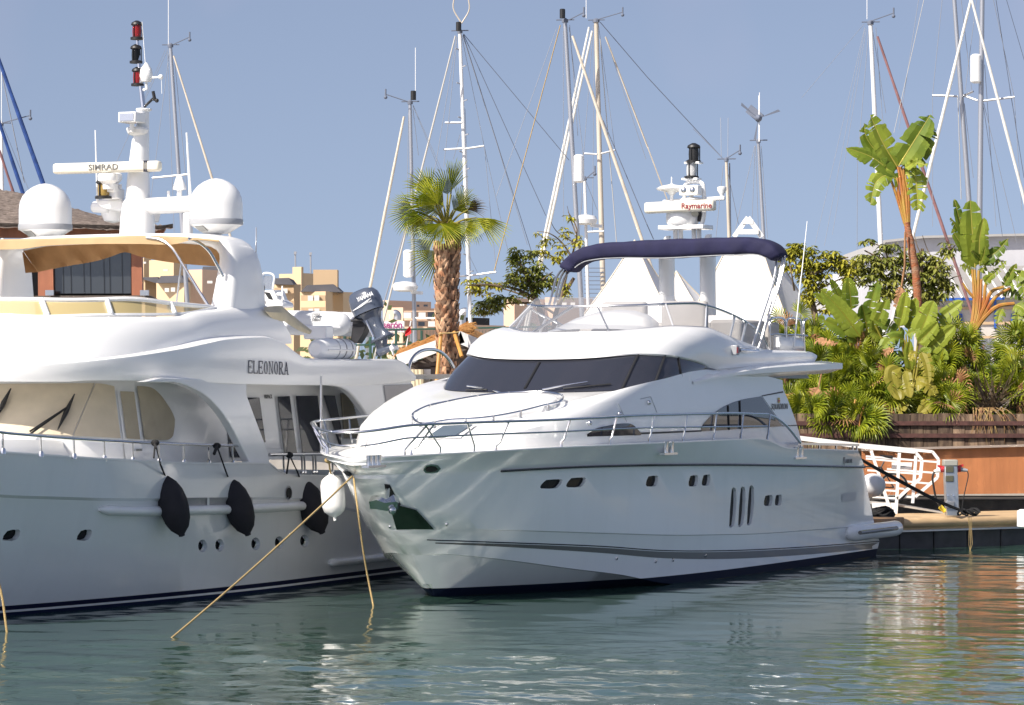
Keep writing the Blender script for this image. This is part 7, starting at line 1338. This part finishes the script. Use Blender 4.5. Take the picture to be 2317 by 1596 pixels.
bplant('banana plant with pale upright leaves in the middle of the planter', [(((800, 680), (840, 580), (880, 480)), 60, .5, .1), (((970, 680), (1000, 560), (1020, 430)), 52, .15, .1), (((1040, 700), (1070, 560), (1100, 470)), 50, .3, .2), (((1110, 760), (1165, 630), (1222, 495)), 82, .25, -.1), (((1200, 680), (1320, 580), (1435, 495)), 58, .65), (((1170, 860), (1270, 770), (1375, 675)), 62, .1, -.1, .3), (((1190, 1000), (1260, 930), (1300, 840)), 68, .3), (((1010, 780), (930, 760), (830, 860)), 62, .5), (((1000, 760), (900, 680), (800, 640)), 48, .3, .2), (((1110, 800), (1190, 720), (1255, 650)), 56, .4, -.2), (((1010, 900), (950, 900), (900, 1000)), 45, .4), (((1060, 1000), (1040, 880), (1050, 780)), 40, .2, -.2), (((1020, 740), (1080, 720), (1160, 760)), 40, .8), (((850, 760), (800, 720), (780, 640)), 55, .4, .2)], 88.2, 90, zk(1060, 1150))
bplant('ragged banana plant with yellowed torn leaves hanging over the planter edge', [(((1120, 900), (1160, 860), (1210, 850)), 40, .7)], 87.2, 120, zk(1060, 1180), old=[(((980, 980), (920, 1010), (960, 1160), (980, 1210)), 62, .5), (((1010, 1000), (1030, 1080), (1050, 1200)), 45, .5), (((1130, 860), (1170, 960), (1190, 1110)), 52, .8), (((1080, 1080), (1150, 1090), (1240, 1190)), 60, .6), (((1150, 1200), (1190, 1230), (1120, 1310)), 60, .5), (((1000, 1230), (990, 1270), (965, 1310)), 45, .5), (((830, 1390), (815, 1450), (800, 1545)), 26, .4), (((1090, 860), (1070, 880), (1050, 930)), 30, .7)], dry=[(((900, 1250), (880, 1330), (860, 1450)), 55, .95), (((910, 1270), (905, 1380), (890, 1550)), 38, .95), (((670, 1350), (650, 1420), (620, 1500)), 30, .9), (((860, 890), (880, 860), (930, 850)), 30, .9)])
m_, rb = MB(), MB(); leafy(zk, 87.0, [(((385, 1130), (345, 1200), (340, 1345)), 55, .98), (((370, 780), (430, 790), (520, 810)), 30, .9)], m_, rb, 7); m_.tube([P(*zk(410, 1010), 87), P(*zk(385, 1130), 87)], .02, 5); solo('dead_leaf', m_, M['dry'], 'curled orange brown dead leaf hanging among the fan palms by the yacht stern', 'leaf', smooth=0, norm=False)
m_ = MB(); m_.tube([P(*zk(*q), 86.2) for q in ((715, 1265), (690, 1340), (678, 1450), (682, 1530))], .025, 6); m_.tube([P(*zk(*q), 86.2) for q in ((655, 1210), (648, 1240))], .03, 6); solo('dead_stalk', m_, M['orange_stem'], 'thin orange dead stalk hanging down over the planter timbers', 'stalk')
# fan palm shrubs
def shrub(x, y, d, rad, nf, label, mt='fan', fr=.56):
    c = P(*zk(x, y), d); t = thing('fan_palm', label, 'palm', c - Vector((0, 0, rad)), 'low fan palms planted along the timber planter'); m_, st = MB(), MB(); yl, dy = MB(), MB()
    for i in range(nf):
        az, el = pr.uniform(0, 2*math.pi), math.asin(pr.uniform(-.35, 1)); u = Vector((math.cos(az)*math.cos(el), math.sin(az)*math.cos(el) - .25, math.sin(el))).normalized(); L_ = rad * pr.uniform(.45, .95); hub = c + u*L_ - Vector((0, 0, .25*rad*(1 - math.sin(el))))
        st.tube([c - Vector((0, 0, .5*rad)), c + u*L_*.5, hub], [.016, .012, .009], 4); n_ = Vector((pr.normal()*.5, -1, .6 + pr.normal()*.3)); fan(yl if i % 5 == 2 else (dy if i % 13 == 6 else m_), hub, u + Vector((pr.normal()*.25, -.15, pr.normal()*.2)), n_, fr * pr.uniform(.8, 1.15), pr.uniform(190, 280), 20, .24, .45, .8)
    part('fronds', m_, M[mt], t, 0, norm=False); part('yellowed_fronds', yl, M['palm'], t, 0, norm=False)
    if dy.v: part('dry_fronds', dy, M['dry'], t, 0, norm=False)
    part('frond_stalks', st, M['fan'], t); return t
for q in ((215, 780, 90.5, .85, 30, 'fan palm behind the aft flybridge rails of the yacht'), (330, 850, 90.2, .75, 26, 'fan palm right above the overhanging wing of the yacht'), (190, 1120, 88.2, .6, 24, 'fan palm half hidden by the saloon end of the yacht'), (470, 960, 89, .8, 30, 'fan palm under the leftmost banana leaves'), (560, 1130, 88, .75, 34, 'bushy fan palm in the middle of the left planting'), (430, 1230, 87.6, .7, 32, 'fan palm to the right of the curled dead leaf'), (735, 860, 89, .75, 32, 'bright fan palm below the broad banana leaf'), (760, 1080, 88, .75, 32, 'fan palm left of the yellowed banana leaves'), (790, 1230, 87.4, .65, 30, 'fan palm above the dry hanging leaf'), (580, 1320, 87.0, .65, 34, 'lowest fan palm spilling over the left end of the timbers'), (650, 1000, 88.6, .7, 30, 'fan palm in front of the banana stems'), (260, 1240, 87.6, .5, 20, 'small fan palm beside the transom of the yacht'), (1390, 850, 89.2, .75, 34, 'fan palm below the arching orange banana stalks'), (1290, 1010, 88.4, .65, 28, 'fan palm right of the pale banana leaves'), (1440, 1020, 88.8, .7, 30, 'fan palm left of the bronze flax'), (1340, 1150, 87.8, .65, 32, 'fan palm above the timbers left of the flax'), (1480, 1170, 87.8, .55, 26, 'fan palm at the foot of the bronze flax'), (1230, 1200, 87.4, .45, 22, 'small fan palm behind the lowest yellow leaf'), (1850, 1060, 88, .7, 32, 'bright fan palm cut by the right edge of the picture'), (1800, 1190, 87.6, .55, 26, 'fan palm under the bright one at the right edge'), (1840, 860, 89.5, .65, 26, 'fan palm behind the pergola beam'), (470, 1340, 86.6, .5, 30, 'fan palm overhanging the timbers below the curled dead leaf'), (690, 1340, 86.5, .45, 26, 'fan palm overhanging the timbers beside the thin orange stalk'), (310, 1310, 86.7, .5, 24, 'fan palm overhanging the timbers next to the transom'), (1320, 1240, 86.8, .4, 22, 'low fan palm peeping over the timbers left of the flax'), (960, 1120, 88.8, .6, 22, 'shaded fan palm between the banana stems')): shrub(*q)
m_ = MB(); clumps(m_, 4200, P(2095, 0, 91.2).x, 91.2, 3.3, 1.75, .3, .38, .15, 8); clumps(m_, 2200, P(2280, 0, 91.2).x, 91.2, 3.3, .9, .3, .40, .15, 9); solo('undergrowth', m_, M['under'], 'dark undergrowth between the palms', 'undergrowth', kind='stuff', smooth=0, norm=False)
ph = thing('flax_plant', 'bronze flax with long pointed blades, some drooping over the planter', 'plant', P(*zk(1640, 1310), 87.2)); m_ = MB()
for i in range(150):
    a = pr.normal() * .62; l = pr.uniform(.7, 1.55); b = P(*zk(1640 + pr.normal()*45, 1290 + pr.normal()*15), 87.2 + pr.normal()*.2); u = Vector((math.sin(a), pr.normal()*.4 - .1, math.cos(a))); dr = pr.uniform(.05, .5) * (1.9 if i % 7 == 0 else 1); w = Vector((math.cos(a), pr.normal()*.6, -math.sin(a)*.5)).normalized() * pr.uniform(.014, .026)
    rows = []
    for k in range(6): f = k/5; p = b + u*(l*f) + Vector((u.x*.4*l, -.25*l, -1.3*l))*(dr*f*f); rows.append([p - w*(1 - f**2.2), p + w*(1 - f**2.2)])
    m_.grid(rows)
part('blades', m_, M['phor'], ph, 0, norm=False)
m_ = MB()
for i in range(26):
    b = P(*zk(1600 + pr.normal()*70, 1270), 86.5); rows = []; w = Vector((pr.uniform(.012, .022), 0, 0)); sx = pr.normal()*.35; l = pr.uniform(.5, 1.15)
    for k in range(6): f = k/5; p = b + Vector((sx*f, -.25*math.sin(f*2.2), .10*math.sin(f*3.1) - l*f**1.5)); rows.append([p - w*(1 - f**2), p + w*(1 - f**2)])
    m_.grid(rows)
part('drooping_blades', m_, mat('straw coloured blades', (.34, .24, .08), .6, col2=(.22, .10, .05), vscale=9), ph, 0, norm=False)
# round crowned trees
def leaftree(label, z, d, blobs, limbs, mt, size=.15, dens=1.0, base=None):
    t = thing('tree', label, 'tree', base or P(*z(*limbs[0][0][0]), d)); k = (z(1, 0)[0] - z(0, 0)[0]) * d / FPX; m_ = MB(); n_tot = 0
    for (x, y, rx, ry, n) in blobs:
        c = P(*z(x, y), d); rx *= 1.12; ry *= 1.12; n = int(n * dens * .26)
        for _ in range(n):
            v = pr.normal(size=3); v /= np.linalg.norm(v); rr_ = pr.random() ** .45; p = c + Vector((v[0]*rx*k*rr_, v[1]*min(rx, ry)*k*rr_*1.1, v[2]*ry*k*rr_)); q0 = pr.uniform(0, 6.28)
            for j in range(6):
                a = q0 + j*1.05; u = Vector((math.cos(a), math.sin(a), pr.uniform(-.9, .15))).normalized(); w = u.cross(Vector((0, 0, 1))).normalized(); l = size*1.25*pr.uniform(.7, 1.2); wd = l*.2; dz = Vector((0, 0, -.25*l))
                i0 = len(m_.v); m_.v += [tuple(x_) for x_ in (p + u*.02, p + u*l*.55 + w*wd, p + u*l + dz, p + u*l*.55 - w*wd)]; m_.f.append((i0, i0+1, i0+2, i0+3))
    part('crown', m_, M[mt], t, 0, norm=False); m_ = MB()
    for q, r0, r1 in limbs: pl = [Vector(x) for x in smooth_line([P(*z(*p), d + pr.normal()*.15) for p in q], 14)]; m_.tube(pl, [r0 + (r1 - r0)*i/13 for i in range(14)], 7)
    part('trunk', m_, M['bark'], t); return t
leaftree('yellow green tree with open branches between the right tent and the banana leaves', zk, 93, [(250, 125, 110, 50, 120), (170, 180, 60, 70, 60), (330, 200, 90, 60, 80), (230, 260, 90, 40, 60), (480, 160, 80, 40, 60), (520, 230, 90, 60, 90), (610, 250, 80, 60, 80), (400, 320, 90, 60, 80), (330, 410, 70, 60, 70), (450, 470, 70, 50, 60), (300, 330, 60, 40, 40), (380, 240, 60, 40, 50), (600, 330, 70, 50, 60), (440, 560, 40, 25, 20), (310, 500, 40, 40, 30)],
         [(((420, 900), (360, 600), (310, 330), (320, 230)), .13, .05), (((320, 300), (400, 280), (520, 200), (600, 180)), .05, .02), (((320, 250), (270, 180), (240, 130)), .045, .015), (((340, 430), (450, 380), (560, 330)), .045, .015), (((350, 560), (430, 575), (480, 560)), .03, .01), (((210, 420), (190, 300), (170, 200)), .03, .012)], 'olive', .17, 1.25)
leaftree('darker green tree behind the tall banana trunk with bare twigs on top', zk, 95, [(720, 190, 90, 60, 70), (850, 190, 110, 70, 110), (760, 300, 90, 80, 120), (900, 320, 110, 100, 170), (1150, 190, 120, 60, 90), (1250, 270, 110, 90, 130), (1150, 330, 120, 80, 140), (1280, 380, 90, 70, 100), (850, 420, 100, 80, 120), (1240, 450, 90, 50, 80), (740, 60, 50, 22, 22), (920, 90, 70, 50, 50), (1010, 200, 70, 90, 80), (660, 250, 60, 50, 50), (1130, 430, 80, 60, 70), (1330, 120, 50, 60, 36), (970, 430, 80, 60, 60)],
         [(((1140, 900), (1130, 500), (1130, 250), (1140, 120)), .14, .05), (((1130, 400), (1000, 300), (850, 200), (720, 130)), .06, .02), (((1135, 330), (1250, 250), (1330, 150), (1380, 90)), .05, .015), (((900, 230), (860, 120), (740, 60)), .03, .01), (((1250, 240), (1180, 130), (1140, 20)), .02, .008), (((1300, 200), (1340, 120), (1300, 30)), .02, .006), (((1150, 200), (1100, 90), (1080, 0)), .02, .006), (((1250, 420), (1340, 340), (1420, 310)), .025, .01)], 'deep', .18, 1.35)
leaftree('dense green tree left of the folded bimini with a yellowish low bough', zm, 94, [(800, 1310, 58, 42, 110), (850, 1390, 95, 60, 210), (930, 1430, 65, 60, 130), (800, 1450, 70, 40, 90), (890, 1480, 90, 40, 110), (700, 1545, 60, 45, 95), (650, 1570, 60, 40, 90), (760, 1530, 50, 30, 45), (860, 1320, 40, 30, 40), (620, 1600, 40, 30, 30)],
         [(((960, 1900), (930, 1650), (880, 1500), (840, 1400)), .13, .06), (((900, 1540), (800, 1490), (650, 1465), (540, 1470)), .05, .015), (((860, 1450), (820, 1370), (800, 1300)), .05, .02), (((900, 1560), (780, 1560), (660, 1570)), .04, .012), (((880, 1480), (940, 1430), (980, 1400)), .04, .015)], 'deep', .17, 1.0)
leaftree('yellowish sparse tree with bare orange boughs just left of the folded bimini', zm, 95.5, [(570, 1470, 50, 40, 60), (640, 1450, 70, 28, 60), (600, 1500, 60, 25, 40), (700, 1470, 50, 22, 30), (920, 1290, 34, 38, 34), (1000, 1310, 55, 35, 50), (1040, 1195, 40, 26, 30), (1100, 1245, 40, 36, 36), (1080, 1120, 26, 30, 14), (910, 1195, 24, 16, 10), (960, 1240, 30, 20, 16), (1050, 1500, 34, 45, 40), (950, 1230, 24, 24, 12), (1010, 1265, 30, 26, 20)],
         [(((980, 1900), (1000, 1600), (1060, 1480), (1090, 1430)), .09, .05), (((1020, 1560), (1060, 1380), (1090, 1280), (1105, 1180), (1060, 1090)), .05, .012), (((1085, 1330), (1020, 1240), (960, 1200), (900, 1190)), .03, .008), (((1060, 1400), (960, 1310), (870, 1300)), .03, .01), (((1090, 1250), (1000, 1190), (970, 1140)), .02, .006), (((1100, 1200), (1070, 1120), (1055, 1060)), .02, .006), (((860, 1330), (860, 1290), (840, 1290)), .012, .006), (((1000, 1620), (850, 1530), (700, 1480), (560, 1470)), .04, .01)], 'olive', .15, 1.15)
# twin trunked fan palm
dP = 92.0; pm = thing('palm_tree', 'fan palm with twin trunks clad in tan leaf bases and a bright green crown', 'palm', P(*zw(660, 1400), dP)); kz_ = (zm(1, 0)[0] - zm(0, 0)[0]) * dP / FPX
trunks = (([zm(408, 1270), zm(412, 1400), zm(418, 1596), zw(640, 900), zw(655, 1500)], .205), ([zm(466, 1180), zm(468, 1300), zm(462, 1400), zm(458, 1596), zw(712, 800), zw(695, 1500)], .185))
for j, (q, r0) in enumerate(trunks):
    pl = [Vector(x) for x in smooth_line([P(*p, dP + (.12 if j else -.05)) for p in q], 40)]; m_ = MB(); m_.tube(pl, [r0*(.95 + .05*math.sin(i))*1.0 for i in range(40)], 14); tk = part('trunk', m_, M['trunk'], pm); m_ = MB(); rw = 34
    for i in range(rw):
        f = i/rw; p = pl[int(f*39)]; pn = pl[min(39, int(f*39) + 1)]; up = (p - pn).normalized()
        for s_ in range(7):
            a = s_*2*math.pi/7 + (i % 2)*math.pi/7 + pr.normal()*.12; o = Vector((math.cos(a), math.sin(a), 0)); tn = Vector((-math.sin(a), math.cos(a), 0)); w = .085*pr.uniform(.75, 1.15); h_ = .17*pr.uniform(.7, 1.25); b = p + o*(r0*.95); k_ = tn*(pr.choice((-1, 1))*.05)
            v0 = len(m_.v); m_.v += [tuple(x) for x in (b - tn*w - up*.05, b + tn*w - up*.05, b + tn*w*.55 + up*h_ + o*.05 + k_, b - tn*w*.55 + up*h_ + o*.05 + k_, b + o*.05 + up*h_*.4 + k_*.5)]; m_.f += [(v0, v0+1, v0+4), (v0+1, v0+2, v0+4), (v0+2, v0+3, v0+4), (v0+3, v0, v0+4)]
    bo = bpy.data.materials.get('leaf base varied')
    if bo is None:
        bo = M['boot']; bo.name = 'leaf base varied'; n_, l_k = bo.node_tree.nodes, bo.node_tree.links; g = n_['Principled BSDF']; sr_ = g.inputs['Base Color'].links[0].from_socket; ng = n_.new('ShaderNodeNewGeometry'); hv = n_.new('ShaderNodeHueSaturation'); mr = n_.new('ShaderNodeMapRange'); mr.inputs['To Min'].default_value = .5; mr.inputs['To Max'].default_value = 1.6; l_k.new(ng.outputs['Random Per Island'], mr.inputs['Value']); l_k.new(mr.outputs['Result'], hv.inputs['Value']); l_k.new(sr_, hv.inputs['Color']); l_k.new(hv.outputs['Color'], g.inputs['Base Color'])
    part('leaf_bases', m_, bo, tk, 0, norm=False)
m_, st, br = MB(), MB(), MB(); cr_ = P(*zm(435, 1170), dP)
for (hx, hy, dg_, spr, rad, dd, *o) in ((372, 1085, 150, 120, 205, -.2), (345, 1000, 118, 90, 165, .1), (440, 1000, 100, 110, 170, .2), (462, 960, 82, 45, 160, .3), (405, 1150, 268, 170, 150, -.5), (262, 1085, 215, 190, 140, -.3), (500, 1060, 55, 100, 120, .3), (545, 1080, 22, 90, 105, .1, 1), (495, 1150, 300, 150, 140, -.3), (590, 1120, 325, 60, 190, 0), (560, 1130, 300, 120, 130, .1), (395, 1290, 238, 120, 175, -.1), (320, 1130, 205, 140, 130, .2), (470, 1080, 35, 110, 130, .2), (390, 1050, 130, 120, 170, -.4), (350, 1110, 240, 110, 140, .2), (460, 1130, 270, 100, 120, -.2), (420, 1060, 160, 140, 150, .4), (360, 1240, 215, 80, 130, .2)):
    hub = P(*zm(hx, hy), dP + dd); a = R(dg_); dr = Vector((math.cos(a), -.25 + pr.normal()*.15, math.sin(a))); nn = Vector((pr.normal()*.35, -1, .25 + pr.normal()*.3)); tgt = br if o else m_
    fan(tgt, hub, dr, nn, rad*kz_*1.1, spr, max(12, int(spr/5.5)), .16 if dg_ < 180 else .05, .45, .85); st.tube([cr_, cr_.lerp(hub, .6) + Vector((0, 0, .06)), hub], [.035, .028, .018], 6)
part('crown', m_, M['palm'], pm, 0, norm=False); part('frond_stalks', st, M['banana_old'], pm); part('browned_fronds', br, mat('browned frond', (.10, .075, .03), .7, col2=(.06, .05, .04)), pm, 0, norm=False)
sk = thing('support_stakes', 'amber cane stakes tied round the twin palm trunks', 'stakes', P(*zw(530, 1380), 91.2))
for a, b in (((598, 690), (530, 1400)), ((742, 680), (830, 960))): m_ = MB(); m_.tube([P(*zw(*a), 91.5), P(*zw(*b), 91.0)], .055, 8); part('stake', m_, M['bamboo'], sk)
m_ = MB(); m_.tube([P(*zw(*q), 91.4) for q in ((565, 705), (600, 697), (740, 690), (800, 680))], .02, 6); part('tie_rope', m_, M['rope'], sk)
